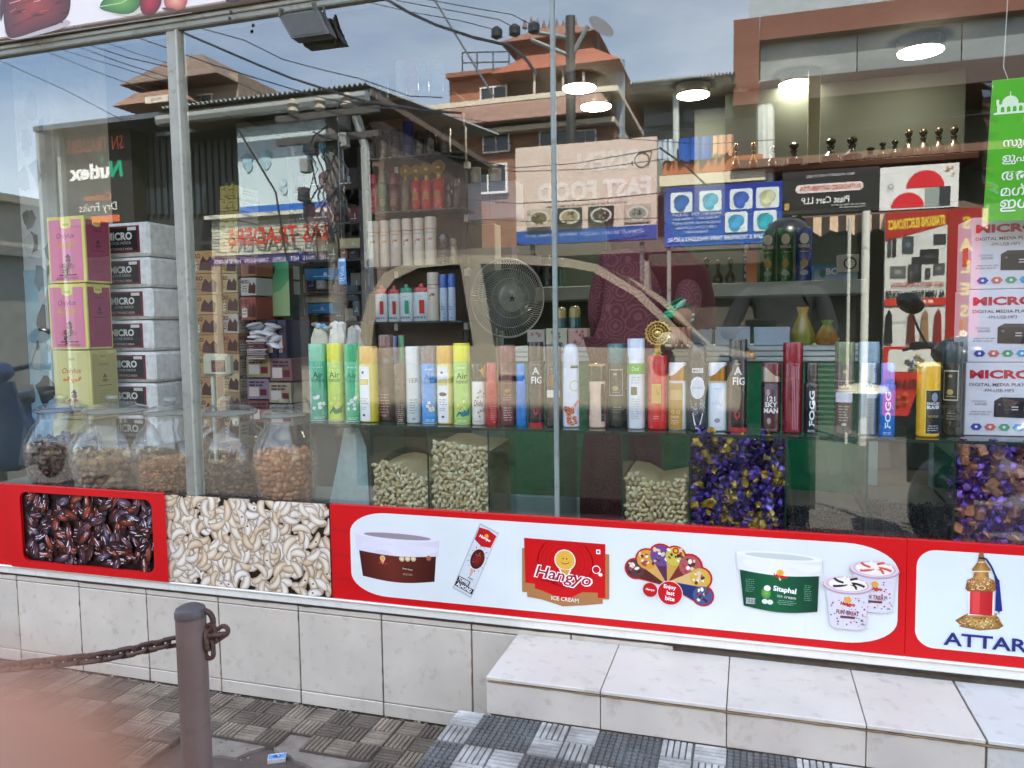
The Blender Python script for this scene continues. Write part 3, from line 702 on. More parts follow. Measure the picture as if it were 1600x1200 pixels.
# green tub
f = tub(pr, 1150, 1285, 862, 888, 950, '14603a', '0c3a28', 'eef0f0', 'c8d2cc', 2)
pr.poly([f(*p) for p in [(1165, 888), (1200, 894), (1230, 882), (1262, 892), (1282, 886), (1282, 878), (1160, 878)]], 'eceef0')
u, v = sxy(1219, 900); logo(pr, 1219, 897, .36); pr.text('Hangyo', u, v, .012, 'd02028', .04, -.08, bold=.06, shear=.2)
u, v = sxy(1197, 926); pr.ell(u, v, .013, .017, '3f8a3c', 16, 0, '7dbb5a'); pr.ell(u+.003, v+.014, .009, .008, 'f0f2ea', 14)
for dx, dy in ((-2, 13), (6, 14)): u, v = sxy(1197+dx, 926+dy); pr.ell(u, v, .008, .007, 'e4e8dc', 14)
u, v = sxy(1226, 922); pr.text('Sitaphal', u, v, .019, 'ffffff', .078, -.08, bold=.03); u, v = sxy(1229, 932); pr.text('ice cream', u, v, .008, 'e4ece4', .05, -.08); pr.lines(u, v-.012, .05, 3, .005, '8ab8a0', .3)
u, v = sxy(1172, 905); pr.lines(u, v, .026, 7, .0055, '6aa888', .3, 2); u, v = sxy(1173, 938); pr.rect(u-.012, v-.008, u+.012, v+.008, 'dfe8e4')
for k in range(9): pr.rect(u-.011+k*.0026, v-.007, u-.0098+k*.0026+(k % 3)*.0004, v+.007, '16201c')
u, v = sxy(1262, 915); pr.lines(u, v, .02, 9, .005, '6aa888', .3, 4)
# cups
def cup(x0, x1, yr, yb, top2, seed):
    R = random.Random(seed); c = (x0+x1)/2; w = (x1-x0)/2; f = lambda x, y: sxy(x, y+.08*(x-c))
    pr.poly([f(x0+4, yr+6), f(x1-4, yr+6), f(x1-11, yb), f(x1-20, yb+4), f(x0+20, yb+4), f(x0+11, yb)], 'd9d5dc')
    for k in range(60):
        x = c+R.uniform(-.72, .72)*w; y = R.uniform(yr+20, yb-2); u, v = f(x, y); pr.ell(u, v, R.uniform(.001, .0032), R.uniform(.001, .0025), R.choice(['c8405a', '3a3a6a', '8a2a4a', '5a8ab0', 'e8a0a8', '2c2c3c']), 7, R.uniform(0, 3))
    pts = lambda k, dy=0: [f(c+w*k*cos(a), yr+dy+13*k*sin(a)) for a in [2*pi*i/22 for i in range(22)]]
    pr.poly(pts(1.03, 2), 'b8a0b0'); pr.poly(pts(1.0), 'e2ccd6'); pr.poly(pts(.88), 'cdb4be'); pr.poly(pts(.8), 'efe8de')
    for k in range(9):
        a = 2*pi*k/9+.3; q = [f(c+w*.75*e*cos(a+.8*e), yr-2+10*e*sin(a+.8*e)) for e in (.15, .5, .85, 1)]; pr.line(q, .006, top2 if k % 2 == 0 else 'f6f0e4')
    pr.poly([f(c-8, yr), f(c+8, yr), f(c+1, yr-12)], 'f3ece0')
    u, v = f(c, yr+31); pr.ell(u, v+.012, .0085, .0085, 'e9a53a', 12); pr.text('Hangyo', u, v, .012, 'c8202a', .046, -.06, bold=.05, shear=.2)
    u, v = f(c, yr+44); pr.text('FUN TREAT', u, v, .011, '8a2038', .056, -.06, bold=.02); u, v = f(c, yr+51); pr.rect(u-.018, v-.003, u+.018, v+.003, '6a3a4a')
    u, v = f(c-w*.62, yb-2)
cup(1328, 1404, 888, 952, 'd8584a', 1); cup(1286, 1362, 912, 978, '3a2420', 2)
part(b, 'ice_cream_print', tp)

tp = panel('attar_sign', 'red and white panel printed with a gilt perfume bottle and the word ATTAR', xi, xa_, RED)
b = B(); pr = Pr(b, plane((0, -.012, 0)), dl=.000012)
xl = sxy(1431, 930)[0]; pr.rr(xl, .409, xa_-.03, .667, .045, 'dee7e7', 8)
def ap(pts): return [sxy(1380+x/5, 820+y/5) for x, y in pts]
pr.fan(ap([(560, 745), (640, 700), (740, 725), (880, 700), (940, 790), (900, 815), (750, 825), (620, 800)]), 'd9b46a', '8a5f28')
R = random.Random(6)
for k in range(90):
    x = R.uniform(590, 920); y = R.uniform(725, 808)-abs(x-750)*.05; u, v = ap([(x, y)])[0]; pr.ell(u, v, R.uniform(.0012, .0035), R.uniform(.001, .0022), R.choice(['f0d8a0', '6d4418', 'b8863c', 'c89a4e', 'a86a3a']), 6, R.uniform(0, 3))
pr.poly(ap([(645, 720), (880, 720), (890, 690), (650, 690)]), 'b88a48')
pr.poly(ap([(660, 705), (865, 705), (868, 510), (655, 505)]), 'e8e4e4'); w0 = ap([(672, 695), (856, 510)]); pr.rect(w0[0][0], w0[0][1], w0[1][0], w0[1][1], 'd8383a', 'b81c22'); pr.rect(w0[0][0]+.006, w0[0][1]+.003, w0[0][0]+.022, w0[1][1]-.002, 'e04a48')
pr.fan(ap([(640, 495), (655, 430), (700, 410), (710, 370), (690, 350), (735, 290), (750, 210), (780, 210), (795, 290), (838, 350), (820, 375), (825, 415), (870, 435), (885, 500), (860, 520), (660, 518)]), 'd0a05c', '8a5a2a')
for k in range(70):
    y = R.uniform(420, 510); x = R.uniform(655, 870); u, v = ap([(x, y)])[0]; pr.ell(u, v, R.uniform(.0012, .003), R.uniform(.001, .002), R.choice(['f0d8a8', '6d4018', 'b87a3c', 'c8904e']), 6, R.uniform(0, 3))
u, v = ap([(765, 490)])[0]; pr.ring(u, v, .007, .010, 'ecd49a', 14, .6); pr.line(ap([(700, 362), (830, 362)]), .003, 'f0dcae'); pr.line(ap([(740, 290), (790, 290)]), .0025, 'f0dcae')
pr.line(ap([(745, 255), (800, 262), (840, 320), (870, 390), (890, 430)]), .0045, '1c2a5a'); pr.poly(ap([(862, 390), (905, 430), (928, 670), (905, 676), (903, 700), (893, 672), (872, 668), (880, 480)]), '222e78')
u, v = sxy(1538, 1004); pr.text('ATTAR', sxy(1474, 1000)[0], .4385, .034, '262f74', None, 0, 'l', .02, 0, .187)
part(b, 'attar_print', tp)

# ------------------------------------------------------------------ bollard, chain, matchbox
bp_ = CAM + ray(298, 965)/F*1.5
bx, by = bp_.x, bp_.y
bol = thing('bollard', 'brown grey steel bollard with a rounded cap beside the rusty chain', 'bollard', (bx, by, -.02))
zt = (CAM + ray(298, 950)/F*1.5).z
b = B(); b.lathe([(.0285, -.02), (.0285, zt-.012)], 28, '6d5a55', 'mp', (bx, by, 0)); part(b, 'post', bol)
b = B(); b.lathe([(.0297, zt-.016), (.0297, zt-.006), (.027, zt+.001), (.018, zt+.006), (.0001, zt+.0075)], 28, '4a4344', 'mp', (bx, by, 0)); part(b, 'cap', bol)
def bpx(px, py, d=1.5): return CAM + ray(px, py)/F*d
c0 = bpx(326, 975); b = B(); b.tube([bpx(318+15*cos(a)*1.0, 972-18*sin(a)) for a in [(-.9+i*.28) for i in range(13)]], .0058, '43302c', 'rs', 8); part(b, 'hook_ring', bol)
chn = thing('chain', 'rusty iron chain sagging from the bollard towards the left', 'chain', bpx(150, 1030))
def link(c, d, up, L=.0185, r=.0046, wd=.0095):
    b = B(); d = d.normalized(); s_ = d.cross(up).normalized(); pts = []
    for k in range(14):
        a = 2*pi*k/14; x = cos(a)*wd+(L-wd)*(1 if cos(a) > 0 else -1 if cos(a) < -.001 else 0); pts.append(c+d*x+s_*sin(a)*wd)
    b.tube(pts, r, random.choice(['4a342d', '523a30', '3f2b26', '5a4238']), 'rs', 6, True); return b
A_ = [(276, 1002), (250, 1007), (200, 1019), (150, 1028), (100, 1033), (50, 1038), (0, 1043), (-60, 1046), (-140, 1047), (-240, 1042)]
path = []
for (p, q) in zip(A_, A_[1:]):
    for k in range(8): path.append(bpx(p[0]+(q[0]-p[0])*k/8, p[1]+(q[1]-p[1])*k/8, 1.5))
pos = 0; acc = 0; last = path[0]; i = 0; nlk = 0
pts_l = [path[0]]
for p in path[1:]:
    while (p-last).length >= .0225:
        last = last+(p-last).normalized()*.0225; pts_l.append(last)
for k in range(len(pts_l)-1):
    d = pts_l[k+1]-pts_l[k]; up = Vector((.0, -.45, 1)) if k % 2 else Vector((0, 1, .45)); part(link((pts_l[k]+pts_l[k+1])/2, d, up), 'chain_link', chn)
for (px, py, dx, dy, u_) in ((331, 990, .2, -1, (0, 1, 0)), (337, 992, 1, .1, (0, .3, 1)), (343, 990, .6, .4, (0, 1, 0)), (325, 1000, .1, -1, (1, .4, 0)), (327, 1014, .05, -1, (0, 1, .2))):
    part(link(bpx(px, py), RT*dx+UP*dy, Vector(u_)), 'chain_link', chn)
mp_ = PZ(433, 1188, -.0215); rz = .5
mb = thing('matchbox', 'small blue and white matchbox lying on the broken pavement', 'matchbox', mp_)
b = B(); b.box((-.026, -.0165, 0), (.026, .0165, .013), 'c8c4bc', 'mt', .0008)
pr = Pr(b, plane((0, 0, .013), (1, 0, 0), (0, 1, 0), (0, 0, 1))); pr.rect(-.024, -.0145, .024, .0145, '6a94cc'); pr.fan([(.013*cos(a), .009*sin(a)-.001) for a in [2*pi*i/12 for i in range(12)]], '1e3040', '4a70a8'); pr.ell(.004, .001, .003, .004, 'e4d8c4', 8); pr.rect(-.02, .010, .02, .013, 'dfe8f0')
for q in b.v: q.rotate(Matrix.Rotation(rz, 3, 'Z')); q += mp_
part(b, 'sleeve', mb)
b = B(); b.box((-.0265, -.0155, .001), (-.0261, .0155, .012), '8a6a52', 'mt')
for q in b.v: q.rotate(Matrix.Rotation(rz, 3, 'Z')); q += mp_
part(b, 'striker', mb)
# ------------------------------------------------------------------ inside the shop: helpers that read sizes off the photo
MAT['gt'] = glassy('green edged glass', .05, (.955, .985, .975), .35, '2c5a50')
def pxr(px0, px1, py, Y): return (P(px1, py, Y)-P(px0, py, Y)).length/2
def depth_at(px, py, x): q = ray(px, py); return q.y*(x/q.x)-CD
SHZ = .947                                             # top of the glass counter
def rbox(name, label, cat, px0, py0, px1, py1, Y, d, col, m='mt', bev=.003, group=None, zb=None, parent=None):
    """box whose front face covers these photo pixels at depth Y"""
    a, c = P(px0, (py0+py1)/2, Y), P(px1, (py0+py1)/2, Y); zt = P((px0+px1)/2, py0, Y).z
    if zb is None: zb = P((px0+px1)/2, py1, Y).z
    b = B(); b.box((a.x, Y, zb), (c.x, Y+d, zt), col, m, bev)
    if parent: return b.build(name, parent), (a.x, c.x, zb, zt)
    t = thing(name, label, cat, ((a.x+c.x)/2, Y+d/2, zb), group); part(b, 'carton' if 'box' in name else 'body', t)
    return t, (a.x, c.x, zb, zt)
# ---- spray cans and bottles
def body_r(style, r, h):
    """radius against height for the can body, and where the cap starts"""
    if style == 'tall': return [(r*.9, 0), (r, .003), (r, h*.765), (r*.965, h*.775)], [(r*.985, h*.776), (r*.985, h*.985), (r*.94, h), (.0001, h)]
    if style == 'cap': return [(r*.9, 0), (r, .003), (r, h*.70), (r*.93, h*.715)], [(r*1.0, h*.718), (r*1.0, h*.98), (r*.95, h), (.0001, h)]
    if style == 'neck': return [(r*.9, 0), (r, .003), (r, h*.66), (r*.97, h*.70), (r*.84, h*.725)], [(r*.86, h*.726), (r*.86, h*.975), (r*.78, h), (.0001, h)]
    if style == 'waist': return [(r*.9, 0), (r, .003), (r, h*.18), (r*.9, h*.45), (r*.93, h*.6), (r, h*.70), (r*.95, h*.72)], [(r*1.0, h*.722), (r*1.0, h*.96), (r*.97, h*.985), (r*.7, h), (.0001, h)]
    if style == 'dome': return [(r*.9, 0), (r, .003), (r, h*.70), (r*.97, h*.715)], [(r*.99, h*.717), (r*.99, h*.86), (r*.9, h*.94), (r*.7, h*.982), (r*.4, h*.998), (.0001, h)]
    if style == 'plain': return [(r*.9, 0), (r, .003), (r, h*.985), (r*.95, h), (.0001, h)], None
def can(name, label, cat, px0, px1, pyt, Y, style, bcol, ccol, prints=None, zb=SHZ, turn=None, group='spray cans on the glass counter', bot=None, m='pl', mc='pl', n=28, collar=None):
    c = P((px0+px1)/2, 600, Y); r = (P(px1, 600, Y).x-P(px0, 600, Y).x)/2*.97; h = P((px0+px1)/2, pyt, Y).z-zb
    x, y = c.x, Y
    t = thing(name, label, cat, (x, y, zb), group)
    bp, cp = body_r(style, r, h)
    b = B()
    if isinstance(bcol, (tuple, list)) and isinstance(bcol[0], str):                # printed colour fading from bottom to top
        cc = [mixc(bcol[0], bcol[1], z/(h*.75)) for _, z in bp]; b.lathe(bp, n, None, m, (x, y, zb), cols=cc)
    else: b.lathe(bp, n, bcol, m, (x, y, zb))
    part(b, 'body', t)
    if bot: b = B(); b.lathe([(r*1.012, .001), (r*1.012, .012)], n, bot, 'pl', (x, y, zb)); part(b, 'base_ring', t)
    if cp: b = B(); b.lathe(cp, n, ccol, mc, (x, y, zb)); part(b, 'cap', t)
    if prints:
        tr = turn if turn is not None else atan2(0-x, CD+y)*.9*-1*-1
        b = B()
        zs = [z for _, z in bp]; rs = [q for q, _ in bp]
        def rad(v):
            for i in range(len(zs)-1):
                if zs[i] <= v <= zs[i+1]: return rs[i]+(rs[i+1]-rs[i])*(v-zs[i])/max(1e-6, zs[i+1]-zs[i])
            return (cp[0][0] if cp else rs[-1]) if v > zs[-1] else rs[0]
        rad0 = lambda v: rad(v) if v > .003 else r
        rf = lambda v: max(rad0(v), r*.8)
        fn = lambda u, v, w: Vector((x+(rf(v)+w+.0005)*sin(u/r+tr), y-(rf(v)+w+.0005)*cos(u/r+tr), zb+v))
        prints(Pr(b, fn, step=.003, dl=.00003), r, h)
        part(b, 'label_print', t)
    return t, x, y, r, h
def facing(px, Y): p = P(px, 600, Y); return atan2(-p.x, CD+Y)
R_ = random.Random(21)
def flowers(pr, u, v, s, cols, n, seed):
    R = random.Random(seed)
    for i in range(n):
        a = u+R.uniform(-1, 1)*s; c = v+R.uniform(-1, 1)*s*1.3
        for k in range(5): pr.ell(a+s*.22*cos(k*1.257+i), c+s*.22*sin(k*1.257+i), s*.18, s*.12, R.choice(cols), 7, k*1.257+i)
def p_air(dark, flo, cols, leaf=None):
    def f(pr, r, h):
        pr.rect(-r*1.2, h*.58, r*1.2, h*.66, flo) if False else None
        pr.text('Air', 0, h*.60, h*.072, dark, bold=.01); pr.text('freshener', 0, h*.535, h*.055, dark, r*1.5)
        pr.text('COROLLA', 0, h*.68, h*.03, shade(flo, 1), r*1.1) if False else pr.lines(0, h*.69, r*1.1, 1, h*.03, flo, .6)
        flowers(pr, 0, h*.24, r*.55, cols, 9, int(r*1e5))
        if leaf: pr.poly([(-r*.8, h*.10), (-r*.2, h*.20), (r*.5, h*.17), (r*.9, h*.22), (r*.8, h*.12), (r*.1, h*.10)], leaf)
        pr.lines(0, h*.05, r*1.2, 2, h*.018, flo, .5)
        pr.rect(-r*1.6, h*.004, r*1.6, h*.012, 'c8d0cc')
    return f
def p_panel(edge, sticker, oval):
    def f(pr, r, h):
        pr.rect(-r*.78, h*.02, r*.62, h*.74, 'e8ebee'); pr.rect(-r*.6, h*.50, r*.5, h*.57, '8a8240'); pr.rect(-r*.56, h*.505, r*.46, h*.565, sticker)
        pr.ell(-r*.1, h*.66, r*.16, r*.16, '5a5a5a', 10)
        if oval: pr.ell(-r*.05, h*.385, r*.5, h*.026, '4a3038', 14); pr.ring(-r*.05, h*.385, r*.42, r*.46, 'c8a890', 14, .5)
        pr.lines(-r*.05, h*.31, r*1.0, 3, h*.03, '7a8088', .3, 1); pr.lines(-r*.05, h*.20, r*.9, 2, h*.025, '9aa0a8', .3, 2); pr.rect(-r*.2, h*.085, r*.1, h*.11, '3a3a40')
    return f
def p_small(col, n=6, logo_=None, band=None):
    def f(pr, r, h):
        if band: pr.rect(-r*1.4, h*band[0], r*1.4, h*band[1], band[2])
        if logo_: pr.text(logo_[0], 0, h*logo_[1], h*logo_[2], logo_[3] if len(logo_) > 3 else col, r*1.5, bold=.02)
        pr.lines(0, h*.30, r*1.2, n, h*.034, col, .4, n); pr.ell(0, h*.06, r*.25, h*.012, col, 10)
    return f
def p_fig(pr, r, h):
    pr.rect(-r*1.5, 0, r*1.5, h*.012, 'c02a2a'); pr.text('A', 0, h*.66, h*.085, 'd8d8d8', bold=.03); pr.line([(-r*.7, h*.63), (r*.5, h*.69)], .001, 'b8b8b8')
    pr.text('FIG', r*.1, h*.55, h*.085, 'ececec', r*1.3, bold=.02); pr.lines(0, h*.73, r*.8, 1, h*.02, '9a9a9a'); pr.poly([(-r*.35, h*.21), (r*.25, h*.21), (r*.2, h*.16), (-r*.05, h*.13), (-r*.3, h*.16)], 'b83a40'); pr.poly([(-r*.2, h*.20), (r*.1, h*.20), (-r*.05, h*.15)], '3a1014')
def p_vert(t, c):
    def f(pr, r, h): pr.text(t, r*.1, h*.36, r*.72, c, None, pi/2, bold=.03, wfix=h*.5); pr.lines(0, h*.05, r*1.1, 2, h*.02, c, .3)
    return f
def p_sky(pr, r, h):
    pr.ell(-r*.3, h*.58, r*.22, h*.05, 'b89aa0', 10)
    for k, t in enumerate(('121', 'SKY', 'MAN')): pr.text(t, 0, h*(.49-.085*k), h*.075, 'f0ecec', r*1.5, bold=.03)
    pr.ell(-r*.2, h*.17, r*.2, h*.045, 'b89aa0', 10); pr.lines(0, h*.05, r*1.3, 2, h*.02, 'a8888c', .3)
def p_flor(pr, r, h):
    pr.rect(0, h*.71, r*1.0, h*.745, '20242a'); pr.rect(r*.06, h*.715, r*.96, h*.74, 'dfe4ea'); pr.ring(r*.5, h*.5, r*.55, r*.66, 'c8b878', 18)
    flowers(pr, 0, h*.14, r*.75, ['d8583a', 'c83a30', 'e88a58', 'd8b050', 'b83038'], 16, 5); pr.poly([(r*.3, h*.27), (r*.9, h*.34), (r*.95, h*.3), (r*.5, h*.24)], 'd8787a')
def p_ax(pr, r, h):
    pr.ell(0, h*.49, r*.85, h*.125, 'd8e2ea', 20); pr.ell(0, h*.48, r*.74, h*.105, 'c4d0dc', 20); pr.text('MAXIMUS', 0, h*.49, h*.025, '5a6a7a', r*1.2)
    pr.rect(-r*.6, h*.66, r*.6, h*.71, 'e4e4e4'); pr.text('MARCO', 0, h*.685, h*.03, '101418', r*1.0, bold=.03)
    for k in range(5): pr.line([(-r*.9+k*r*.1, h*(.34-.03*k)), (-r*.2, h*(.30-.03*k)), (r*.4, h*(.36-.02*k)), (r*.95, h*(.31-.03*k))], .0012, ['c8d4e0', '8aa8c0', 'e4ecf2', '5a88b0', 'a8bccc'][k])
    pr.poly([(-r*.55, h*.20), (r*.6, h*.20), (r*.35, h*.08), (r*.2, h*.02), (-r*.2, h*.02), (-r*.35, h*.08)], 'dde4ea'); pr.poly([(-r*.3, h*.18), (r*.35, h*.18), (r*.1, h*.12)], '1c2a44')
def wave(pr, r, h, c):
    n = 16; w = pr.w(); vs = []
    for i in range(n+1):
        u = -r*1.5+3*r*i/n; top = h*(.80+.16/(1+math.exp(-(u-.1*r)/(r*.28)))); vs += [pr.fn(u, h*.735, w), pr.fn(u, min(top, h*.965), w)]
    pr.b.mesh(vs, [(2*i, 2*i+2, 2*i+3, 2*i+1) for i in range(n)], c, 'me')
def p_gw(pr, r, h):
    wave(pr, r, h, 'b8863c'); pr.rect(-r*1.5, h*.705, r*1.5, h*.73, 'd8c8a0')
    pr.text('بادل', 0, h*.42, h*.09, 'a8b0b8', r*1.1); pr.lines(0, h*.62, r*.8, 1, h*.02, 'a8b0b8', .4); pr.ell(0, h*.16, r*.25, h*.03, '8a929a', 4); pr.ring(0, h*.16, r*.25, r*.33, '9aa2aa', 10, .8); pr.lines(0, h*.06, r*1.0, 1, h*.02, 'a8b0b8', .3)
def p_gold(pr, r, h):
    wave(pr, r, h, 'b8863c'); pr.rect(-r*1.2, h*.02, r*.6, h*.70, 'b48a44'); pr.rect(-r*1.0, h*.45, r*.5, h*.60, 'c8a870'); pr.ring(-r*.5, h*.27, r*.14, r*.2, 'ecdcb0', 10); pr.ring(r*.1, h*.27, r*.14, r*.2, 'ecdcb0', 10); pr.text('KHAIR', -r*.3, h*.2, h*.035, 'f0e4c0', r*1.0); pr.lines(-r*.3, h*.14, r*1.0, 3, h*.025, 'e4d4a8', .4)
def p_red(pr, r, h):
    pr.rect(-r*.62, h*.36, r*.35, h*.62, 'd8b868'); pr.rect(-r*.55, h*.375, r*.28, h*.605, 'c8a450'); pr.line([(-r*.45, h*.46), (-r*.1, h*.54), (r*.05, h*.47), (r*.2, h*.5)], .0012, '3a2a14'); pr.line([(-r*.4, h*.43), (r*.15, h*.43)], .001, '3a2a14'); pr.lines(-r*.1, h*.18, r*.8, 2, h*.03, 'f0b0a8', .25)
def p_didu(pr, r, h):
    flowers(pr, r*.2, h*.52, r*.5, ['d8cdb8', '8a8078', 'b8b0a4'], 6, 3); pr.text('Didu', -r*.1, h*.36, h*.10, '4a443c', r*1.2, shear=.2); flowers(pr, r*.3, h*.2, r*.4, ['3a3a3a', 'c8b8a0', '8a8278'], 5, 4); pr.lines(0, h*.06, r*1.2, 1, h*.02, '7a7468', .4)
    wave2 = pr.w(); pr.poly([(-r*1.0, h*.985), (r*1.0, h*.985), (r*1.0, h*.76), (r*.6, h*.78), (r*.2, h*.88), (-r*.9, h*.95)], 'c89a50')
def p_frame(pr, r, h, c='c8ccb8'):
    for a in ((-r*.9, h*.38, r*.6, h*.392), (-r*.9, h*.688, r*.6, h*.70), (r*.52, h*.38, r*.6, h*.70), (-r*.9, h*.38, -r*.82, h*.7)): pr.rect(*a, c)
    pr.ell(-r*.2, h*.47, r*.32, h*.03, 'b8a868', 12); pr.ell(-r*.2, h*.64, r*.2, h*.015, 'b8a868', 10); pr.lines(-r*.1, h*.42, r*.9, 1, h*.02, 'c8c0a0', .4); pr.lines(0, h*.24, r, 3, h*.03, '9a9a80', .3)
def p_sticker(pr, r, h):
    pr.rect(-r*.9, h*.36, r*.75, h*.45, 'd4d4d0'); pr.ell(0, h*.56, r*.5, h*.05, '8a5a3a', 14); pr.ring(0, h*.56, r*.6, r*.7, 'a87848', 14); pr.lines(0, h*.70, r*.9, 1, h*.03, 'b0a090', .3)
def p_grn(pr, r, h):
    pr.rect(-r*1.5, h*.61, r*1.5, h*.73, '62a83c'); pr.text('Oud', -r*.1, h*.67, h*.05, 'd8f0c0', r*.8); pr.rect(-r*.6, h*.38, r*.1, h*.47, '6a6448'); pr.rect(-r*1.15, 0.004, -r*1.0, h*.8, '20303a'); pr.lines(0, h*.57, r*1.2, 3, h*.03, 'a0a8b0', .3); pr.lines(0, h*.33, r*1.3, 9, h*.027, 'a8b0b8', .3, 9)
def p_olive(pr, r, h):
    for v in (.575, .475): pr.rect(-r*1.4, h*v, r*1.4, h*v+h*.01, 'c8a0a0')
    pr.text('القصر', 0, h*.535, h*.06, 'd8b890', r*1.2); pr.rect(-r*.95, h*.35, r*.85, h*.455, 'd8dade'); pr.ell(0, h*.68, r*.22, h*.018, 'c8a868', 10); pr.lines(0, h*.30, r*1.2, 6, h*.03, 'c0b0a0', .35, 6); pr.ell(0, h*.11, r*.25, h*.015, 'd0c8b8', 10)
def p_silver(pr, r, h): pr.text('Silver', r*.3, h*.55, h*.075, '5a6a74', r*1.3); pr.ring(r*.7, h*.7, r*.15, r*.2, '5a6a74', 10); pr.rect(-r*.1, h*.4, r*.95, h*.47, 'd8e0dc'); pr.lines(r*.4, h*.33, r*.9, 5, h*.035, '9aaab0', .3)
def p_eng(pr, r, h):
    pr.rect(-r*.25, h*.04, r*1.3, h*.64, 'e8d888'); pr.rect(-r*.19, h*.05, r*1.3, h*.63, '161c2c'); pr.ell(r*.55, h*.54, r*.3, h*.06, '8a94a8', 8)
    pr.text('ENGLISH', r*.5, h*.455, h*.035, 'e4e8f0', r*1.2, bold=.02); pr.text('BLAZER', r*.5, h*.405, h*.045, 'f0f2f6', r*1.2, bold=.03); pr.text('VICTORY', r*.5, h*.28, h*.03, 'd8b84a', r*1.0); pr.lines(r*.5, h*.15, r*1.1, 3, h*.03, 'c8ccd8', .3)
def p_maroon(pr, r, h): pr.rect(-r*.5, h*.52, r*.5, h*.65, 'a08070'); pr.rect(-r*.45, h*.527, r*.45, h*.643, '6a2a32'); pr.text('OUD', 0, h*.585, h*.06, 'b89a88', r*.8); pr.ell(0, h*.44, r*.35, h*.025, 'b8804a', 12); pr.lines(0, h*.38, r*1.1, 3, h*.03, 'c09a94', .35); pr.lines(0, h*.22, r*1.1, 6, h*.03, 'c8a8a4', .35)
def p_redline(pr, r, h):
    for k in range(4): pr.rect(r*(.0+.16*k), h*.04, r*(.06+.16*k), h*.74, 'c8909c')
Yc = .10
cans = []
def C(*a, **k): cans.append(can(*a, **k)); return cans[-1]
SC = 'spray can'
C('air_freshener', 'green air freshener can with white flowers, leftmost on the glass counter', SC, 485, 512, 537, Yc, 'tall', ('3f9a82', '4fb08a'), '8fd0ae', p_air('14584c', 'a8d8c0', ['e8f0f0', 'cfe0e4', 'f4f6f4']), turn=.45)
C('air_freshener', 'lime yellow air freshener can with a green leaf, next to the leftmost green can', SC, 513, 537, 536, Yc, 'tall', ('b8cc3a', 'bcd860'), 'e0dc20', p_air('3a6a30', 'd8e48a', ['d8dc6a', 'e8e88a'], '1f7a4a'), turn=.35)
C('air_freshener', 'green air freshener can with a deep green cap, third on the glass counter', SC, 540, 565, 537, Yc, 'tall', ('46ac7c', '4cbc84'), '2fae72', p_air('2a8060', 'b8e0cc', ['e8f0f0', 'cfe0e4', 'f4f6f4']), turn=.3)
C('air_freshener', 'amber capped can with a white panel and yellow side beside the green cans', SC, 563, 590, 541, Yc, 'tall', 'c8ba2c', 'dcaa44', p_panel('', 'e4d070', False), turn=-.1)
C('spray_bottle', 'tall brown spray bottle with a mauve neck and pink lettering', 'spray bottle', 592, 617, 523, Yc+.05, 'neck', '5a4c42', '7a5a54', p_small('c89a94', 8), turn=.1)
C('spray_bottle', 'slim lavender bottle standing behind the brown spray bottles', 'bottle', 608, 621, 525, Yc+.09, 'plain', '8a84c0', None)
C('spray_bottle', 'slim green bottle standing behind the brown spray bottles', 'bottle', 624, 633, 524, Yc+.09, 'plain', '5a9a70', None)
C('spray_can', 'short dark brown can with fine print in front of the lavender bottle', SC, 617, 634, 568, Yc-.01, 'cap', '4c4238', '5f5448', p_small('a89a8a', 10))
C('air_freshener', 'silver white can with a white cap left of the blue air freshener', SC, 635, 657, 541, Yc, 'tall', 'c4ccc8', 'd6dade', p_small('8a9298', 6, ('TER', .56, .06, '8a8e90')), m='pl')
C('air_freshener', 'bright blue air freshener can with yellow roses and a grey cap', SC, 659, 684, 540, Yc, 'tall', '3f94d8', '7a6e70', p_air('2a5a94', 'b8dcf4', ['e0d070', 'f0eee0', 'd8c860', 'f4f4ec']))
C('air_freshener', 'white can with an amber cap and small dark oval badge', SC, 683, 708, 540, Yc, 'tall', 'dcc86a', 'dca83a', p_panel('', 'e4d070', True), turn=.1)
C('air_freshener', 'lime air freshener can with a yellow cap and printed lemons', SC, 709, 735, 536, Yc, 'tall', ('a8cc6a', 'a0cc5c'), 'e4e010', p_air('1c3a20', 'd0e8a0', ['dcdc74', 'e8e48a', 'c8cc50'], '1f7a8a'))
C('spray_can', 'white floral can with a gold cut cap and black collar', SC, 737, 760, 568, Yc, 'cap', 'd8d2c8', '383430', p_didu)
C('spray_can', 'plain red can with a pinkish red cap left of the maroon can', SC, 759, 778, 567, Yc-.01, 'neck', 'b8262c', 'c04850', p_small('e08a88', 7), turn=.6)
C('spray_can', 'tall maroon can with a square emblem and lines of print', SC, 780, 806, 539, Yc, 'tall', '622a30', '7c3e42', p_maroon)
C('spray_can', 'plain bright blue can with a rounded neck right of the tall maroon can', SC, 806, 823, 568, Yc-.01, 'neck', '1c7cd0', '2a88d8', p_small('5aa8e8', 5), turn=.8)
C('spray_can', 'black FIG can with a red base at the thin mullion', SC, 825, 850, 534, Yc, 'tall', '17141a', '2c2a2c', p_fig, bot='b82a30')
C('spray_can', 'dark brown can with a white price sticker behind the thin mullion', SC, 852, 878, 538, Yc, 'tall', '33262a', '47484c', p_sticker)
C('spray_can', 'pale blue white domed can with orange flowers round its foot', SC, 879, 905, 537, Yc, 'dome', 'd4dcea', 'd4dcec', p_flor)
C('spray_can', 'cream pink waisted can with a black collar and gold top', SC, 920, 946, 567, Yc, 'waist', 'd4b8a6', '2c2a2a', lambda pr, r, h: (pr.rect(-r*1.5, h*.955, r*1.5, h*.99, 'c8a068'), pr.rect(r*.5, h*.1, r*1.1, h*.68, '2a2624'), pr.lines(r*.8, h*.6, r*.5, 6, h*.08, 'a89a90', .3)))
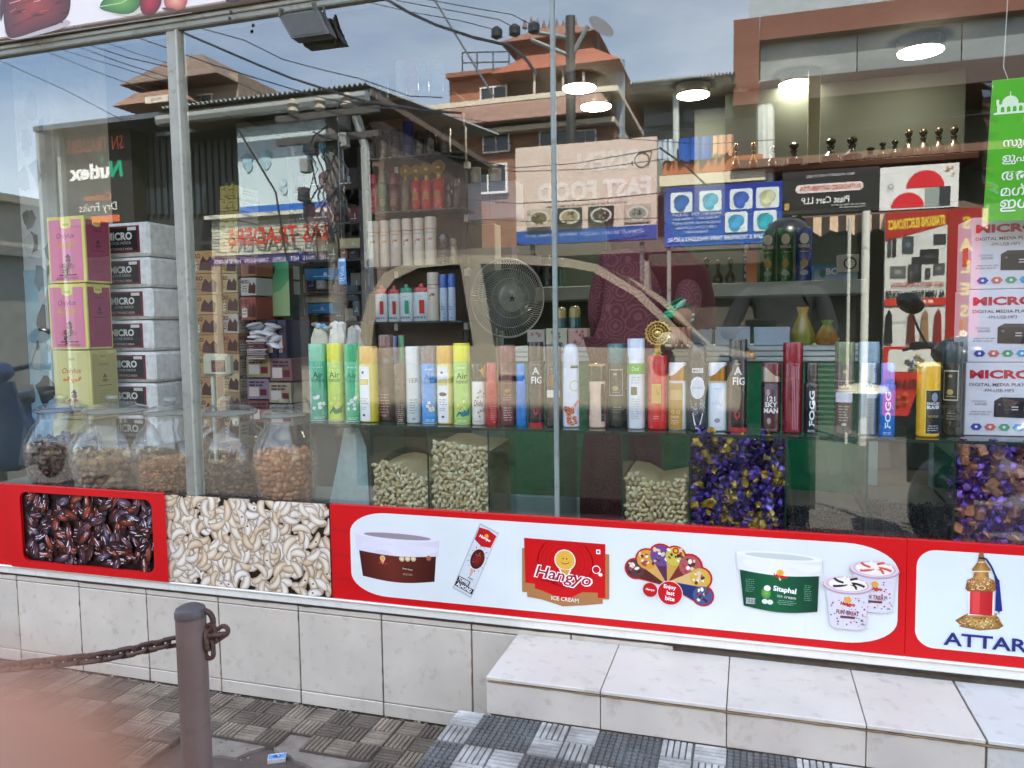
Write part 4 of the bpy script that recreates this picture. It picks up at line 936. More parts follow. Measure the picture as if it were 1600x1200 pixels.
C('spray_can', 'dark green can with a teal cap and framed label', SC, 949, 980, 537, Yc+.03, 'tall', '1c2c28', '3f7478', lambda pr, r, h: p_frame(pr, r, h, 'b8c0b0'))
C('spray_can', 'white can with a green band and columns of fine print', SC, 980, 1008, 529, Yc, 'tall', 'd4dce2', 'd8e2f0', p_grn)
def ornate(x, y, z, R0, t, col='b8984a'):
    """pierced round stopper on a gilt neck"""
    b = B(); b.lathe([(R0*.42, 0), (R0*.42, R0*.18), (R0*.3, R0*.3), (R0*.3, R0*.8), (R0*.38, R0*.85), (R0*.36, R0*1.0)], 16, col, 'me', (x, y, z)); part(b, 'gilt_neck', t)
    cz = z+R0*1.85; b = B()
    for rr_, th in ((.97, .085), (.72, .05), (.42, .09)):
        b.tube([(x+R0*rr_*cos(a), y, cz+R0*rr_*sin(a)) for a in [2*pi*i/24 for i in range(24)]], R0*th, col, 'me', 6, True)
    for k in range(18):
        a = 2*pi*k/18; b.tube([(x+R0*q*cos(a+o), y-.0004, cz+R0*q*sin(a+o)) for q, o in ((.42, 0), (.58, .17), (.72, -.05), (.86, .14), (1.0, 0))], R0*.045, col, 'me', 5)
        b.blob((x+R0*1.03*cos(a), y, cz+R0*1.03*sin(a)), (R0*.1,)*3, col, 'me', 6, 4)
    b.blob((x, y, cz), (R0*.3, R0*.16, R0*.3), 'd8c070', 'me', 12, 6); part(b, 'pierced_stopper', t)
t, x, y, r, h = C('perfume_bottle', 'red perfume bottle with a large pierced gold stopper on the glass counter', 'perfume bottle', 1012, 1043, 555, Yc, 'plain', 'c4181e', None, p_red, group='perfume bottles')
ornate(x, y, SHZ+h, pxr(1009, 1046, 540, Yc), t)
C('spray_can', 'gold can with a white edge and white and gold cap', SC, 1044, 1073, 566, Yc, 'cap', 'd8dade', 'dfe0e0', p_gold)
C('spray_can', 'dark navy can with a white oval and a black domed cap', SC, 1075, 1105, 535, Yc, 'dome', '1a2434', '303436', p_ax)
C('spray_can', 'white can with Arabic script and a white and gold cap', SC, 1106, 1136, 566, Yc, 'cap', 'd6dce2', 'e0e2e4', p_gw)
C('spray_can', 'black FIG can with a pink edge, left of the short maroon can', SC, 1138, 1168, 530, Yc, 'tall', '120e12', '2a3030', lambda pr, r, h: (pr.rect(-r*1.2, .004, -r*.75, h*.75, '8a5058'), p_fig(pr, r, h)), bot='b83038')
C('spray_can', 'short maroon can reading 121 SKY MAN with a silver cut cap', SC, 1189, 1221, 567, Yc, 'cap', '3c1c22', '6a2a2e', lambda pr, r, h: (wave(pr, -r, h, 'c8c0b8'), p_sky(pr, r, h)))
C('spray_can', 'tall crimson can with pale vertical stripes of print', SC, 1222, 1255, 535, Yc, 'tall', '7c1424', '8c1628', p_redline)
C('spray_can', 'black FOGG can with white vertical lettering', SC, 1256, 1280, 567, Yc-.01, 'neck', '11161e', '0e1012', p_vert('FOGG', 'e8ecf0'))
C('spray_can', 'olive capped taupe can with a white sticker', SC, 1303, 1336, 534, Yc, 'tall', '5f5648', '77805e', p_olive)
C('spray_can', 'silver can with a pale blue cap beside the blue FOGG can', SC, 1339, 1374, 534, Yc, 'tall', 'aebcc2', '8aa4b4', p_silver, m='me')
C('spray_can', 'bright blue FOGG can with white vertical lettering', SC, 1374, 1400, 567, Yc-.02, 'neck', '1c78d4', '2a88e0', p_vert('FOGG', 'd8ecf8'))
C('spray_can', 'yellow can with a navy label near the right end of the counter', SC, 1432, 1470, 566, Yc-.01, 'plain', 'e8b010', None, p_eng)
C('spray_can', 'dark olive can with a teal black cap and framed label at the right end', SC, 1471, 1504, 534, Yc+.02, 'tall', '24261c', '22343a', p_frame)
# crumpled bags behind the first cans
for (px0, px1, py, col, lab) in ((484, 514, 512, 'd0c8b4', 'crumpled ochre and white bag top behind the leftmost green can'), (512, 540, 505, 'd4d2cc', 'white crumpled bag top behind the lime yellow can'), (540, 563, 512, 'b8b6b0', 'grey white crumpled bag top behind the third can')):
    b = B(); a, c = P(px0, py, .16), P(px1, py, .16); R = random.Random(px0)
    rw = (c.x-a.x)/2; zt = P(px0, py, .16).z
    prof = [(rw*R.uniform(.8, 1.05), z) for z in [SHZ+(zt-SHZ)*k/9 for k in range(9)]]+[(rw*.75, zt-.004), (rw*.35, zt+.004), (.0005, zt)]
    b.lathe(prof, 14, col, 'cl', ((a.x+c.x)/2, .17, 0))
    for q in b.v: q += Vector((R.uniform(-.006, .006), R.uniform(-.006, .006), R.uniform(-.006, .006)))
    solo(b, 'wrapped_bottle', lab, 'wrapped bottle', 'bagged bottles behind the cans')
b = B()
for k in range(5): b.blob(P(492+k*6, 510+R_.uniform(-4, 3), .15), (.014, .01, .008), R_.choice(['6a94b8', '8ab0cc', '9a8a68']), 'cl', 8, 5, None, 0, .5)
solo(b, 'crumpled_wrapper', 'pale blue crumpled wrapper on the bags behind the first cans', 'wrapper')

# ---- glass counter: top, bins with nuts and sweets
ctop = thing('glass_counter', 'long green edged glass shelf carrying the spray cans', 'shelf', (-.3, .15, SHZ-.008))
b = B(); xl_, xr_ = P(478, 655, .02).x, 1.2; b.box((xl_, .022, SHZ-.0085), (xr_, .34, SHZ-.0005), 'c0d8d0', 'gt', .001); part(b, 'shelf_glass', ctop)
b = B(); b.box((xl_, .020, SHZ-.0085), (xr_, .0222, SHZ-.001), '16302a', 'pl'); part(b, 'front_edge', ctop)
BX = [487, 577, 669, 763, 868, 971, 1076, 1226, 1352, 1488, 1640]
ZB = .43
xs_ = [P(q, 760, .03).x for q in BX]
BL = ['empty glass bin behind the pale sheet', 'glass bin a third full of cashews', 'glass bin nearly full of cashews', 'empty glass bin left of the thin mullion', 'empty glass bin right of the thin mullion', 'glass bin of pistachios', 'glass bin full of gold and purple sweets', 'glass bin with a low layer of black raisins over green', 'glass bin of black raisins beside the purple sweets', 'glass bin full of purple and copper sweets']
for i in range(10):
    t = thing('glass_bin', BL[i], 'glass bin', ((xs_[i]+xs_[i+1])/2, .17, ZB), 'glass bins under the counter top')
    b = B(); b.box((xs_[i]+.0008, .028, ZB), (xs_[i]+.0052, .31, SHZ-.010), '2a4a42', 'gt'); part(b, 'side_pane', t)
    b = B(); b.box((xs_[i]+.0006, .0262, ZB), (xs_[i]+.0055, .0278, SHZ-.010), '17322c', 'pl'); part(b, 'pane_edge', t)
    b = B(); b.box((xs_[i]+.006, .022, ZB), (xs_[i+1], .0255, SHZ-.012), 'ffffff', 'gt'); part(b, 'front_pane', t)
    b = B(); b.box((xs_[i]+.006, .30, ZB), (xs_[i+1], .304, SHZ-.03), 'ffffff', 'gt'); part(b, 'back_pane', t)
    b = B(); b.box((xs_[i]+.006, .026, ZB-.006), (xs_[i+1], .31, ZB), '8fa8a0', 'gt'); part(b, 'floor_pane', t)
def heap(i, tops, col, depth=.2):
    """solid mass behind the visible pieces"""
    xa, xb = xs_[i]+.009, xs_[i+1]-.003; b = B(); n = len(tops)-1
    f = lambda k: P(BX[i]+(BX[i+1]-BX[i])*k/n, tops[k], .05).z-.012
    vs = []; 
    for k in range(n+1):
        x = xa+(xb-xa)*k/n; vs += [(x, .052, ZB), (x, .052, f(k)), (x, .27, f(k)+.01), (x, .27, ZB)]
    fs = [(4*k+j, 4*k+4+j, 4*k+4+(j+1) % 4, 4*k+(j+1) % 4) for k in range(n) for j in range(4)]; b.mesh(vs, fs, col, 'nu'); return xa, xb, f, b
def fill(i, tops, col, protos, sp, name, label, group, cat, layers=2, heapname='nut_heap', turn3=True, singles=300, seed=0, zlow=.60):
    xa, xb, f, hb = heap(i, tops, col); R = random.Random(seed+i); n = len(tops)-1; pts = []
    rows = int((.96-zlow)/(sp*.8))
    for L in range(layers):
        for rI in range(rows):
            z = zlow+rI*sp*.8
            m = int((xb-xa)/sp)
            for k in range(m):
                x = xa+sp*.45+(k+.5*(rI % 2))*sp*(xb-xa-sp*.9)/max(1e-6, sp*(m-.5))+R.uniform(-.2, .2)*sp
                t = min(max((x-xa)/(xb-xa), 0), .999)*n; kk = int(t); zt = f(kk)*(1-t+kk)+f(kk+1)*(t-kk)+.012+R.uniform(-.3, .5)*sp
                if z > zt or x > xb-.2*sp or x < xa+.2*sp: continue
                pts.append((x, .037+sp*.22+L*sp*.62+R.uniform(-.15, .15)*sp, z+R.uniform(-.25, .25)*sp))
    rest = B(); made = 0
    for p in pts:
        pm_ = R.choice(protos); rot = (R.uniform(-.6, .6)+pi/2, R.uniform(0, 2*pi), R.uniform(-.5, .5)) if turn3 else (R.uniform(0, 6), R.uniform(0, 6), R.uniform(0, 6))
        if made < singles and p[1] < .037+sp*.5:
            o = bpy.data.objects.new(name, pm_); COL.objects.link(o); o.location = p; o.rotation_euler = rot; s_ = R.uniform(.88, 1.12)*(1.2 if name == 'wrapped_sweet' else 1); o.scale = (s_, s_, s_)
            props(o, label, cat, group); ORG[o] = Vector(p); made += 1
        else:
            from mathutils import Euler
            M = Euler(rot).to_matrix(); q = R.choice(protos_raw[pm_.name]); rest.mesh([M @ v+Vector(p) for v in q.v], q.f, None, q.m[0], True, None) if False else rest_add(rest, q, M, p)
    rest.v += [] ; j = len(rest.v); rest.v += hb.v; rest.f += [tuple(a+j for a in q) for q in hb.f]; rest.c += hb.c; rest.m += hb.m; rest.s += hb.s
    props(rest.build(heapname), 'heap of '+label.split(' in ')[0].replace('loose ', '')+'s filling the '+BL[i], 'heap', None, 'stuff')
def rest_add(rest, q, M, p):
    j = len(rest.v); p = Vector(p); rest.v += [M @ v+p for v in q.v]; rest.f += [tuple(a+j for a in f) for f in q.f]; rest.c += q.c; rest.m += q.m; rest.s += q.s
protos_raw = {}
def proto(bs, nm):
    out = []
    for b in bs: me = b.data(nm); protos_raw.setdefault(me.name, []).append(b); out.append(me)
    return out
def mk_cashew(s, c, seed):
    b = B(); R = random.Random(seed); rows = []; n = 8
    bend = R.uniform(1.6, 2.6); L = .0098*s; rad = L*2/bend
    pts = []; rs = []
    for i in range(n+1):
        t = -1+2*i/n; a = t*bend/2; pts.append((rad*sin(a), rad*cos(a)-rad*.75, .0006*sin(3*t))); rs.append(.0062*s*max(.12, (1-abs(t)**2.8))**.5*(1+.16*t))
    b.tube(pts, rs, c, 'nu', 7); return b
cash = proto([mk_cashew(1, c, k) for k, c in enumerate(['dcc8a0', 'e4d2ac', 'd2bc92', 'e8dab8', 'ccb48a'])], 'cashew_nut')
pist = proto([(lambda b: (b.blob((0, 0, 0), (.0092, .0060, .0056), c, 'nu', 8, 6, None, 0, .15), b)[1])(B()) for c in ('ccb88c', 'd8c498', 'c0aa80', 'dcc8a4')], 'pistachio_nut')
fill(1, [725, 722, 727, 742, 748], 'b8a27c', cash, .0165, 'cashew_nut', 'loose cashew nut in the bin a third full of cashews', 'cashew nuts in the left bin', 'nut', 2, singles=130, seed=1)
fill(2, [690, 690, 697, 698, 700], 'b8a27c', cash, .0165, 'cashew_nut', 'loose cashew nut in the bin nearly full of cashews', 'cashew nuts in the right bin', 'nut', 2, singles=165, seed=2)
fill(5, [738, 742, 756, 752, 748], 'ac9870', pist, .0160, 'pistachio_nut', 'loose pistachio nut in the pistachio bin', 'pistachio nuts in the glass bin', 'nut', 2, singles=170, seed=3)
def mk_sweet(c1, c2, seed, kind):
    b = B(); R = random.Random(seed); 
    if kind == 'cube':
        b.box((-.012, -.010, -.010), (.012, .010, .010), c1, 'fo', .003)
    else: b.blob((0, 0, 0), (.012, .0095, .0095), c1, 'fo', 8, 5, None, 0, .5)
    for d in (-1, 1):
        n = 7; vs = [(d*.010, 0, 0)]
        for k in range(n+1): a = 2*pi*k/n; vs.append((d*R.uniform(.019, .025), .0105*cos(a)*R.uniform(.6, 1.1), .0105*sin(a)*R.uniform(.6, 1.1)))
        b.mesh(vs, [(0, k+1, k+2) for k in range(n)], c2, 'fo')
    for q in b.v: q += Vector((R.uniform(-.0012, .0012), R.uniform(-.0012, .0012), R.uniform(-.0012, .0012)))
    return b
sw1 = proto([mk_sweet(a, c, k, kd) for k, (a, c, kd) in enumerate([('3c2866', '54409a', 'r'), ('6a4ab4', '3a2868', 'r'), ('4a3488', 'c8a850', 'r'), ('c0a04c', '4a3480', 'cube'), ('2c2048', '7a58c0', 'r'), ('b89848', 'a8842c', 'r'), ('5a3ea0', '2c1c4a', 'r'), ('241a3c', '40306a', 'cube'), ('6a50a8', '7a68b0', 'r')])], 'wrapped_sweet')
sw2 = proto([mk_sweet(a, c, k+20, kd) for k, (a, c, kd) in enumerate([('5a3a98', '8a60c8', 'r'), ('6c44a8', '4a2c78', 'r'), ('a86c68', '7a467a', 'cube'), ('8a58b8', '5a348a', 'r'), ('b8785c', '8a5480', 'cube'), ('442a68', '6a4898', 'r')])], 'wrapped_sweet')
fill(6, [680, 676, 686, 694, 680, 682, 690], '1c1428', sw1, .0225, 'wrapped_sweet', 'loose gold and purple wrapped sweet in the full sweet bin', 'gold and purple sweets in the glass bin', 'sweet', 2, 'sweet_heap', False, 140, 4)
fill(9, [712, 700, 696, 704, 700, 700], '2a1c34', sw2, .025, 'wrapped_sweet', 'loose purple and copper wrapped sweet in the right hand bin', 'purple and copper sweets in the glass bin', 'sweet', 2, 'sweet_heap', False, 140, 5)
rais = proto([(lambda b: (b.blob((0, 0, 0), (.0052, .0036, .0032), c, 'nu', 6, 4, None, 0, .7), b)[1])(B()) for c in ('15171c', '1d2026', '101216', '22242a')], 'raisin')
fill(7, [788, 790, 793, 796, 797], '121418', rais, .0085, 'raisin', 'black raisin in the raisin bins', 'raisins', 'raisin', 2, 'raisin_heap', False, 0, 6)
fill(8, [780, 783, 786, 787, 786], '121418', rais, .0085, 'raisin', 'black raisin in the raisin bins', 'raisins', 'raisin', 2, 'raisin_heap', False, 0, 7)
# pale sheet leaning in the first bin
b = B(); q = [P(515, 787, .2), P(577, 790, .2), P(572, 700, .2), (P(560, 668, .2)), P(538, 668, .2), P(532, 700, .2)]
b.mesh(q+[p+Vector((0, .004, 0)) for p in q], [tuple(range(6)), tuple(range(11, 5, -1))]+[(i, (i+1) % 6, (i+1) % 6+6, i+6) for i in range(6)], 'a8bcc0', 'cl'); solo(b, 'plastic_sheet', 'pale grey plastic sheet leaning behind the glass left of the cashew bin', 'sheet')

# ---- jars
LEDGE = .60
b = B(); b.box((X0+.03, .03, LEDGE-.03), (P(486, 700, .03).x, .62, LEDGE), '8a9088', 'mt', .002)
lt = thing('display_ledge', 'grey ledge behind the glass carrying the five jars', 'ledge', b.ctr()); part(b, 'ledge_top', lt)
def jar(px0, px1, pyk, Y, label, kind, topf):
    a, c = P(px0, 710, Y), P(px1, 710, Y); r = (c.x-a.x)/2; x = (a.x+c.x)/2; zt = P((px0+px1)/2, pyk, Y).z; h = zt-LEDGE
    t = thing('glass_jar', label, 'jar', (x, Y, LEDGE), 'glass jars of nuts behind the window')
    b = B(); prof = [(r*.70, .002), (r*.78, .01), (r*.92, h*.22), (r, h*.42), (r*.97, h*.56), (r*.80, h*.69), (r*.62, h*.755), (r*.60, h*.82), (r*.66, h*.84)]
    b.lathe(prof, 36, 'ffffff', 'gj', (x, Y, LEDGE)); part(b, 'glass_body', t)
    b = B(); b.lathe([(r*.70, h*.845), (r*.71, h*.862), (r*.66, h*.88), (r*.40, h*.915), (r*.14, h*.925), (r*.10, h*.94), (r*.19, h*.965), (r*.17, h*.99), (.0001, h)], 30, 'ffffff', 'gj', (x, Y, LEDGE)); part(b, 'glass_lid', t)
    b = B(); b.tube([(x+r*.685*cos(q), Y+r*.685*sin(q), LEDGE+h*.845) for q in [2*pi*i/28 for i in range(28)]], .0022, '56645f', 'pl', 5, True); part(b, 'lid_rim', t)
    R = random.Random(px0); col, rad, cols, lump = kind
    b = B(); hp = [(rr_*.90, z) for rr_, z in prof if z < h*topf]; hp[0] = (hp[0][0], .006)
    b.lathe(hp+[(r*.86, h*topf), (.0001, h*(topf+.02))], 26, col, 'nu', (x, Y, LEDGE))
    def rat(z):
        for (r1, z1), (r2, z2) in zip(prof, prof[1:]):
            if z1 <= z <= z2: return r1+(r2-r1)*(z-z1)/(z2-z1)
        return prof[0][0]
    heapb = b; singles = 0
    z = rad*.7
    while z < h*topf:
        rr_ = rat(z)*.955-rad*.55; n = max(6, int(2*pi*rr_/(rad*1.75)))
        for k in range(n):
            an = 2*pi*(k+.5*(int(z/rad) % 2))/n+R.uniform(-.1, .1)
            p = (x+rr_*cos(an), Y+rr_*sin(an), LEDGE+z+R.uniform(-.2, .2)*rad)
            if sin(an) > .25: continue
            M = Matrix.Rotation(R.uniform(0, 6), 3, 'X') @ Matrix.Rotation(R.uniform(0, 6), 3, 'Z')
            heapb.blob(p, (rad*1.12, rad*.86, rad*.8), R.choice(cols), 'nu', 7, 5, M, 0, lump)
        z += rad*1.5
    for k in range(40):
        an = R.uniform(0, 6.28); q = sqrt(R.random())*r*.8; heapb.blob((x+q*cos(an), Y+q*sin(an), LEDGE+h*topf+R.uniform(0, rad)), (rad*1.1, rad*.85, rad*.8), R.choice(cols), 'nu', 7, 4, Matrix.Rotation(R.uniform(0, 6), 3, 'Y'), 0, lump)
    o = part(heapb, 'nut_filling', t); o['kind'] = 'stuff'
    return t
jar(58, 143, 616, .20, 'round glass jar of dark brown walnuts, leftmost of the five jars', ('3c2a22', .0125, ['4a3228', '5a4034', '3f2a22', '6a4a3c'], .25), .56)
jar(131, 239, 616, .18, 'round glass jar of figs in front of the yellow box', ('6a5236', .016, ['7a5c3c', '8a6c48', '6a4c30', '94764e'], .5), .43)
jar(222, 318, 620, .22, 'round glass jar of orange almonds in front of the white bales', ('8a5c30', .0085, ['a8703a', '94602e', 'b47c44', '865428'], .15), .42)
jar(305, 413, 618, .17, 'round glass jar of brown dates under white sugar, right of the left mullion', ('4a3426', .011, ['5a3c2a', '6a4832', '4a3022', '7d5a40'], .4), .38)
jar(404, 490, 622, .20, 'round glass jar of orange apricots, rightmost of the five jars', ('9a6038', .012, ['b47446', 'a8683a', 'c48656', '945a30'], .2), .52)
# ------------------------------------------------------------------ stock further inside
def faceprint(px0, px1, Y, off=0): 
    return None
def carton(name, label, cat, px0, py0, px1, py1, Y, col, pxs=None, draw=None, drawside=None, group=None, bev=.002, zb=None, d=.25, side='right', sidecol=None, m='mt'):
    """carton with its front at depth Y; its right side reaches photo column pxs"""
    a, c = P(px0, (py0+py1)/2, Y), P(px1, (py0+py1)/2, Y); zt = P((px0+px1)/2, py0, Y).z
    if zb is None: zb = P((px0+px1)/2, py1, Y).z
    if pxs is not None: d = max(.03, depth_at(pxs, (py0+py1)/2, c.x)-Y)
    t = thing(name, label, cat, ((a.x+c.x)/2, Y+d/2, zb), group)
    b = B(); b.box((a.x, Y, zb), (c.x, Y+d, zt), col, m, bev); part(b, 'box_body', t)
    W_, H_ = c.x-a.x, zt-zb
    if draw: b = B(); draw(Pr(b, plane((a.x, Y, zb))), W_, H_); part(b, 'front_print', t)
    if drawside: b = B(); drawside(Pr(b, plane((c.x, Y, zb), (0, 1, 0), (0, 0, 1), (1, 0, 0))), d, H_); part(b, 'side_print', t)
    return t
def d_lux(edge, fill_, ink_, acc):
    def f(pr, W, H):
        pr.rect(W*.045, H*.03, W*.93, H*.95, fill_); pr.poly([(W*.36, H*.99), (W*.66, H*.99), (W*.65, H*.84), (W*.51, H*.81), (W*.37, H*.84)], edge); pr.text('nura', W*.51, H*.875, H*.03, '4a4038', W*.2)
        pr.text('Onlylux', W*.5, H*.70, H*.105, ink_, W*.72, .02, shear=.25, bold=.005)
        for k in range(5): pr.ell(W*(.30+.1*k), H*(.575+.02*sin(k*2)), W*.06, H*.022, acc, 9, k)
        pr.poly([(W*.44, H*.38), (W*.53, H*.44), (W*.62, H*.38)], '5a4a68'); pr.ell(W*.53, H*.34, W*.08, H*.035, '7a5a78', 10); pr.fan([(W*(.5+.26*cos(a)), H*(.245+.06*sin(a))) for a in [2*pi*i/12 for i in range(12)]], '8a5a6a', fill_)
        flowers(pr, W*.5, H*.25, W*.16, ['a8583a', '6a4a6a', '8a7a3a', '4a3a4a'], 7, 3)
        pr.rect(W*.28, H*.11, W*.76, H*.125, '7a2a3a'); pr.lines(W*.5, H*.075, W*.7, 2, H*.02, shade(ink_, .8), .4)
    return f
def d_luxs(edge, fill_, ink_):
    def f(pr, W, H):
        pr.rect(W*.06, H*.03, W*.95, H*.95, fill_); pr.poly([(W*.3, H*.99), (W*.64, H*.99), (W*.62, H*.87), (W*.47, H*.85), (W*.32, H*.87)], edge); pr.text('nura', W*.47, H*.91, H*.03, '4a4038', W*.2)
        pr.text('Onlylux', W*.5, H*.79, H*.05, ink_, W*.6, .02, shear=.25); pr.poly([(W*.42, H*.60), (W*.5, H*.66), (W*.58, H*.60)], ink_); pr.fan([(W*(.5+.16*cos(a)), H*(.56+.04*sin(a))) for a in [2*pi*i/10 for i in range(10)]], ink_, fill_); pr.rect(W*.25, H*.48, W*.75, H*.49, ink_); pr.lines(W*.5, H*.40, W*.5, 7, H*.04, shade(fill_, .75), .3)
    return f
Yp = .30
PK, YE = 'e28aa2', 'e8dc78'
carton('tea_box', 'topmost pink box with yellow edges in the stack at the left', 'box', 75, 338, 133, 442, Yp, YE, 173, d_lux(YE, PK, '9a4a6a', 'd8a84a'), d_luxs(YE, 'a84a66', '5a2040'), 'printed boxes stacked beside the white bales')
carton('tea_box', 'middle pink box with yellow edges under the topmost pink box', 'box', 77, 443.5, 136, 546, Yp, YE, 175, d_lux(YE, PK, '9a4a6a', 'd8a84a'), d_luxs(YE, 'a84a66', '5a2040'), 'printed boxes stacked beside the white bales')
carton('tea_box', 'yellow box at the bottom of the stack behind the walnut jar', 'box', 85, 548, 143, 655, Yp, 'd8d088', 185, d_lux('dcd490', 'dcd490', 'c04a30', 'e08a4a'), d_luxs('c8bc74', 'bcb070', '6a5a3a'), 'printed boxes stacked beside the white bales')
carton('tea_box', 'plain lower carton under the yellow box hidden by the jars', 'box', 85, 656.5, 143, 770, Yp, 'c8c08a', 185, None, None, None, zb=LEDGE)
# white bales with black labels
ys = [347, 402, 450, 500, 549, 598, 648, 700]
def d_bale(pr, W, H):
    pr.rect(W*.10, H*.10, W*.84, H*.90, '7c1f2c'); pr.rect(W*.10, H*.16, W*.80, H*.84, '1a1418'); pr.text('MICRO', W*.46, H*.60, H*.24, 'f0eeea', W*.62, bold=.04); pr.text('LOOSE INDICA', W*.48, H*.40, H*.08, 'd8d0c8', W*.5); pr.text('ELECTRONICS INDIA', W*.46, H*.22, H*.07, 'e8d8d0', W*.6); pr.rect(W*.62, H*.76, W*.78, H*.86, 'e4e0e0')
nm = ['topmost', 'second', 'third', 'fourth', 'fifth', 'sixth', 'lowest']
for k in range(7):
    sh = R_.uniform(-2, 2)
    carton('wrapped_bale', nm[k]+' white wrapped bale with a black label in the stack behind the pink boxes', 'bale', 150+sh+k*1.5, ys[k]+1, 233+sh+k*1.5, ys[k+1]-1, .50, 'f0f3f1', 292+k*1.5, d_bale, None, 'white wrapped bales', .012, m='cl').rotation_euler[2] = R_.uniform(-.04, .04)
# brown cartons with the same word
def d_mic(seed, red=True):
    def f(pr, W, H):
        R = random.Random(seed)
        pr.text('MICRO', W*.30, H*.78, H*.22, '6a2018' if red else '3a2018', W*.5, bold=.04)
        if seed % 3 == 0: pr.rect(W*.1, H*.12, W*.42, H*.55, 'c8c4bc')
        pr.poly([(W*.48, H*.15), (W*.95, H*.1), (W*.98, H*.55), (W*.86, H*.75), (W*.74, H*.55), (W*.62, H*.78), (W*.52, H*.5)], '4a2018'); pr.lines(W*.3, H*.5, W*.4, 3, H*.13, '7a5a3a', .4, seed)
    return f
yy = [392, 428, 461, 492, 524, 556, 590, 622, 654, 690, 730]
KR = ['b08a52', 'a88250', 'b4925a', 'a67c4e', 'ac8656']
for k in range(10):
    carton('brown_carton', f'{["top", "second", "third", "fourth", "fifth", "sixth", "seventh", "eighth", "ninth", "lowest"][k]} brown carton with red print in the column right of the left mullion', 'carton', 288+k, yy[k], 336+k, yy[k+1]-.6, .62, KR[k % 5], None, d_mic(k), None, 'brown cartons right of the left mullion', d=.3, zb=None).rotation_euler[2] = R_.uniform(-.05, .05)
yy = [400, 428, 458, 490, 522, 553, 583, 613, 645, 690, 730]
for k in range(10):
    carton('brown_carton', f'{["top", "second", "third", "fourth", "fifth", "sixth", "seventh", "eighth", "ninth", "lowest"][k]} tan carton in the column of cartons left of the green poster', 'carton', 338+k*.5, yy[k], 371+k*.5, yy[k+1]-.6, .66, ['b49a62', 'c4b284', 'a88a56', 'b8b0a0', 'a8784a'][k % 5], 402, d_mic(k+4), d_mic(k+2, k % 2 == 0), 'tan cartons beside the green poster', d=.3).rotation_euler[2] = R_.uniform(-.04, .04)
for k, (y0, y1, c1, lab) in enumerate([(290, 310, 'b0a050', 'top yellow box of three on the upper carton stack'), (311, 329, 'b8a45a', 'middle yellow box of three on the upper carton stack'), (330, 345, 'a89a54', 'lowest yellow box of three on the upper carton stack'), (346, 372, 'b8b088', 'cream box below the three yellow boxes'), (373, 399, 'c4a878', 'tan box under the cream box on the tall stack')]):
    carton('small_box', lab, 'box', 343, y0, 371, y1, .70, c1, 404, lambda pr, W, H: (flowers(pr, W*.5, H*.5, W*.3, ['7a8a3a', 'c8b048', '5a6a2a'], 5, 2), pr.lines(W*.5, H*.2, W*.7, 1, H*.1, '6a5a2a')), lambda pr, W, H: (pr.rect(W*.05, H*.05, W*.95, H*.95, 'd0d2cc'), pr.lines(W*.5, H*.6, W*.6, 2, H*.2, '9a9a94')), 'yellow boxes on the tall stack')
for k, (px0, py0, px1, py1, c1, lab) in enumerate([(376, 402, 400, 432, '8a5c44', 'brown red carton at the top of the column by the green poster'), (376, 434, 400, 462, 'a8a8a0', 'grey carton under the brown red carton by the green poster'), (376, 464, 400, 500, '8a4a3c', 'rust red carton in the column by the green poster')]):
    carton('brown_carton', lab, 'carton', px0, py0, px1, py1, .60, c1, None, d_mic(k+7), None, 'cartons by the green poster', d=.2)
names = ['magazine bundle', 'folded shirt pile', 'carton']
for k, (px0, py0, px1, py1, c1, lab) in enumerate([(385, 556, 422, 590, '9a8a68', 'tan carton under the folded white clothes'), (422, 560, 456, 596, '7a5a5a', 'dull red carton beside the tan carton under the clothes'), (386, 592, 420, 624, '8a7a8a', 'mauve carton above the sugar jar'), (420, 598, 455, 630, 'a09078', 'pale brown carton above the apricot jar'), (388, 626, 420, 660, '7a4a4a', 'maroon carton directly above the sugar jar lid'), (421, 632, 458, 665, '8f8a80', 'grey carton directly above the apricot jar lid'), (386, 530, 416, 555, '5a2a30', 'dark maroon bundle under the white clothes'), (418, 500, 432, 560, '2c3040', 'navy packet standing beside the white clothes'), (434, 500, 447, 560, '3a3a4a', 'dark packet with white panel right of the navy packet')]):
    carton('stock_carton', lab, 'carton', px0, py0, px1, py1, .58, c1, None, lambda pr, W, H: (pr.rect(W*.1, H*.15, W*.55, H*.6, 'c8beb4'), pr.lines(W*.5, H*.8, W*.8, 2, H*.15, '3a2a2a', .5, 3), pr.rect(W*.6, H*.2, W*.9, H*.5, '6a2a2a')), None, 'mixed stock above the jars', d=.2)
R = random.Random(12)
b = B()
for k in range(26): b.blob(P(396+R.uniform(0, 36), 508+R.uniform(0, 34), .56+R.uniform(0, .05)), (R.uniform(.02, .045), .03, R.uniform(.008, .018)), R.choice(['d4d2d4', 'c4c2c8', 'dcdad8', 'b4b2b8']), 'cl', 9, 6, Matrix.Rotation(R.uniform(-.5, .5), 3, 'Y'), 0, .35)
solo(b, 'cloth_bundle', 'bundle of crumpled white clothes left of the navy packets', 'clothes')
# stack of folded magazines
t = thing('magazine_stack', 'stack of thin magazines under the white clothes', 'magazines', P(400, 566, .55))
for k in range(9):
    a = P(386, 532+k*3.4, .545); c = P(414, 532+k*3.4, .545); b = B(); b.box((a.x+R.uniform(-.006, .006), .545, a.z-.006), (c.x+R.uniform(-.006, .006), .57, a.z), R.choice(['c8bcb4', '9a8a88', '6a3a40', 'b8b0a8', '8a7a70']), 'mt', .001); part(b, 'magazine', t)
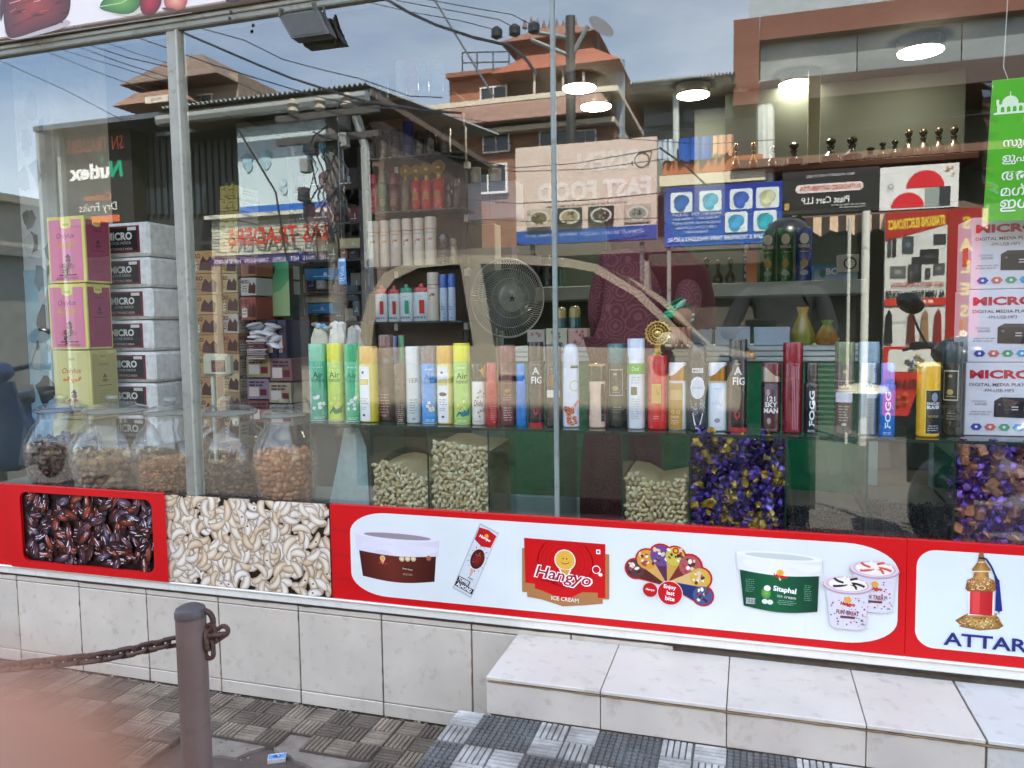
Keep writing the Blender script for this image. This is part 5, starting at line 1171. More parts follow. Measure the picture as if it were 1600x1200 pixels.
# weighing scale display
sp = P(338, 570, .42); t = thing('weighing_scale', 'beige scale display on a white post behind the sugar jar', 'scale', P(335, 640, .42))
b = B(); a, c = P(314, 553, .42), P(358, 588, .42); b.box((a.x, .42, c.z), (c.x, .46, a.z), 'b8b49c', 'pl', .010); part(b, 'display_head', t)
b = B(); a, c = P(330, 563, .4195), P(352, 581, .4195); b.box((a.x, .417, c.z), (c.x, .4205, a.z), '4a1c1a', 'pl', .003); pr = Pr(b, plane((a.x, .417, c.z))); pr.text('0.00', (c.x-a.x)/2, (a.z-c.z)/2, (a.z-c.z)*.4, 'a83a2a'); part(b, 'screen', t)
b = B(); q = P(333, 600, .44); b.tube([(q.x, .44, P(333, 588, .44).z), (q.x, .44, LEDGE)], .009, 'c4c4b4', 'pl', 10); part(b, 'post', t)
# green printed pack, black rack with blue boxes, hanging tag
def d_star(pr, W, H):
    pr.vgrad(0, 0, W, H, '8aac80', '1f8a5c'); pr.poly([(0, H*.42), (W*.45, H*.40), (W*.75, H*.48), (W, H*.66), (W, H*.02), (0, H*.02)], '9ab888'); pr.poly([(0, H*.72), (W*.58, H*.84), (W*.6, H*.92), (W*.52, H*.93), (0, H*.80)], '1a1a18'); pr.poly([(0, H*.66), (W*.56, H*.78), (W*.6, H*.92), (W*.5, H*.92), (0, H*.80)], '14120f'); pr.text('STAR', W*.3, H*.77, H*.085, 'd8a890', W*.5, .2, bold=.05); pr.text('JUMBO', W*.22, H*.44, H*.10, '2a6aa0', W*.42, .0, bold=.02); pr.text('Gold', W*.2, H*.56, H*.07, '2a5a4a', W*.3, .1, shear=.3); pr.fan([(W*(.12+.13*cos(a)), H*(.16+.16*sin(a))) for a in [2*pi*i/12 for i in range(12)]], '2c2c24', '3a4030')
def d_stars(pr, W, H): pr.rect(0, 0, W, H, '2a3a30'); pr.rect(W*.3, H*.68, W*.75, H*.92, '9aa89a'); pr.rect(W*.3, H*.4, W*.75, H*.64, '8a988a'); pr.rect(W*.12, H*.35, W*.26, H*.9, '7a2a20'); flowers(pr, W*.5, H*.2, W*.25, ['1a1a1a', '3a3a30'], 6, 9)
carton('printed_pack', 'green STAR JUMBO pack beside the cartons', 'pack', 401, 409, 452, 494, .72, '1f8a5c', 474, d_star, d_stars)
rk = thing('black_rack', 'black metal rack holding blue boxes left of the perfume shelf', 'rack', P(520, 560, 1.0))
b = B(); a, c = P(440, 200, 1.12), P(570, 600, 1.12); b.box((a.x, 1.16, .37), (c.x, 1.19, P(500, 230, 1.12).z), '1c1c22', 'mt'); part(b, 'rack_back', rk)
for k, y in enumerate((300, 352, 408, 458, 503, 560)):
    b = B(); z = P(505, y, 1.0).z; a, c = P(458, y, .95), P(570, y, .95); b.box((a.x, .93, z-.012), (c.x, 1.16, z), '23232a', 'mp', .002); part(b, 'rack_shelf', rk)
for px in (459, 568): b = B(); a = P(px, 400, .94); b.box((a.x-.012, .93, .37), (a.x+.012, .955, P(px, 230, .94).z), '26262c', 'mp', .002); part(b, 'rack_post', rk)
ROWN = ['highest', 'second', 'third', 'fourth', 'fifth', 'lowest']
RR = random.Random(33); PAL = [('maroon', '5a2430'), ('navy', '28304e'), ('grey', '6a6c6c'), ('tan', '8a7450'), ('olive', '5c5c38'), ('rust', '7a4228'), ('slate', '3c4a56'), ('cream', 'a8a088'), ('violet', '4a3660'), ('teal', '2a5654')]
def rack_fill():
    n = 0
    for r_, (y0, y1) in enumerate(((262, 299), (310, 351), (366, 407), (418, 457), (466, 502), (516, 559))):
        px = 463+RR.uniform(0, 3)
        while px < 560:
            w = RR.uniform(11, 20); nm_, c_ = PAL[n % 10]; n += 1
            carton('shelf_box', f'{nm_} box deep on the {ROWN[r_]} shelf of the black rack, {"left part" if px < 495 else "middle" if px < 530 else "right part"}', 'box', px, y0+RR.uniform(2, 16), min(px+w, 566), y1, 1.04, c_, None, d_blue(shade(c_, 1.25)), None, 'boxes on the black rack', d=.1); px += w+RR.uniform(1, 4)
def d_blue(t_): return lambda pr, W, H: (pr.rect(W*.03, H*.08, W*.97, H*.92, t_), pr.ell(W*.6, H*.5, W*.06, H*.15, 'a8c0d0', 10), pr.lines(W*.5, H*.3, W*.5, 1, H*.12, 'c8d0d8', .5))
rack_fill()
for k, (x0, y0, x1, y1, c_, lab) in enumerate([(476, 419, 530, 438, '22628c', 'upper blue box on the black rack'), (478, 456, 520, 473, 'a8a48c', 'cream box reading A ZORRO on the black rack'), (479, 474, 520, 490, '2a78ac', 'lower blue box on the black rack under the cream box'), (494, 438, 506, 452, 'a09c90', 'small white box between the blue boxes on the rack'), (530, 372, 566, 388, 'a8a27c', 'long cream box high on the black rack'), (540, 446, 560, 470, '2c4a58', 'dark teal box at the right of the black rack'), (551, 470, 562, 494, '4a5a5e', 'grey box at the right edge of the black rack'), (476, 268, 520, 298, '4a4440', 'brown carton on the upper part of the black rack'), (522, 262, 560, 298, '3a3a48', 'slate carton at the top right of the black rack'), (480, 318, 522, 350, '5a2a3a', 'dark red carton on the second shelf of the rack')]):
    carton('shelf_box', lab, 'box', x0, y0, x1, y1, .96, c_, None, d_blue(shade(c_, 1.1)), None, 'boxes on the black rack', d=.15)
t = thing('hanging_tag', 'bright blue hanging tag in front of the black rack', 'tag', P(534, 445, .5))
b = B(); a, c = P(528, 403, .5), P(541, 444, .5); b.box((a.x, .5, c.z), (c.x, .504, a.z), '3a8ac8', 'pr', .0008); pr = Pr(b, plane((a.x, .5, c.z))); W, H = c.x-a.x, a.z-c.z; pr.rect(W*.1, H*.86, W*.9, H*.96, 'e4ecf0'); pr.text('Vick', W*.5, H*.5, W*.5, 'e8f0f4', None, pi/2); pr.lines(W*.5, H*.2, W*.8, 2, H*.07, 'e8f0f4', .4); part(b, 'card', t)
b = B(); b.tube([(a.x+W/2, .502, a.z), (a.x+W/2, .502, 2.66)], .0008, '8a8a88', 'pl', 4); part(b, 'string', t)
# peeling pillar at the far left
b = B(); a, c = P(26, 500, .62), P(98, 500, .62); t = thing('peeling_pillar', 'weathered pillar with peeling white and pale blue paint at the left end', 'pillar', ((a.x+c.x)/2, .8, .36)); b.box((a.x, .62, .36), (c.x, .95, 2.66), 'e6ecea', 'wl', .006); part(b, 'shaft', t)
b = B(); b.box((a.x-.003, .617, .36), (c.x+.003, .953, P(60, 420, .62).z), 'a6d0dc', 'wl', .006); part(b, 'blue_dado', t)
b = B(); pr = Pr(b, plane((a.x, .617, 0)), 'wl'); R = random.Random(6)
for k in range(46):
    u = R.uniform(.02, c.x-a.x-.02); v = R.uniform(.6, 2.3); n = 9; s_ = R.uniform(.012, .05)
    pr.poly([(u+s_*(.5+.6*R.random())*cos(q), v+s_*1.8*(.5+.6*R.random())*sin(q)) for q in [2*pi*i/n for i in range(n)]], R.choice(['d4dad8', '7a8078', '5a625e', 'c8d4d4', '94a8a8']))
for (px, py, s_) in ((70, 500, .06), (72, 610, .07), (78, 470, .03)):
    q = P(px, py, .617); u, v = q.x-a.x, q.z; pr.poly([(u+s_*(.6+.4*R.random())*cos(k), v+s_*1.2*(.6+.5*R.random())*sin(k)) for k in [2*pi*i/11 for i in range(11)]], '3c4446')
part(b, 'peeling_patch', t)

# ---- perfume shelf unit
Yu = .92
un = thing('perfume_shelf', 'brown backed shelf unit with glass shelves of perfumes and talc', 'shelf unit', P(658, 600, Yu))
ztop = P(650, 150, Yu).z
b = B(); a, c = P(581, 400, Yu+.16), P(727, 400, Yu+.16); b.box((a.x, Yu+.16, .9), (c.x, Yu+.19, P(650, 182, Yu+.16).z), '5c5145', 'mt', .003); part(b, 'back_panel', un)
sz = {}
for k, y in (('a', 246), ('b', 331), ('c', 417), ('d', 503)):
    z = P(650, y-1, Yu).z; sz[k] = z; a, c = P(582, y, Yu), P(728, y, Yu)
    b = B(); b.box((a.x, Yu-.04, z-.007), (c.x, Yu+.158, z), '9ab0a8', 'gt', .001); part(b, 'glass_shelf', un); b = B(); b.box((a.x, Yu-.0415, z-.007), (c.x, Yu-.0402, z-.0005), '2a3a34', 'pl'); part(b, 'shelf_edge', un)
    for px in (600, 712):
        p = P(px, y, Yu); b = B(); b.box((p.x-.010, Yu+.12, z-.04), (p.x+.010, Yu+.1595, z-.0075), 'b8b8b4', 'me', .002); part(b, 'shelf_clip', un)
for px in (583, 728): p = P(px, 400, Yu+.15); b = B(); b.box((p.x-.012, Yu+.13, .9), (p.x+.012, Yu+.159, P(px, 182, Yu).z), '3c3630', 'mp', .002); part(b, 'side_upright', un)
def S(nm, lab, cat, x0, x1, yt, row, style, bc, cc, pf=None, grp=None, Y=Yu, **k): return can(nm, lab, cat, x0, x1, yt, Y, style, bc, cc, pf, zb=sz[row], group=grp, n=20, turn=.15, **k)
for k, (x0, x1, yt, bc, cc, st, lab) in enumerate([(583, 597, 208, '1c2026', '101214', 'neck', 'dark spray bottle at the left end of the top perfume shelf'), (601, 616, 205, '22262c', '15161a', 'cap', 'second dark bottle on the top perfume shelf'), (619, 636, 203, '1a1d24', '0e1013', 'cap', 'third dark bottle left of the blue can on the top shelf'), (639, 655, 190, '1c2c74', '24388a', 'plain', 'royal blue can on the top perfume shelf'), (657, 670, 205, '2a3038', '1a1c20', 'neck', 'dark bottle right of the royal blue can'), (674, 690, 203, '202a28', '141a1a', 'cap', 'dark green black bottle on the top perfume shelf'), (694, 712, 200, '4a4640', '33302c', 'cap', 'grey brown bottle at the right of the top perfume shelf')]):
    S('perfume_bottle', lab, 'perfume bottle', x0, x1, yt, 'a', st, bc, cc, p_small('7a8088', 4), 'bottles on the top perfume shelf')
for (x0, x1, yt, bc, cc, st, lab) in [(586, 598, 273, 'a02a40', 'b83a50', 'tall', 'crimson can at the left of the second perfume shelf'), (600, 614, 267, '127048', '0f6a44', 'neck', 'deep green can beside the crimson can on the shelf'), (616, 631, 271, '5c2028', '7a2c38', 'cap', 'maroon patterned can on the second perfume shelf')]:
    S('spray_can', lab, SC, x0, x1, yt, 'b', st, bc, cc, p_small('c89a90', 5), 'cans on the second perfume shelf')
for (x0, x1, yt, bc, lab) in [(634, 648, 283, '6a6048', 'bronze perfume bottle with a round gold stopper'), (650, 664, 283, 'c01a20', 'first red perfume bottle with a round gold stopper on the shelf'), (665, 681, 282, 'c01a20', 'middle red perfume bottle with a round gold stopper on the shelf'), (683, 700, 280, 'c01a20', 'right hand red perfume bottle with a round gold stopper on the shelf')]:
    t, x, y, r, h = S('perfume_bottle', lab, 'perfume bottle', x0, x1, yt, 'b', 'plain', bc, None, (lambda pr, r, h: pr.rect(-r*.5, h*.35, r*.5, h*.6, 'a87a3a')) if bc[0] == 'c' else None, 'gold stoppered perfume bottles')
    ornate(x, y, sz['b']+h, r*1.15, t, 'a8883a')
for (x0, x1, yt, lab) in [(703, 712, 285, 'dark bottle right of the red perfume bottles'), (714, 724, 278, 'dark bottle at the right end of the second perfume shelf')]: S('perfume_bottle', lab, 'perfume bottle', x0, x1, yt, 'b', 'cap', '20222c', '15171c', None, 'dark bottles on the second shelf')
def p_crm(c): return lambda pr, r, h: (pr.rect(-r*1.3, h*.74, r*1.3, h*.755, c), flowers(pr, 0, h*.50, r*.45, [c, mixc(c, 'ffffff', .3), mixc(c, '000000', .2)], 6, 5), pr.text('Enliven', 0, h*.68, h*.04, '8a7a6a', r*1.2, shear=.2), [pr.rect(r*(-.9+.3*k), h*.01, r*(-.86+.3*k), h*.42, 'c8c0b0') for k in range(7)], [pr.rect(r*(-.9+.3*k), h*.8, r*(-.86+.3*k), h*.97, 'c8c0b0') for k in range(7)])
for (x0, x1, yt, c, lab) in [(582, 599, 346, 'd89a4a', 'leftmost cream ribbed can with an orange flower'), (600, 616, 345, 'd8a860', 'second cream ribbed can with a pale orange flower'), (616, 633, 343, 'd88a3a', 'third cream ribbed can with a bright orange flower'), (634, 650, 342, 'a8383a', 'fourth cream ribbed can with a dark red flower'), (651, 668, 341, 'b85a88', 'fifth cream ribbed can with a mauve pink flower'), (669, 687, 339, 'c86a9a', 'rightmost cream ribbed can with a pink flower')]:
    S('talc_can', lab, 'talc can', x0, x1, yt, 'c', 'tall', 'd4ccba', 'dcd4c4', p_crm(c), 'cream cans on the third shelf')
for (x0, x1, yt, bc, lab) in [(690, 706, 366, '24242c', 'black jar right of the cream ribbed cans'), (708, 718, 372, '8a7a60', 'small tan bottle at the right end of the third shelf')]: S('perfume_bottle', lab, 'perfume bottle', x0, x1, yt, 'c', 'cap', bc, shade(bc, .8), p_small('a89a88', 3), 'small bottles on the third shelf')
def talc(x0, x1, yt, cc, lab):
    a, c = P(x0, 480, Yu), P(x1, 480, Yu); r = (c.x-a.x)/2; x = (a.x+c.x)/2; zb = sz['d']; h = P((x0+x1)/2, yt, Yu).z-zb
    t = thing('talc_bottle', lab, 'talc bottle', (x, Yu, zb), 'flat talc bottles on the lowest shelf')
    b = B(); b.lathe([(r*.92, 0), (r, .004), (r, h*.74), (r*.85, h*.80)], 24, 'cdd9da', 'pl', (x, Yu, zb), sq=.55); part(b, 'body', t)
    b = B(); b.lathe([(r*.92, h*.76), (r*.95, h*.86), (r*.8, h*.90), (r*.3, h*.905), (r*.28, h*.985), (r*.2, h), (.0001, h)], 24, cc, 'pl', (x, Yu, zb), sq=.55); part(b, 'cap', t)
    b = B(); pr = Pr(b, plane((x, Yu-r*.55-.0002, zb))); pr.rect(-r*.05, h*.20, r*.55, h*.56, cc); pr.text('Yardley', 0, h*.66, h*.04, '5a6a78', r*1.2); pr.lines(0, h*.12, r*1.2, 2, h*.04, '8a9aa8', .4)
    for k in range(4): pr.ell(-r*.6+k*r*.4, h*.10, r*.12, h*.02, '4a6a9a', 7)
    part(b, 'label_print', t)
talc(587, 606, 446, 'c03028', 'leftmost talc bottle with a red cap on the lowest shelf'); talc(607, 625, 446, 'b82c28', 'second talc bottle with a red cap on the lowest shelf'); talc(625, 646, 444, '2c9a78', 'talc bottle with a green cap on the lowest shelf'); talc(646, 672, 443, 'c4382e', 'third red capped talc bottle right of the green capped one')
S('talc_can', 'tall cream can with a red flower on the lowest shelf', 'talc can', 671, 689, 426, 'd', 'tall', 'd4ccba', 'd8d0c0', p_crm('a8282c'))
S('talc_can', 'pale blue can with a bright blue cap left of its twin', 'talc can', 690, 702, 429, 'd', 'cap', 'b4c8dc', '3468c0', p_small('5a7a9a', 3)); S('talc_can', 'pale blue can with a bright blue cap at the right end of the lowest shelf', 'talc can', 703, 714, 428, 'd', 'cap', 'b4c8dc', '3a6cc4', p_small('5a7a9a', 3))
# faint bottles and sign on the topmost ledge
b = B(); a, c = P(575, 152, Yu), P(715, 152, Yu); zz = P(645, 153, Yu).z; b.box((a.x, Yu-.04, zz-.012), (c.x, Yu+.16, zz), '6a6258', 'mt', .002); tl = thing('top_ledge', 'narrow ledge of bottles high above the perfume shelf', 'ledge', b.ctr()); part(b, 'board', tl); sz['t'] = zz
for (x0, x1, yt, bc, lab) in [(584, 600, 103, '3a5a80', 'dull blue bottle at the left of the top ledge'), (602, 618, 120, '6a8aa8', 'short blue grey bottle on the top ledge'), (630, 646, 95, 'c4d0dc', 'white bottle in the middle of the top ledge'), (648, 664, 92, 'b07a90', 'pink bottle in the middle of the top ledge'), (666, 680, 90, '5a80b0', 'mid blue bottle on the top ledge'), (684, 702, 95, '7a9ab8', 'pale blue bottle at the right of the top ledge')]:
    S('bottle', lab, 'bottle', x0, x1, yt, 't', 'tall', bc, bc, None, 'bottles on the top ledge')
# pale packs right of the shelf, bracket
for k, (x0, y0, x1, y1, c_, lab) in enumerate([(731, 284, 806, 342, '9aa8c0', 'pale blue grey pack on the bracket right of the perfume shelf'), (741, 262, 757, 283, 'a8aaa4', 'left white bottle top standing on the pale blue pack'), (768, 264, 788, 283, 'b0aa98', 'right cream bottle top standing on the pale blue pack')]):
    if k == 0: carton('pale_pack', lab, 'pack', x0, y0, x1, y1, 1.05, c_, None, lambda pr, W, H: (pr.rect(W*.45, H*.05, W*.47, H*.95, '8a98b0'), pr.lines(W*.25, H*.3, W*.3, 4, H*.08, 'b88a98', .4), pr.lines(W*.7, H*.6, W*.3, 3, H*.1, '7a88a0', .4)), None, d=.12)
    else: can('bottle', lab, 'bottle', x0, x1, y0, 1.09, 'cap', c_, c_, zb=P(760, 283.5, 1.05).z+.001, group='bottle tops on the pale pack')

# ---- pedestal fan
fp = P(793, 466, 1.25); t = thing('pedestal_fan', 'grey pedestal fan with a wire cage facing right', 'fan', (fp.x, 1.25, .36))
ax = Vector((.62, -.78, -.02)).normalized(); e1 = ax.cross(Vector((0, 0, 1))).normalized(); e2 = e1.cross(ax).normalized(); RF = (P(793, 404, 1.25)-P(793, 527, 1.25)).length/2
def fpt(a, r, d): return fp+e1*(r*cos(a))+e2*(r*sin(a))+ax*d
for d in (.0, ):
    b = B(); b.tube([fpt(2*pi*i/40, RF, 0) for i in range(40)], .0055, 'b4b6ae', 'pl', 6, True); part(b, 'cage_rim', t)
b = B()
for k in range(84):
    a = 2*pi*k/84; b.tube([fpt(a+.5*(1-q), RF*q, .045*(1-q*q)+.006) for q in (.34, .55, .78, 1)], .0013, 'b0b4ac', 'pl', 4)
    b.tube([fpt(a, RF*q, -.05*(1-q*q)-.004) for q in (.25, .6, .85, 1)], .0013, '9a9e96', 'pl', 4)
for q in (.5, .75): b.tube([fpt(2*pi*i/30, RF*q, .045*(1-q*q)+.007) for i in range(30)], .0015, 'b0b4ac', 'pl', 4, True)
props(part(b, 'cage_wires', t), kind='stuff')
b = B(); b.lathe([(RF*.36, -.004), (RF*.35, .008), (RF*.25, .014), (.0001, .015)], 26, '8f9388', 'pl', fpt(0, 0, .042), ax); pr = Pr(b, plane(fpt(0, 0, .058), e1*-1, e2, ax)); pr.text('★', 0, 0, RF*.2, '3a3c38'); part(b, 'hub_badge', t)
for k in range(3):
    b = B(); a0 = 2*pi*k/3; n = 8; vs = []
    for i in range(n+1):
        f = i/n; a = a0+f*1.5; vs += [fpt(a, RF*.22, .008-.02*f), fpt(a, RF*(.86-.25*abs(f-.4)), .015-.035*f)]
    b.mesh(vs+[v-ax*.003 for v in vs], [(2*i, 2*i+1, 2*i+3, 2*i+2) for i in range(n)]+[(2*i+2*n+2, 2*i+2*n+4, 2*i+2*n+5, 2*i+2*n+3) for i in range(n)], '5a625e', 'pl', True); part(b, 'blade', t)
b = B(); b.lathe([(RF*.3, -.14), (RF*.36, -.12), (RF*.36, -.06), (RF*.2, -.045)], 18, '8a8e86', 'pl', fpt(0, 0, 0), ax); part(b, 'motor', t)
pb_ = fpt(0, 0, -.10); b = B(); b.tube([pb_, pb_-Vector((0, 0, .1)), (pb_.x, pb_.y, .37)], .014, 'c4c8c0', 'pl', 10); part(b, 'pole', t)
b = B(); b.lathe([(.2, .361), (.2, .375), (.15, .395), (.02, .40)], 24, '9a9e96', 'pl', (pb_.x, pb_.y, 0)); part(b, 'base', t)
# white post behind fan
b = B(); a, c = P(733, 500, 1.45), P(775, 500, 1.45); t = thing('white_post', 'plain off white post standing behind the fan', 'post', ((a.x+c.x)/2, 1.5, .36)); b.box((a.x, 1.45, .36), (c.x, 1.55, P(750, 350, 1.45).z), 'b8c0b8', 'mt', .004); part(b, 'shaft', t)

# ---- counter with green front, boards and things on it
Yg = .80
cn = thing('service_counter', 'green fronted counter with a pale ribbed top band', 'counter', (P(1070, 700, Yg).x, Yg+.2, .36))
xa, xb = P(788, 650, Yg).x, P(1356, 650, Yg).x; zg = P(1200, 565, Yg).z; zt = P(1200, 540, Yg).z; zk = P(880, 775, Yg).z
b = B(); b.box((xa, Yg, max(.40, zk)), (xb, Yg+.4, zg), '0c7448', 'pl', .003); part(b, 'green_front', cn)
for k in range(3): b = B(); b.box((xa-.01, Yg-.012+.003*k, zg+.001+(zt-zg)*k/3), (xb+.01, Yg+.42, zg+(zt-zg)*(k+1)/3-.002), 'b4c0bc', 'mt', .002); part(b, 'top_board', cn)
b = B(); b.box((xa-.01, Yg-.02, .361), (xb+.01, Yg+.4, max(.40, zk)-.002), 'a8b4ac', 'mt', .003); part(b, 'white_skirting', cn)
for (px, w_) in ((1352, 20), ): b = B(); a, c = P(px, 700, Yg-.03), P(px+w_, 700, Yg-.03); b.box((a.x, Yg-.03, .361), (c.x, Yg+.4, zt-.001), '9fb4ae', 'mt', .003); part(b, 'end_post', cn)
def d_pack(c1, c2, sd): return lambda pr, W, H: (pr.rect(W*.06, H*.06, W*.94, H*.94, c1), flowers(pr, W*.5, H*.5, W*.25, [c2, mixc(c2, c1, .4)], 7, sd), pr.lines(W*.5, H*.2, W*.6, 2, H*.08, c2, .4, sd))
for k, (x0, y0, x1, y1, c_, c2, lab) in enumerate([(824, 515, 851, 548, 'b8b0a0', '8a4a5a', 'cream pink pack on the counter below the fan'), (853, 513, 886, 548, 'c4c2a8', '2a4a30', 'white pack with dark leaf print on the counter'), (888, 513, 918, 545, 'd0a89c', '8a5a50', 'pink pack with script print on the counter'), (1075, 511, 1112, 541, 'a8b4b8', '98a4a8', 'left pale grey blue box on the counter'), (1117, 511, 1172, 541, 'a4b4bc', '94a4ac', 'middle pale grey blue box on the counter'), (1178, 511, 1234, 541, 'a0b4c2', '90a4b2', 'right pale grey blue box on the counter')]):
    if k < 3: carton('gift_pack', lab, 'pack', x0, y0, x1, y1, Yg+.05, c_, None, d_pack(c_, c2, k), None, 'small packs on the counter', d=.05, zb=zt)
    else: carton('grey_box', lab, 'box', x0, y0, x1, y1, Yg+.02, c_, None, None, None, 'pale boxes on the counter', d=.12, zb=zt)
for k, (x0, x1, y0, lab) in enumerate([(868, 886, 480, 'left clear perfume bottle with a teal base behind the packs'), (890, 908, 478, 'right clear perfume bottle with a teal base behind the packs')]): can('perfume_bottle', lab, 'perfume bottle', x0, x1, y0, Yg+.2, 'dome', '2a5a58', 'a89a58', zb=zt, group='clear bottles behind the packs')
for k, (x0, x1, y0, c1, lab) in enumerate([(1246, 1262, 480, ('6a7a20', 'b08a20'), 'left yellow green carafe on the counter'), (1276, 1308, 500, ('a05a1c', '6a8a2a'), 'right orange green carafe on the counter')]):
    c = P((x0+x1)/2, 520, Yg+.1); r = .045; t = thing('juice_carafe', lab, 'carafe', (c.x, Yg+.1, zt), 'carafes on the counter'); b = B(); h = P(x0, y0, Yg+.1).z-zt; b.lathe([(r*.8, 0), (r, h*.25), (r*.6, h*.6), (r*.35, h*.8), (r*.5, h)], 20, None, 'pl', (c.x, Yg+.1, zt), cols=[mixc(*c1, q) for q in (0, .2, .5, .8, 1)]); part(b, 'body', t)
# parrot toy: orange, yellow and blue flap on the counter edge
b = B(); 
for (px, py, s_, c_) in ((1160, 538, .020, 'd89028'), (1164, 545, .016, '2a5a98'), (1168, 553, .022, 'd8701c'), (1176, 556, .014, 'e8b040')): b.blob(P(px, py, Yg-.05), (s_, .012, s_*.7), c_, 'cl', 9, 6, Matrix.Rotation(.5, 3, 'Y'), 0, .3)
solo(b, 'cloth_toy', 'small orange, yellow and blue cloth parrot above the black FIG can', 'toy')

# ---- back shelves
Yb = 2.05
bs = thing('back_shelf', 'long pale shelf against the back of the shop', 'shelf', P(1100, 600, Yb))
for (x0, x1, y, lab) in ((745, 930, 449, 0), (1000, 1352, 441, 0)):
    a, c = P(x0, y, Yb), P(x1, y, Yb); z = P((x0+x1)/2, y, Yb).z; zl = P((x0+x1)/2, y+21, Yb).z; b = B(); b.box((a.x, Yb, zl), (c.x, Yb+.35, z), 'b4c0bc', 'mt', .003); part(b, 'shelf_board', bs)
    b = B(); b.box((a.x, Yb+.34, .36), (c.x, Yb+.36, P(1000, 330, Yb).z), '5a665c', 'mt'); part(b, 'back_board', bs)
zs = P(1180, 441, Yb).z
def attar(px, pyb, pyt, w_, Y, lab, col='4a4438', zb=None, grp='cut glass attar bottles'):
    c = P(px, pyb, Y); zb = c.z if zb is None else zb; h = P(px, pyt, Y).z-zb; r = w_/2*(CD+Y)/F*1.05
    t = thing('attar_bottle', lab, 'attar bottle', (c.x, Y, zb), grp)
    b = B(); b.lathe([(r*.8, 0), (r, h*.06), (r*.95, h*.28), (r*.45, h*.44), (r*.3, h*.5), (r*.34, h*.62)], 12, shade(col, .5), 'pl', (c.x, Y, zb)); part(b, 'flask', t)
    b = B(); b.lathe([(r*.42, h*.625), (r*.42, h*.66), (r*.22, h*.69), (r*.5, h*.8), (r*.52, h*.88), (r*.3, h*.97), (.0001, h)], 12, shade(col, .6), 'fo', (c.x, Y, zb)); part(b, 'stopper', t)
for k, px in enumerate((1086, 1104, 1122, 1141)): attar(px, 440, 405-k % 2*3, 15, Yb+.06, f'{["leftmost", "second", "third", "rightmost"][k]} of the four small attar bottles on the back shelf', '5a5444', zs)
def d_chip(c): return lambda pr, r, h: (pr.ell(-r*.0, h*.80, r*.6, h*.10, 'd8d4c4'), pr.text('PRINGLES', 0, h*.66, h*.06, 'd8c0b4' if c != 'b' else 'e8c040', r*1.5, bold=.04), pr.ell(0, h*.34, r*.5, h*.08, 'b8a050'), pr.ell(0, h*.16, r*.55, h*.05, 'a8c0b8'), pr.lines(0, h*.55, r*1.2, 1, h*.03, 'c8d4a8', .5))
for (x0, x1, y0, bc, lab, kk) in [(1158, 1171, 376, '1f4a72', 'dark blue tube of crisps behind the orange box', 'b'), (1185, 1210, 360, '2c6a34', 'left green tube of crisps on the back shelf', 'g'), (1212, 1237, 358, '2c6e34', 'right green tube of crisps on the back shelf', 'g'), (1240, 1266, 357, '173c94', 'blue tube of crisps on the back shelf', 'b')]:
    can('crisp_tube', lab, 'crisp tube', x0, x1, y0, Yb+.05, 'plain', bc, None, d_chip(kk), zb=zs, group='tubes of crisps', n=22, turn=.0)
carton('tall_box', 'tall pink and orange box left of the green crisp tubes', 'box', 1166, 390, 1183, 440, Yb+.02, 'b86a5a', None, lambda pr, W, H: pr.vgrad(W*.04, H*.02, W*.96, H*.98, 'd89a5a', '9a4a5a'), None, zb=zs, d=.06)
carton('gadget_box', 'pale blue box lettered BO on the back shelf', 'box', 1272, 412, 1340, 440, Yb+.02, '3a8ab8', None, lambda pr, W, H: (pr.vgrad(0, 0, W, H*.99, 'a8c4d4', '2a6aa0'), pr.text('BO', W*.42, H*.55, H*.42, 'e8f0f4', bold=.04), pr.fan([(W*(.2+.08*cos(a)), H*(.45+.28*sin(a))) for a in [2*pi*i/10 for i in range(10)]], '2a6a3a', '3a8a8a')), None, zb=zs, d=.14)
t = carton('clock_box', 'white box printed with a round dial beside the BO box', 'box', 1308, 398, 1342, 425, Yb-.02, 'c8ccc8', None, lambda pr, W, H: (pr.ell(W*.6, H*.5, H*.36, H*.36, '4a4c48', 20), pr.ell(W*.6, H*.5, H*.27, H*.27, 'd8dcd8', 20), pr.line([(W*.6, H*.5), (W*.6, H*.66)], H*.05, '3a3a38')), None, d=.05)
for k, (x0, x1, y0, c_, lab) in enumerate([(940, 962, 392, '2a2a34', 'dark bottle left on the back shelf by the woman'), (762, 800, 386, '3a2a44', 'violet carton on the back shelf behind the fan'), (808, 840, 396, '3c2c48', 'dark violet carton right of the violet carton'), (846, 866, 400, '2a3a44', 'slate carton on the back shelf at the thin mullion'), (870, 884, 404, '3a5a58', 'dark teal bottle right of the slate carton')]):
    if x1-x0 < 25: can('bottle', lab, 'bottle', x0, x1, y0, Yb+.1, 'neck', c_, shade(c_, .7), zb=P(840, 449, Yb).z, group='bottles on the left of the back shelf', n=14)
    else: carton('violet_carton', lab, 'carton', x0, y0, x1, 449, Yb+.05, c_, None, d_pack(c_, '6a5a7a', k), None, 'dark cartons on the back shelf', d=.15, zb=P(840, 449, Yb).z)
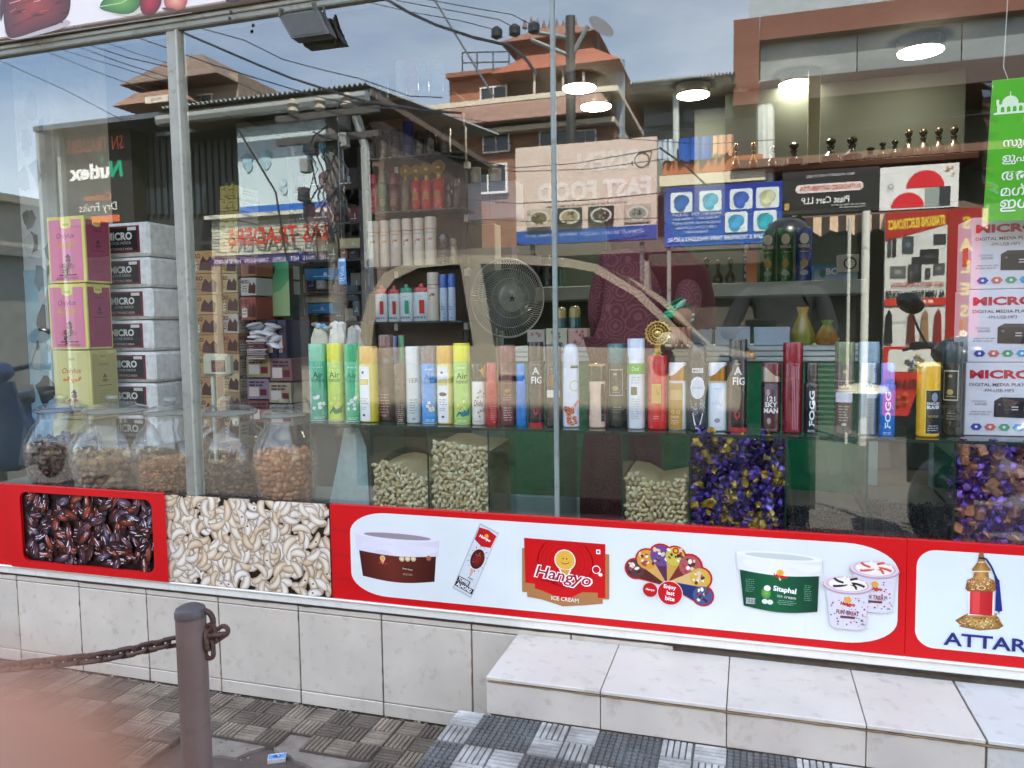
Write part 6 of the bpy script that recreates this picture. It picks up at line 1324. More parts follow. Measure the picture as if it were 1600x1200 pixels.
# upper shelf with big attar bottles
Yt = 2.3; us = thing('upper_shelf', 'brown wall shelf high on the right carrying attar bottles', 'shelf', P(1360, 255, Yt)); a, c = P(1130, 257, Yt), P(1530, 242, Yt); zu = P(1360, 249, Yt).z
b = B(); b.box((a.x, Yt, zu-.03), (c.x, Yt+.3, zu), '5a3a30', 'mt', .002); part(b, 'shelf_board', us)
b = B(); b.box((a.x, Yt+.3, zu-.2), (c.x, Yt+.33, 2.6), '3c423a', 'mt'); part(b, 'shelf_back', us)
for px in (1272, ): b = B(); q = P(px, 210, Yt); b.box((q.x-.03, Yt-.002, zu+.001), (q.x+.03, Yt+.05, 2.6), '8a8c74', 'mt', .002); part(b, 'upright', us)
AB = [(1150, 38, 12, 'a07a2c', 'small gold attar bottle at the left of the upper shelf'), (1177, 38, 13, 'b08a34', 'second gold attar bottle on the upper shelf'), (1207, 30, 16, '6a5030', 'short bronze attar bottle on the upper shelf'), (1240, 34, 25, '5a4c34', 'round brown attar flask left of the upright'), (1298, 38, 25, '3a342a', 'dark round attar flask right of the upright'), (1331, 38, 26, '3c362c', 'second dark round attar flask on the upper shelf'), (1360, 20, 20, '2c2a26', 'low dark attar pot on the upper shelf'), (1379, 28, 16, '4a4638', 'small square attar bottle on the upper shelf'), (1398, 30, 16, '4c483a', 'small square attar bottle beside the ornate four'), (1419, 45, 19, '5a4a36', 'first ornate attar bottle with a ball stopper'), (1442, 45, 19, '5c4c38', 'second ornate attar bottle with a ball stopper'), (1466, 46, 19, '5a4a36', 'third ornate attar bottle with a ball stopper'), (1490, 46, 19, '5e4e3a', 'rightmost ornate attar bottle with a ball stopper')]
for px, hh, w_, c_, lab in AB: yb = 257-(px-1225)*.055; attar(px, yb, yb-hh, w_, Yt+.05, lab, c_, zu, 'attar bottles on the upper shelf')
# pale wall panel behind, cabinet uprights
b = B(); a, c = P(1085, 300, 2.9), P(1560, 600, 2.9); b.box((a.x, 2.9, .37), (c.x, 2.95, 2.6), '4c524a', 'mt'); t = thing('wall_panel', 'grey green wall panel behind the back shelves', 'panel', b.ctr()); part(b, 'panel_board', t)
# ceiling lamps
for k, (px, py, w_, lab) in enumerate([(905, 138, 52, 'round ceiling lamp left of the others, just right of the thin mullion'), (931, 167, 48, 'round ceiling lamp just below and behind the leftmost lamp'), (1083, 149, 50, 'round ceiling lamp in the middle of the row'), (1245, 132, 54, 'round ceiling lamp near the brown framed reflection'), (1438, 81, 66, 'largest round ceiling lamp at the upper right'), (1158, 157, 24, 'small far ceiling lamp between the middle two')]):
    q = ray(px, py); tt = (2.60-CH)/q.z; c = CAM+q*tt; r = w_/2*(c-CAM).dot(FW)/F
    t = thing('ceiling_lamp', lab, 'lamp', (c.x, c.y, 2.60), 'round ceiling lamps')
    b = B(); b.lathe([(r, .002), (r*1.04, .01), (r*1.04, .058)], 32, '7a7a74', 'pl', (c.x, c.y, 2.60)); part(b, 'housing', t)
    b = B(); b.lathe([(r*.97, -.004), (r*.985, .0015)], 32, 'ffffff', 'lamp' if k < 5 else 'pl', (c.x, c.y, 2.60)); part(b, 'diffuser', t)
# right: printed player boxes, green sheet
def d_play(pr, W, H):
    pr.text('MICRO', W*.26, H*.84, H*.12, 'b8203c', None, 0, bold=.045, wfix=W*.46); pr.text('DIGITAL MEDIA PLAYER', W*.26, H*.70, H*.045, '4a4858', None, bold=.01, wfix=W*.46); pr.text('-FM-USB-MP3', W*.25, H*.62, H*.045, '5a5868', W*.34)
    pr.text('DYNAMIC', W*.11, H*.47, H*.028, '8a8894', W*.16); pr.text('SOUND', W*.12, H*.43, H*.03, '4a4858', W*.14); pr.lines(W*.12, H*.32, W*.18, 2, H*.035, 'a8a6b0', .5)
    pr.poly([(W*.22, H*.26), (W*.62, H*.24), (W*.62, H*.52), (W*.27, H*.53), (W*.22, H*.48)], '26262a'); pr.poly([(W*.22, H*.48), (W*.27, H*.53), (W*.62, H*.52), (W*.62, H*.475)], '3a3a40'); pr.ell(W*.26, H*.43, W*.012, H*.018, '6a6a70', 8); pr.text('= =', W*.42, H*.38, H*.05, 'c8c8cc')
    for k, c in enumerate(('3a48a0', 'c86a5a', '4a9a74', '2a9ad0', '4a3a5a', 'a03a7a')): pr.ell(W*(.09+.105*k), H*.12, W*.045, H*.052, c, 6); pr.ell(W*(.09+.105*k), H*.12, W*.012, H*.02, 'e4e4ec', 6)
    pr.poly([(W*.45, 0.002), (W*.62, .002), (W*.62, H*.16), (W*.52, H*.07)], '8a6aa8')
ymb = [340, 453, 567, 679]
for k in range(3):
    a = P(1517-k*1.5, 400, .13); zt_, zb_ = P(1540, ymb[k]-.5, .13).z, P(1540, ymb[k+1]-1.2, .13).z
    if k == 2: zb_ = SHZ
    t = thing('player_box', f'{["top", "middle", "bottom"][k]} white media player box of the stack at the right edge', 'box', (a.x+.15, .2, zb_), 'white media player boxes')
    b = B(); b.box((a.x, .13, zb_), (a.x+.31, .27, zt_), 'd4d4de', 'pr', .0015); part(b, 'carton', t)
    b = B(); d_play(Pr(b, plane((a.x, .13, zb_))), .31, zt_-zb_); part(b, 'front_print', t)
    b = B(); b.box((a.x-.004, .16, zb_+(zt_-zb_)*.35), (a.x-.0002, .20, zb_+(zt_-zb_)*.6), ['c85a3a', 'e0c080', 'd8b860'][k], 'mt', .001); part(b, 'side_flap', t); t.rotation_euler[2] = R_.uniform(-.008, .012)
gs = thing('green_notice', 'bright green notice sheet in a plastic sleeve hanging at the right edge', 'notice', P(1580, 345, .05))
a, c = P(1551, 128, .05), P(1536, 345, .05); xl_ = P(1545, 230, .05).x; zt_, zb_ = P(1570, 124, .05).z, P(1570, 345, .05).z
b = B(); b.mesh([(a.x, .05, zt_), (a.x+.5, .05, zt_+.004), (a.x+.5, .05, zb_), (c.x, .05, zb_), (a.x, .053, zt_), (a.x+.5, .053, zt_+.004), (a.x+.5, .053, zb_), (c.x, .053, zb_)], [(0, 3, 2, 1), (4, 5, 6, 7), (0, 1, 5, 4), (3, 7, 6, 2), (0, 4, 7, 3), (1, 2, 6, 5)], '4fb01c', 'pr'); part(b, 'sheet', gs)
b = B(); pr = Pr(b, plane((0, .05, 0)))
def gp(px, py): q = P(px, py, .05); return q.x, q.z
WH = 'dff0d0'
u, v = gp(1578, 170); pr.rect(u-.035, v-.012, u+.05, v-.007, WH); pr.rect(u-.028, v-.007, u+.03, v+.012, WH); pr.ell(u, v+.014, .018, .018, WH, 16); pr.rect(u-.001, v+.03, u+.001, v+.042, WH); pr.rect(u-.03, v+.010, u-.024, v+.024, WH); pr.rect(u+.034, v-.008, u+.040, v+.036, WH)
for k in range(4): pr.poly([(u-.02+.013*k, v-.007), (u-.012+.013*k, v-.007), (u-.012+.013*k, v+.003), (u-.016+.013*k, v+.007), (u-.02+.013*k, v+.003)], '4fb01c')
for k, t_ in enumerate(('സുബഹി', 'ളുഹർ', 'അസർ', 'മഗ്‌രിബ്', 'ഇശാ')): u, v = gp(1567-k*1.2, 224+k*24.5); pr.text(t_, u, v, .030, 'eef6e4', None, 0, 'l', .012)
for k in range(3): pr.line([gp(1560+R_.uniform(0, 40), 190+k*50), gp(1600, 180+k*52)], .001, '8ad060')
part(b, 'notice_print', gs)
b = B(); R = random.Random(4); pts = [gp(1538+R.uniform(-6, 4), 130+k*11) for k in range(20)]
for (p, q) in zip(pts, pts[1:]): b.face([(p[0], .047, p[1]), (q[0], .047, q[1]), (q[0]+.028, .045+R.uniform(0, .012), q[1]), (p[0]+.028, .045+R.uniform(0, .012), p[1])], 'ffffff', 'gl')
part(b, 'plastic_sleeve', gs)
b = B(); q = gp(1575, 126); b.tube([(q[0], .051, zt_), (q[0]-.01, .052, zt_+.03), (q[0]+.01, .052, 2.66)], .0012, 'a8a8a0', 'pl', 4); part(b, 'string', gs)

# ---- woman behind the bins
Yw = .52
def wp(px, py, dy=0): return P(px, py, Yw+dy)
hx = wp(985, 400)
J = {'pelvis': (wp(975, 600), (.155, .14)), 'waist': (wp(985, 540), (.125, .11)), 'chest': (wp(1005, 455, .03), (.145, .12)), 'neck0': (wp(1000, 385, .02), (.075, .075)), 'neck': (wp(990, 362), .05), 'chin': (wp(985, 345, -.01), (.06, .065)), 'head': (wp(985, 315), (.085, .095)), 'crown': (wp(985, 285), (.06, .065)),
     'shr': (wp(1052, 415, .05), .065), 'elr': (wp(1080, 470, -.03), .048), 'hnr': (wp(1062, 505, -.12), .034), 'shl': (wp(948, 415, .0), .062), 'ell_': (wp(935, 490, -.02), .045), 'hnl': (wp(950, 560, .10), .032),
     'hem1': (wp(972, 680), (.17, .15)), 'hem2': (wp(970, 760), (.19, .16)), 'foot': (Vector((wp(970, 800).x, Yw, .40)), (.20, .16))}
E_ = [('pelvis', 'waist'), ('waist', 'chest'), ('chest', 'neck0'), ('neck0', 'neck'), ('neck', 'chin'), ('chin', 'head'), ('head', 'crown'), ('chest', 'shr'), ('shr', 'elr'), ('elr', 'hnr'), ('chest', 'shl'), ('shl', 'ell_'), ('ell_', 'hnl'), ('pelvis', 'hem1'), ('hem1', 'hem2'), ('hem2', 'foot')]
MAT['dress'] = ink('patterned maroon dress', .9, var=.2, scale=40, bump=.2)
n, l = MAT['dress'].node_tree.nodes, MAT['dress'].node_tree.links
vo = n.new('ShaderNodeTexVoronoi'); vo.feature = 'DISTANCE_TO_EDGE'; vo.inputs['Scale'].default_value = 34
v2 = n.new('ShaderNodeTexVoronoi'); v2.inputs['Scale'].default_value = 15
g = n.new('ShaderNodeNewGeometry'); l.new(g.outputs['Position'], vo.inputs['Vector']); l.new(g.outputs['Position'], v2.inputs['Vector'])
w1 = n.new('ShaderNodeMath'); w1.operation = 'SINE'; w0_ = n.new('ShaderNodeMath'); w0_.operation = 'MULTIPLY'; w0_.inputs[1].default_value = 38; l.new(v2.outputs['Distance'], w0_.inputs[0]); l.new(w0_.outputs[0], w1.inputs[0])
c1 = n.new('ShaderNodeMapRange'); c1.inputs[1].default_value = .3; c1.inputs[2].default_value = .9; c1.inputs[4].default_value = .14; l.new(w1.outputs[0], c1.inputs[0])
mx_ = n.new('ShaderNodeMixRGB'); mx_.inputs[2].default_value = (*lin('b08a80'), 1); l.new(c1.outputs[0], mx_.inputs[0])
bs_ = n['Principled BSDF']; lk = bs_.inputs['Base Color'].links[0]; src = lk.from_socket; l.new(src, mx_.inputs[1]); l.new(mx_.outputs[0], bs_.inputs['Base Color'])
zc = wp(985, 362).z
bw = skin_mesh(J, E_, lambda p: lin('8a5a44') if (p.z > zc and True) else lin('5c2830'), 'dress')
hz = min(wp(1062, 498).z, 9)
for i, f in enumerate(bw.f):
    ctr_ = sum((bw.v[j] for j in f), Vector())/len(f)
    if ctr_.z > zc: bw.m[i] = 'cl'; bw.c[i] = lin('3a0c14')
    for hk in ('hnr', 'hnl'):
        if (ctr_-J[hk][0]).length < .055: bw.m[i] = 'sk'; bw.c[i] = lin('8a5a44')
t = thing('person', 'woman in a long patterned maroon dress and shawl standing behind the bins', 'person', (wp(970, 700).x, Yw, .36))
for hk, sg in (('hnr', 1), ('hnl', -1)):       # fingers rooted in each palm
    h0 = J[hk][0]
    for k in range(5):
        d = Vector((-.2+.1*k, -.35, -1)).normalized(); o_ = Vector(((k-2)*.013, -.005, -.015))
        L = (.05, .066, .07, .066, .05)[k]; bw.tube([h0+o_, h0+o_+d*L*.55, h0+o_+d*L+Vector((0, .012, .0))], [.0095, .0085, .006], '8a5a44', 'sk', 7)
part(bw, 'figure', t)
b = B(); R = random.Random(9)                         # plain dark shawl over head, back and right shoulder
sh = [(985, 280, .05, .085), (985, 310, .03, .112), (990, 345, .05, .105), (1010, 385, .03, .125), (1042, 420, .04, .14), (1062, 470, .05, .12), (1072, 515, .06, .10)]
vs = []; nn = 18
for (px, py, dy, r_) in sh:
    c = wp(px, py, dy)
    for k in range(nn): a_ = -.55+ (pi+1.1)*k/(nn-1); vs.append(c+Vector((r_*cos(a_)*1.0, -r_*.8*sin(a_)+.01, R.uniform(-.006, .006))))
fs = [(i*nn+k, i*nn+k+1, (i+1)*nn+k+1, (i+1)*nn+k) for i in range(len(sh)-1) for k in range(nn-1)]
b.mesh(vs, fs, '4a0c16', 'cl', True); part(b, 'shawl', t)
b = B()
for k in range(16): b.blob(wp(1066+R.uniform(-16, 14), 490+R.uniform(-18, 16), -.1), (R.uniform(.02, .04), .016, R.uniform(.006, .012)), R.choice(['0f6a44', '1c8a58', '0a5436', '2aa070', '8ab8a0']), 'cl', 8, 5, Matrix.Rotation(R.uniform(-.8, .3), 3, 'Y'), 0, .3)
solo(b, 'green_cloth', 'bunch of green cloth held in front of the woman in maroon', 'cloth')
# ------------------------------------------------------------------ the street behind the camera, seen mirrored in the window
GZ = -.16
def sx(px, py, Y): return V(px, py, Y).x
def szz(px, py, Y): return V(px, py, Y).z
def sbox(b, px0, py0, px1, py1, Y, d, col, m='mt', bev=0, z0=None, z1=None):
    my, mx2 = (py0+py1)/2, (px0+px1)/2
    x0, x1 = sx(px0, my, Y), sx(px1, my, Y); zt = szz(mx2, py0, Y) if z1 is None else z1; zb = szz(mx2, py1, Y) if z0 is None else z0
    b.box((x0, -Y-d, zb), (x1, -Y, zt), col, m, bev); return x0, x1, zb, zt
def sthing(name, label, cat, px, Y, group=None): return thing(name, label, cat, (sx(px, 400, Y), -Y-1, GZ), group)
def sp(t, name, *a, **k): b = B(); r = sbox(b, *a, **k); part(b, name, t); return r
def sprint_(t, px0, py0, px1, py1, Y, fn, name='sign_print'):
    """print on a sign that faces the shop; u runs to the reader's right"""
    my, mx2 = (py0+py1)/2, (px0+px1)/2; x0, x1 = sx(px0, my, Y), sx(px1, my, Y); zt, zb = szz(mx2, py0, Y), szz(mx2, py1, Y)
    b = B(); pr = Pr(b, plane(**street((x1, -Y, zb)), off=.003), dl=.0006); fn(pr, x1-x0, zt-zb); return part(b, name, t)
def hip(b, x0, x1, y0, y1, zb, zt, inset, col, rows=7, m='rf'):
    """hipped tile roof in overlapping courses"""
    for k in range(rows):
        f0, f1 = k/rows, (k+1)/rows; i0, i1 = inset*f0-.0, inset*f1; z0, z1 = zb+(zt-zb)*f0+.05*(zt-zb)/rows*4, zb+(zt-zb)*f1+.05*(zt-zb)/rows*4
        c = shade(col, random.uniform(.82, 1.12)); lo = z0-.22*(zt-zb)/rows
        A = [(x0+i0, y0+i0*.8, z0), (x1-i0, y0+i0*.8, z0), (x1-i0, y1-i0*.8, z0), (x0+i0, y1-i0*.8, z0)]; Cc = [(x0+i1, y0+i1*.8, z1), (x1-i1, y0+i1*.8, z1), (x1-i1, y1-i1*.8, z1), (x0+i1, y1-i1*.8, z1)]
        L = [(p[0], p[1], lo) for p in A]
        b.mesh(A+Cc+L, [(0, 1, 5, 4), (1, 2, 6, 5), (2, 3, 7, 6), (3, 0, 4, 7), (8, 9, 1, 0), (9, 10, 2, 1), (10, 11, 3, 2), (11, 8, 0, 3)]+([(8, 11, 10, 9)] if k == 0 else [])+([(4, 5, 6, 7)] if k == rows-1 else []), c, m)
def window(t, px0, py0, px1, py1, Y, fr='d8d4cc'):
    b = B(); x0, x1, zb, zt = sbox(b, px0, py0, px1, py1, Y-.12, .10, '2a2e34', 'pl'); w = part(b, 'window', t)
    e = (x1-x0)*.06; b = B()
    for a in ((x0-e, zb-e, x1+e, zb), (x0-e, zt, x1+e, zt+e), (x0-e, zb, x0, zt), (x1, zb, x1+e, zt), ((x0+x1)/2-e/3, zb, (x0+x1)/2+e/3, zt)): b.box((a[0], -Y+.02, a[1]), (a[2], -Y+.16, a[3]), fr, 'mt')
    part(b, 'frame', w)
# -- tall house with stacked tiled roofs
Y = 26; t = sthing('tiled_house', 'tall terracotta house with stacked tiled roofs mirrored above the fast food hoarding', 'house', 840, Y)
sp(t, 'wall', 655, 200, 962, 420, Y, 9, '8a6450', 'wl', z0=GZ); sp(t, 'wall', 722, 110, 946, 165, Y+.8, 8, '8a6450', 'wl'); sp(t, 'wall', 702, 116, 792, 160, Y+.4, 6, 'a06a50', 'wl'); sp(t, 'wall', 808, 64, 922, 92, Y+2, 5, '9a6c54', 'wl')
sp(t, 'cream_band', 640, 150, 965, 158, Y-.6, 9.5, 'd0c4b0', 'mt'); sp(t, 'cream_band', 650, 196, 960, 204, Y-.5, 9.4, 'c8bca8', 'mt'); sp(t, 'flat_roof', 696, 109, 796, 116, Y, 6.5, '8a5a48', 'mt')
b = B(); hip(b, sx(640, 180, Y), sx(962, 180, Y), -Y-9, -Y+.9, szz(800, 197, Y), szz(800, 158, Y), .55, '98786a', 6); part(b, 'tile_band', t)
b = B(); hip(b, sx(775, 100, Y), sx(972, 100, Y), -Y-9.5, -Y+.6, szz(870, 112, Y), szz(870, 78, Y), 1.1, '985842', 8); part(b, 'roof', t)
b = B(); hip(b, sx(790, 60, Y+2), sx(940, 60, Y+2), -Y-8, -Y-1.2, szz(865, 68, Y+2), szz(865, 38, Y+2), 1.3, '8c6454', 7); part(b, 'roof', t)
b = B()
for k in range(9): p = V(820+k*10, 44, Y+3.5); b.tube([p, p+Vector((0, 0, .3+.25*random.random()))], [.12, .015], '6a5a50', 'mt', 6)
props(part(b, 'ridge_finials', t), kind='stuff')
for a in ((752, 137, 790, 165), (756, 202, 794, 236), (845, 205, 886, 240), (900, 205, 930, 240), (735, 260, 790, 300)): window(t, *a, Y if a[1] > 190 else Y+.3)
b = B(); 
for (q0, q1) in (((722, 82), (796, 80)), ((722, 98), (796, 96)), ((722, 82), (722, 112)), ((745, 82), (745, 112)), ((770, 81), (770, 112)), ((795, 80), (795, 112))): b.tube([V(*q0, Y), V(*q1, Y)], .03, '4a5058', 'mp', 5)
part(b, 'railing', t)
for px in (835, 880, 912): b = B(); b.tube([V(px, 112, Y-.3), V(px, 160, Y-.3)], .05, 'c8c0b0', 'mt', 6); part(b, 'down_pipe', t)
b = B(); p = V(935, 48, Y+1); b.tube([V(934, 90, Y+1), p], .05, '4a4c50', 'mp', 6); b.lathe([(.02, 0), (.5, .18), (.55, .2)], 16, '6a6c70', 'mp', p, (.6, .5, .5)); part(b, 'dish_aerial', t)
b = B(); p = V(965, 95, Y+1); b.tube([V(965, 260, Y+1), p], .28, '8a949c', 'mp', 8); part(b, 'rain_pipe', t)
# -- smaller house with tiled roof on the left
Y = 28; t = sthing('tiled_house', 'smaller house with a brown tiled roof mirrored at the left mullion', 'house', 300, Y)
sp(t, 'wall', 228, 122, 375, 300, Y, 8, 'a08e7c', 'wl', z0=GZ); sp(t, 'wall', 226, 122, 268, 150, Y-.5, 2, '8a7a6a', 'wl')
b = B(); hip(b, sx(225, 130, Y), sx(372, 130, Y), -Y-9, -Y+1.5, szz(290, 140, Y), szz(290, 90, Y), 1.8, '7a685c', 8); part(b, 'roof', t)
b = B(); hip(b, sx(222, 170, Y), sx(330, 170, Y), -Y-4, -Y+1.8, szz(260, 178, Y), szz(260, 157, Y), .7, '8a6c5c', 5); part(b, 'roof', t)
sp(t, 'name_board', 226, 150, 262, 160, Y-2, .1, 'd8d0c0', 'mt'); sprint_(t, 226, 150, 262, 160, Y-2, lambda pr, W, H: pr.text('MANI', W*.5, H*.5, H*.6, '8a7a68', W*.8), 'board_print')
for k in range(3): b = B(); p = V(300+k*20, 102+k*9, Y+3); b.tube([p, p+Vector((0, 0, .6))], [.16, .02], '7a6658', 'mt', 6); part(b, 'finial', t)
window(t, 300, 150, 330, 175, Y)
# -- dark shop with reversed lettering
Y = 9; t = sthing('dark_shop', 'dark shop front lettered SN TRADERS and Nutlex, mirrored at the left', 'shop', 220, Y)
sp(t, 'wall', 60, 192, 375, 420, Y+.4, 3, '1c2228', 'wl', z0=GZ)
b = B(); n_ = 16
for k in range(n_): x0 = 212+k*10.2; sbox(b, x0, 198, x0+6.5, 335, Y+.34, .06, '24303a', 'mp')
props(part(b, 'ribbed_cladding', t), kind='stuff')
sp(t, 'fascia_panel', 96, 196, 206, 350, Y, .3, '20201f', 'mt'); sp(t, 'roof_edge', 50, 186, 248, 194, Y-.4, 3.8, '5a6068', 'mp'); sp(t, 'roof_edge', 244, 200, 380, 206, Y-.2, 3.6, '3a4048', 'mp')
for px in (60, 92): sp(t, 'post', px, 196, px+5, 420, Y-.1, .12, '8a9090', 'mp', z0=GZ)
def d_sn(pr, W, H):
    pr.text('SN TRADERS', W*.5, H*.81, H*.14, 'f0683c', None, 0, bold=.01, wfix=W*.80); pr.text('N', W*.22, H*.55, H*.17, '1fa078', bold=.05, shear=.1); pr.text('utlex', W*.60, H*.54, H*.16, 'e4e4e0', None, 0, bold=.05, wfix=W*.58)
    pr.poly([(W*.36, H*.66), (W*.44, H*.70), (W*.42, H*.62)], '1fa078'); pr.text('Cashew', W*.5, H*.28, H*.08, 'c86a34', W*.4); pr.text('Dry Fruits', W*.5, H*.16, H*.11, 'd8d4cc', W*.62); pr.rect(W*.2, H*.01, W*.6, H*.08, 'c86038')
sprint_(t, 96, 196, 206, 350, Y, d_sn)
# -- white building with gutter and its signboard
Y = 8.6; t = sthing('white_building', 'white roadside building with a gutter roof and hoardings above BAS TRADERS', 'building', 420, Y)
sp(t, 'wall', 373, 188, 457, 412, Y, 5, 'c4c8bc', 'wl'); sp(t, 'dark_bay', 284, 200, 372, 700, Y+.9, 4, '2a2e30', 'wl', z0=GZ); sp(t, 'dark_bay', 373, 413, 457, 700, Y+1.0, 3.9, '34322e', 'wl', z0=GZ); sp(t, 'recess_wall', 457, 180, 600, 700, Y+1.2, 3.5, '3c3632', 'wl', z0=GZ); sp(t, 'end_wall', 586, 190, 604, 700, Y+.1, 4.5, '6a5a50', 'wl', z0=GZ)  # bay under the sign and recess: solid boxes, interior shade put into the colour
b = B(); x0, x1 = sx(262, 170, Y-.4), sx(585, 170, Y-.4); z0, z1 = szz(420, 186, Y-.4), szz(420, 158, Y-.4)
n_ = 44
for k in range(n_):
    a0, a1 = x0+(x1-x0)*k/n_, x0+(x1-x0)*(k+1)/n_; am = (a0+a1)/2
    for (p, q, h0, h1) in ((a0, am, 0, .05), (am, a1, .05, 0)): b.mesh([(p, -Y+.6, z1+h0), (q, -Y+.6, z1+h1), (q, -Y-5.5, z1+.7+h1), (p, -Y-5.5, z1+.7+h0)], [(0, 1, 2, 3)], '9aa0a0', 'mp')
b.box((x0, -Y-5.5, z1-.12), (x1, -Y+.5, z1-.02), '7a6a5c', 'mt'); part(b, 'roof', t)
b = B(); b.tube([(x0, -Y+.62, z0+.08), (x1, -Y+.62, z0+.1)], .09, '8a8e8a', 'pl', 8); b.tube([(x1-.25, -Y+.6, z0+.05), (x1-.25, -Y+.25, z0-.5), (x1-.25, -Y+.2, GZ)], .07, 'b8bcb8', 'pl', 8); part(b, 'gutter', t)
h = thing('shoe_hoarding', 'pale hoarding of shoes with a blue foot strip on the white building', 'hoarding', (sx(450, 260, 8.4), -8.4, szz(450, 330, 8.4)))
sp(h, 'board', 372, 192, 531, 332, 8.35, .12, 'b8c8cc', 'pr')
def d_shoe(pr, W, H):
    pr.rect(0, 0, W, H*.10, '2a62b0')
    for (u, v, a, c_) in ((.14, .32, .10, '5a3848'), (.13, .68, .08, '2a8a94'), (.30, .68, .07, '3a5a60'), (.72, .62, .10, '94b4bc'), (.9, .6, .09, '8aa8b4'), (.55, .3, .06, 'a8bcc0')):
        for k in range(5): pr.ell(W*(u+.02*sin(k*2.1)), H*(v+.05*cos(k*1.7)), W*a*(.7-.07*k), H*a*(.6-.06*k), shade(c_, .8+.12*k), 12, k)
sprint_(h, 372, 192, 531, 332, 8.35, d_shoe)
h = thing('traders_signboard', 'white slatted signboard with red letters BAS TRADERS mirrored left of the shelves', 'signboard', (sx(430, 370, 8.2), -8.2, szz(430, 410, 8.2)))
for k in range(11): sp(h, 'slat', 330, 337+k*5.4, 530, 341.6+k*5.4, 8.1+.0, .08, 'b8b8a4', 'mp')
sp(h, 'back_board', 332, 336, 528, 400, 8.2, .08, '5a584e', 'mt'); sp(h, 'foot_strip', 328, 397, 531, 411, 8.08, .1, '322a62', 'pr'); sp(h, 'top_capping', 318, 330, 534, 336, 8.0, .25, 'c8c4b4', 'mp')
def d_bas(pr, W, H):
    pr.text('BAS TRADERS', W*.46, H*.60, H*.36, 'c02c1c', None, 0, bold=.015, wfix=W*.80)
    pr.text('PLASTIC   MATS   NET   ROPES   TARPAULIN   HARDWARES', W*.5, H*.08, H*.09, 'd8d4e0', W*.95)
sprint_(h, 328, 337, 531, 411, 8.02, d_bas, 'sign_lettering')
# shop openings under the signs: solid walls, open-bay shade put into their colour
t = sthing('shaded_bay_row', 'row of shop bays along the far pavement, their openings painted shade dark', 'building', 700, 9.4)
sp(t, 'wall', 330, 405, 1010, 700, 9.6, 3, '3a3a38', 'wl', z0=GZ); sp(t, 'wall', 985, 300, 1235, 700, 9.9, 3, '4a463e', 'wl', z0=GZ)
for px in (335, 470, 600, 740, 870, 1000): sp(t, 'pillar', px, 408, px+14, 700, 9.3, .3, '8a8478', 'wl', z0=GZ)
sp(t, 'lintel', 600, 380, 1240, 398, 9.3, .35, '6a625a', 'wl')
# -- fast food hoarding
Y = 8.0; h = thing('food_hoarding', 'large pale pink hoarding for fast food over a blue strip, mirrored in the middle', 'hoarding', (sx(917, 300, Y), -Y, szz(917, 380, Y)))
sp(h, 'board', 806, 222, 1026, 378, Y, .12, 'd0bcae', 'pr')
def d_ff(pr, W, H):
    pr.rect(0, 0, W, H*.14, '24509c'); pr.text('RISEN', W*.34, H*.80, H*.19, 'dccfc6', W*.5, bold=.04); pr.text('FAST FOOD', W*.44, H*.52, H*.2, 'e0d4cc', W*.80, bold=.05)
    pr.ring(W*.1, H*.78, W*.045, W*.052, '4a4440'); pr.line([(W*.06, H*.7), (W*.03, H*.86), (W*.12, H*.86)], W*.005, '4a4440'); pr.lines(W*.5, H*.38, W*.6, 1, H*.03, 'c0aca0', .6)
    for (u, c_) in ((.13, '8a9088'), (.38, '3a3a38'), (.60, '9a8a6a'), (.82, '6a5a44')):
        pr.rect(W*(u-.09), H*.17, W*(u+.09), H*.35, '2e302e' if u > .3 and u < .7 else 'b0a090'); pr.ell(W*u, H*.26, W*.075, H*.075, 'c4c0b4', 16); pr.ell(W*u, H*.26, W*.06, H*.058, c_, 14); flowers(pr, W*u, H*.26, W*.03, ['8a6a4a', '4a5a3a', 'b09a6a', '3a4440'], 6, int(u*100))
    pr.text('ALFAHAM  BROAST  MANDHI  SHAWAI  BIRIYANI  JUICE', W*.5, H*.07, H*.045, 'a8bcd8', W*.9)
sprint_(h, 806, 222, 1026, 378, Y, d_ff)
for px in (830, 1000): sp(h, 'support_post', px, 378, px+6, 700, Y+.05, .06, '5a5a58', 'mp', z0=GZ)
# -- blue tarpaulin board
Y = 7.6; h = thing('tarpaulin_hoarding', 'blue hoarding with six tarpaulin pictures, mirrored right of the pink one', 'hoarding', (sx(1130, 330, Y), -Y, szz(1130, 385, Y)))
sp(h, 'board', 1038, 288, 1222, 382, Y, .1, '2448a4', 'pr')
def d_tarp(pr, W, H):
    pr.vgrad(0, 0, W, H*.99, '2a5cb0', '26308c')
    for (u, v, c_) in ((.12, .74, 'b4b890'), (.34, .74, '3a5aa8'), (.60, .74, '3a9ab8'), (.85, .74, '2a5a9c'), (.14, .36, '2a98a8'), (.38, .36, '3a90b8')):
        pr.rr(W*(u-.095), H*(v-.17), W*(u+.095), H*(v+.17), W*.02, 'd4dcdc', 3)
        for k in range(4): pr.ell(W*(u+.02*sin(k*2.3)), H*(v-.02+.04*cos(k*3)), W*(.07-.012*k), H*(.11-.02*k), shade(c_, .8+.2*k), 10, k)
    for k in range(5): pr.text(['SHADE NET   ROPE   LIFE BUOY', 'FISHING NET   TARPAULIN', 'GARDEN HOSE  POND SHEET', 'CAR COVER  CURTAIN', 'GREEN SHEET'][k], W*.72, H*(.53-.075*k), H*.045, 'c8d4e8', W*.42)
    pr.text('TARPAULINE & TECHPALINE TARPA WHOLESALE & RETAIL', W*.5, H*.11, H*.075, 'e0e6f0', W*.94, bold=.02)
sprint_(h, 1038, 288, 1222, 382, Y, d_tarp)
for px in (1042, 1212): sp(h, 'support_post', px, 382, px+6, 700, Y+.03, .06, '8a8a84', 'mp', z0=GZ)
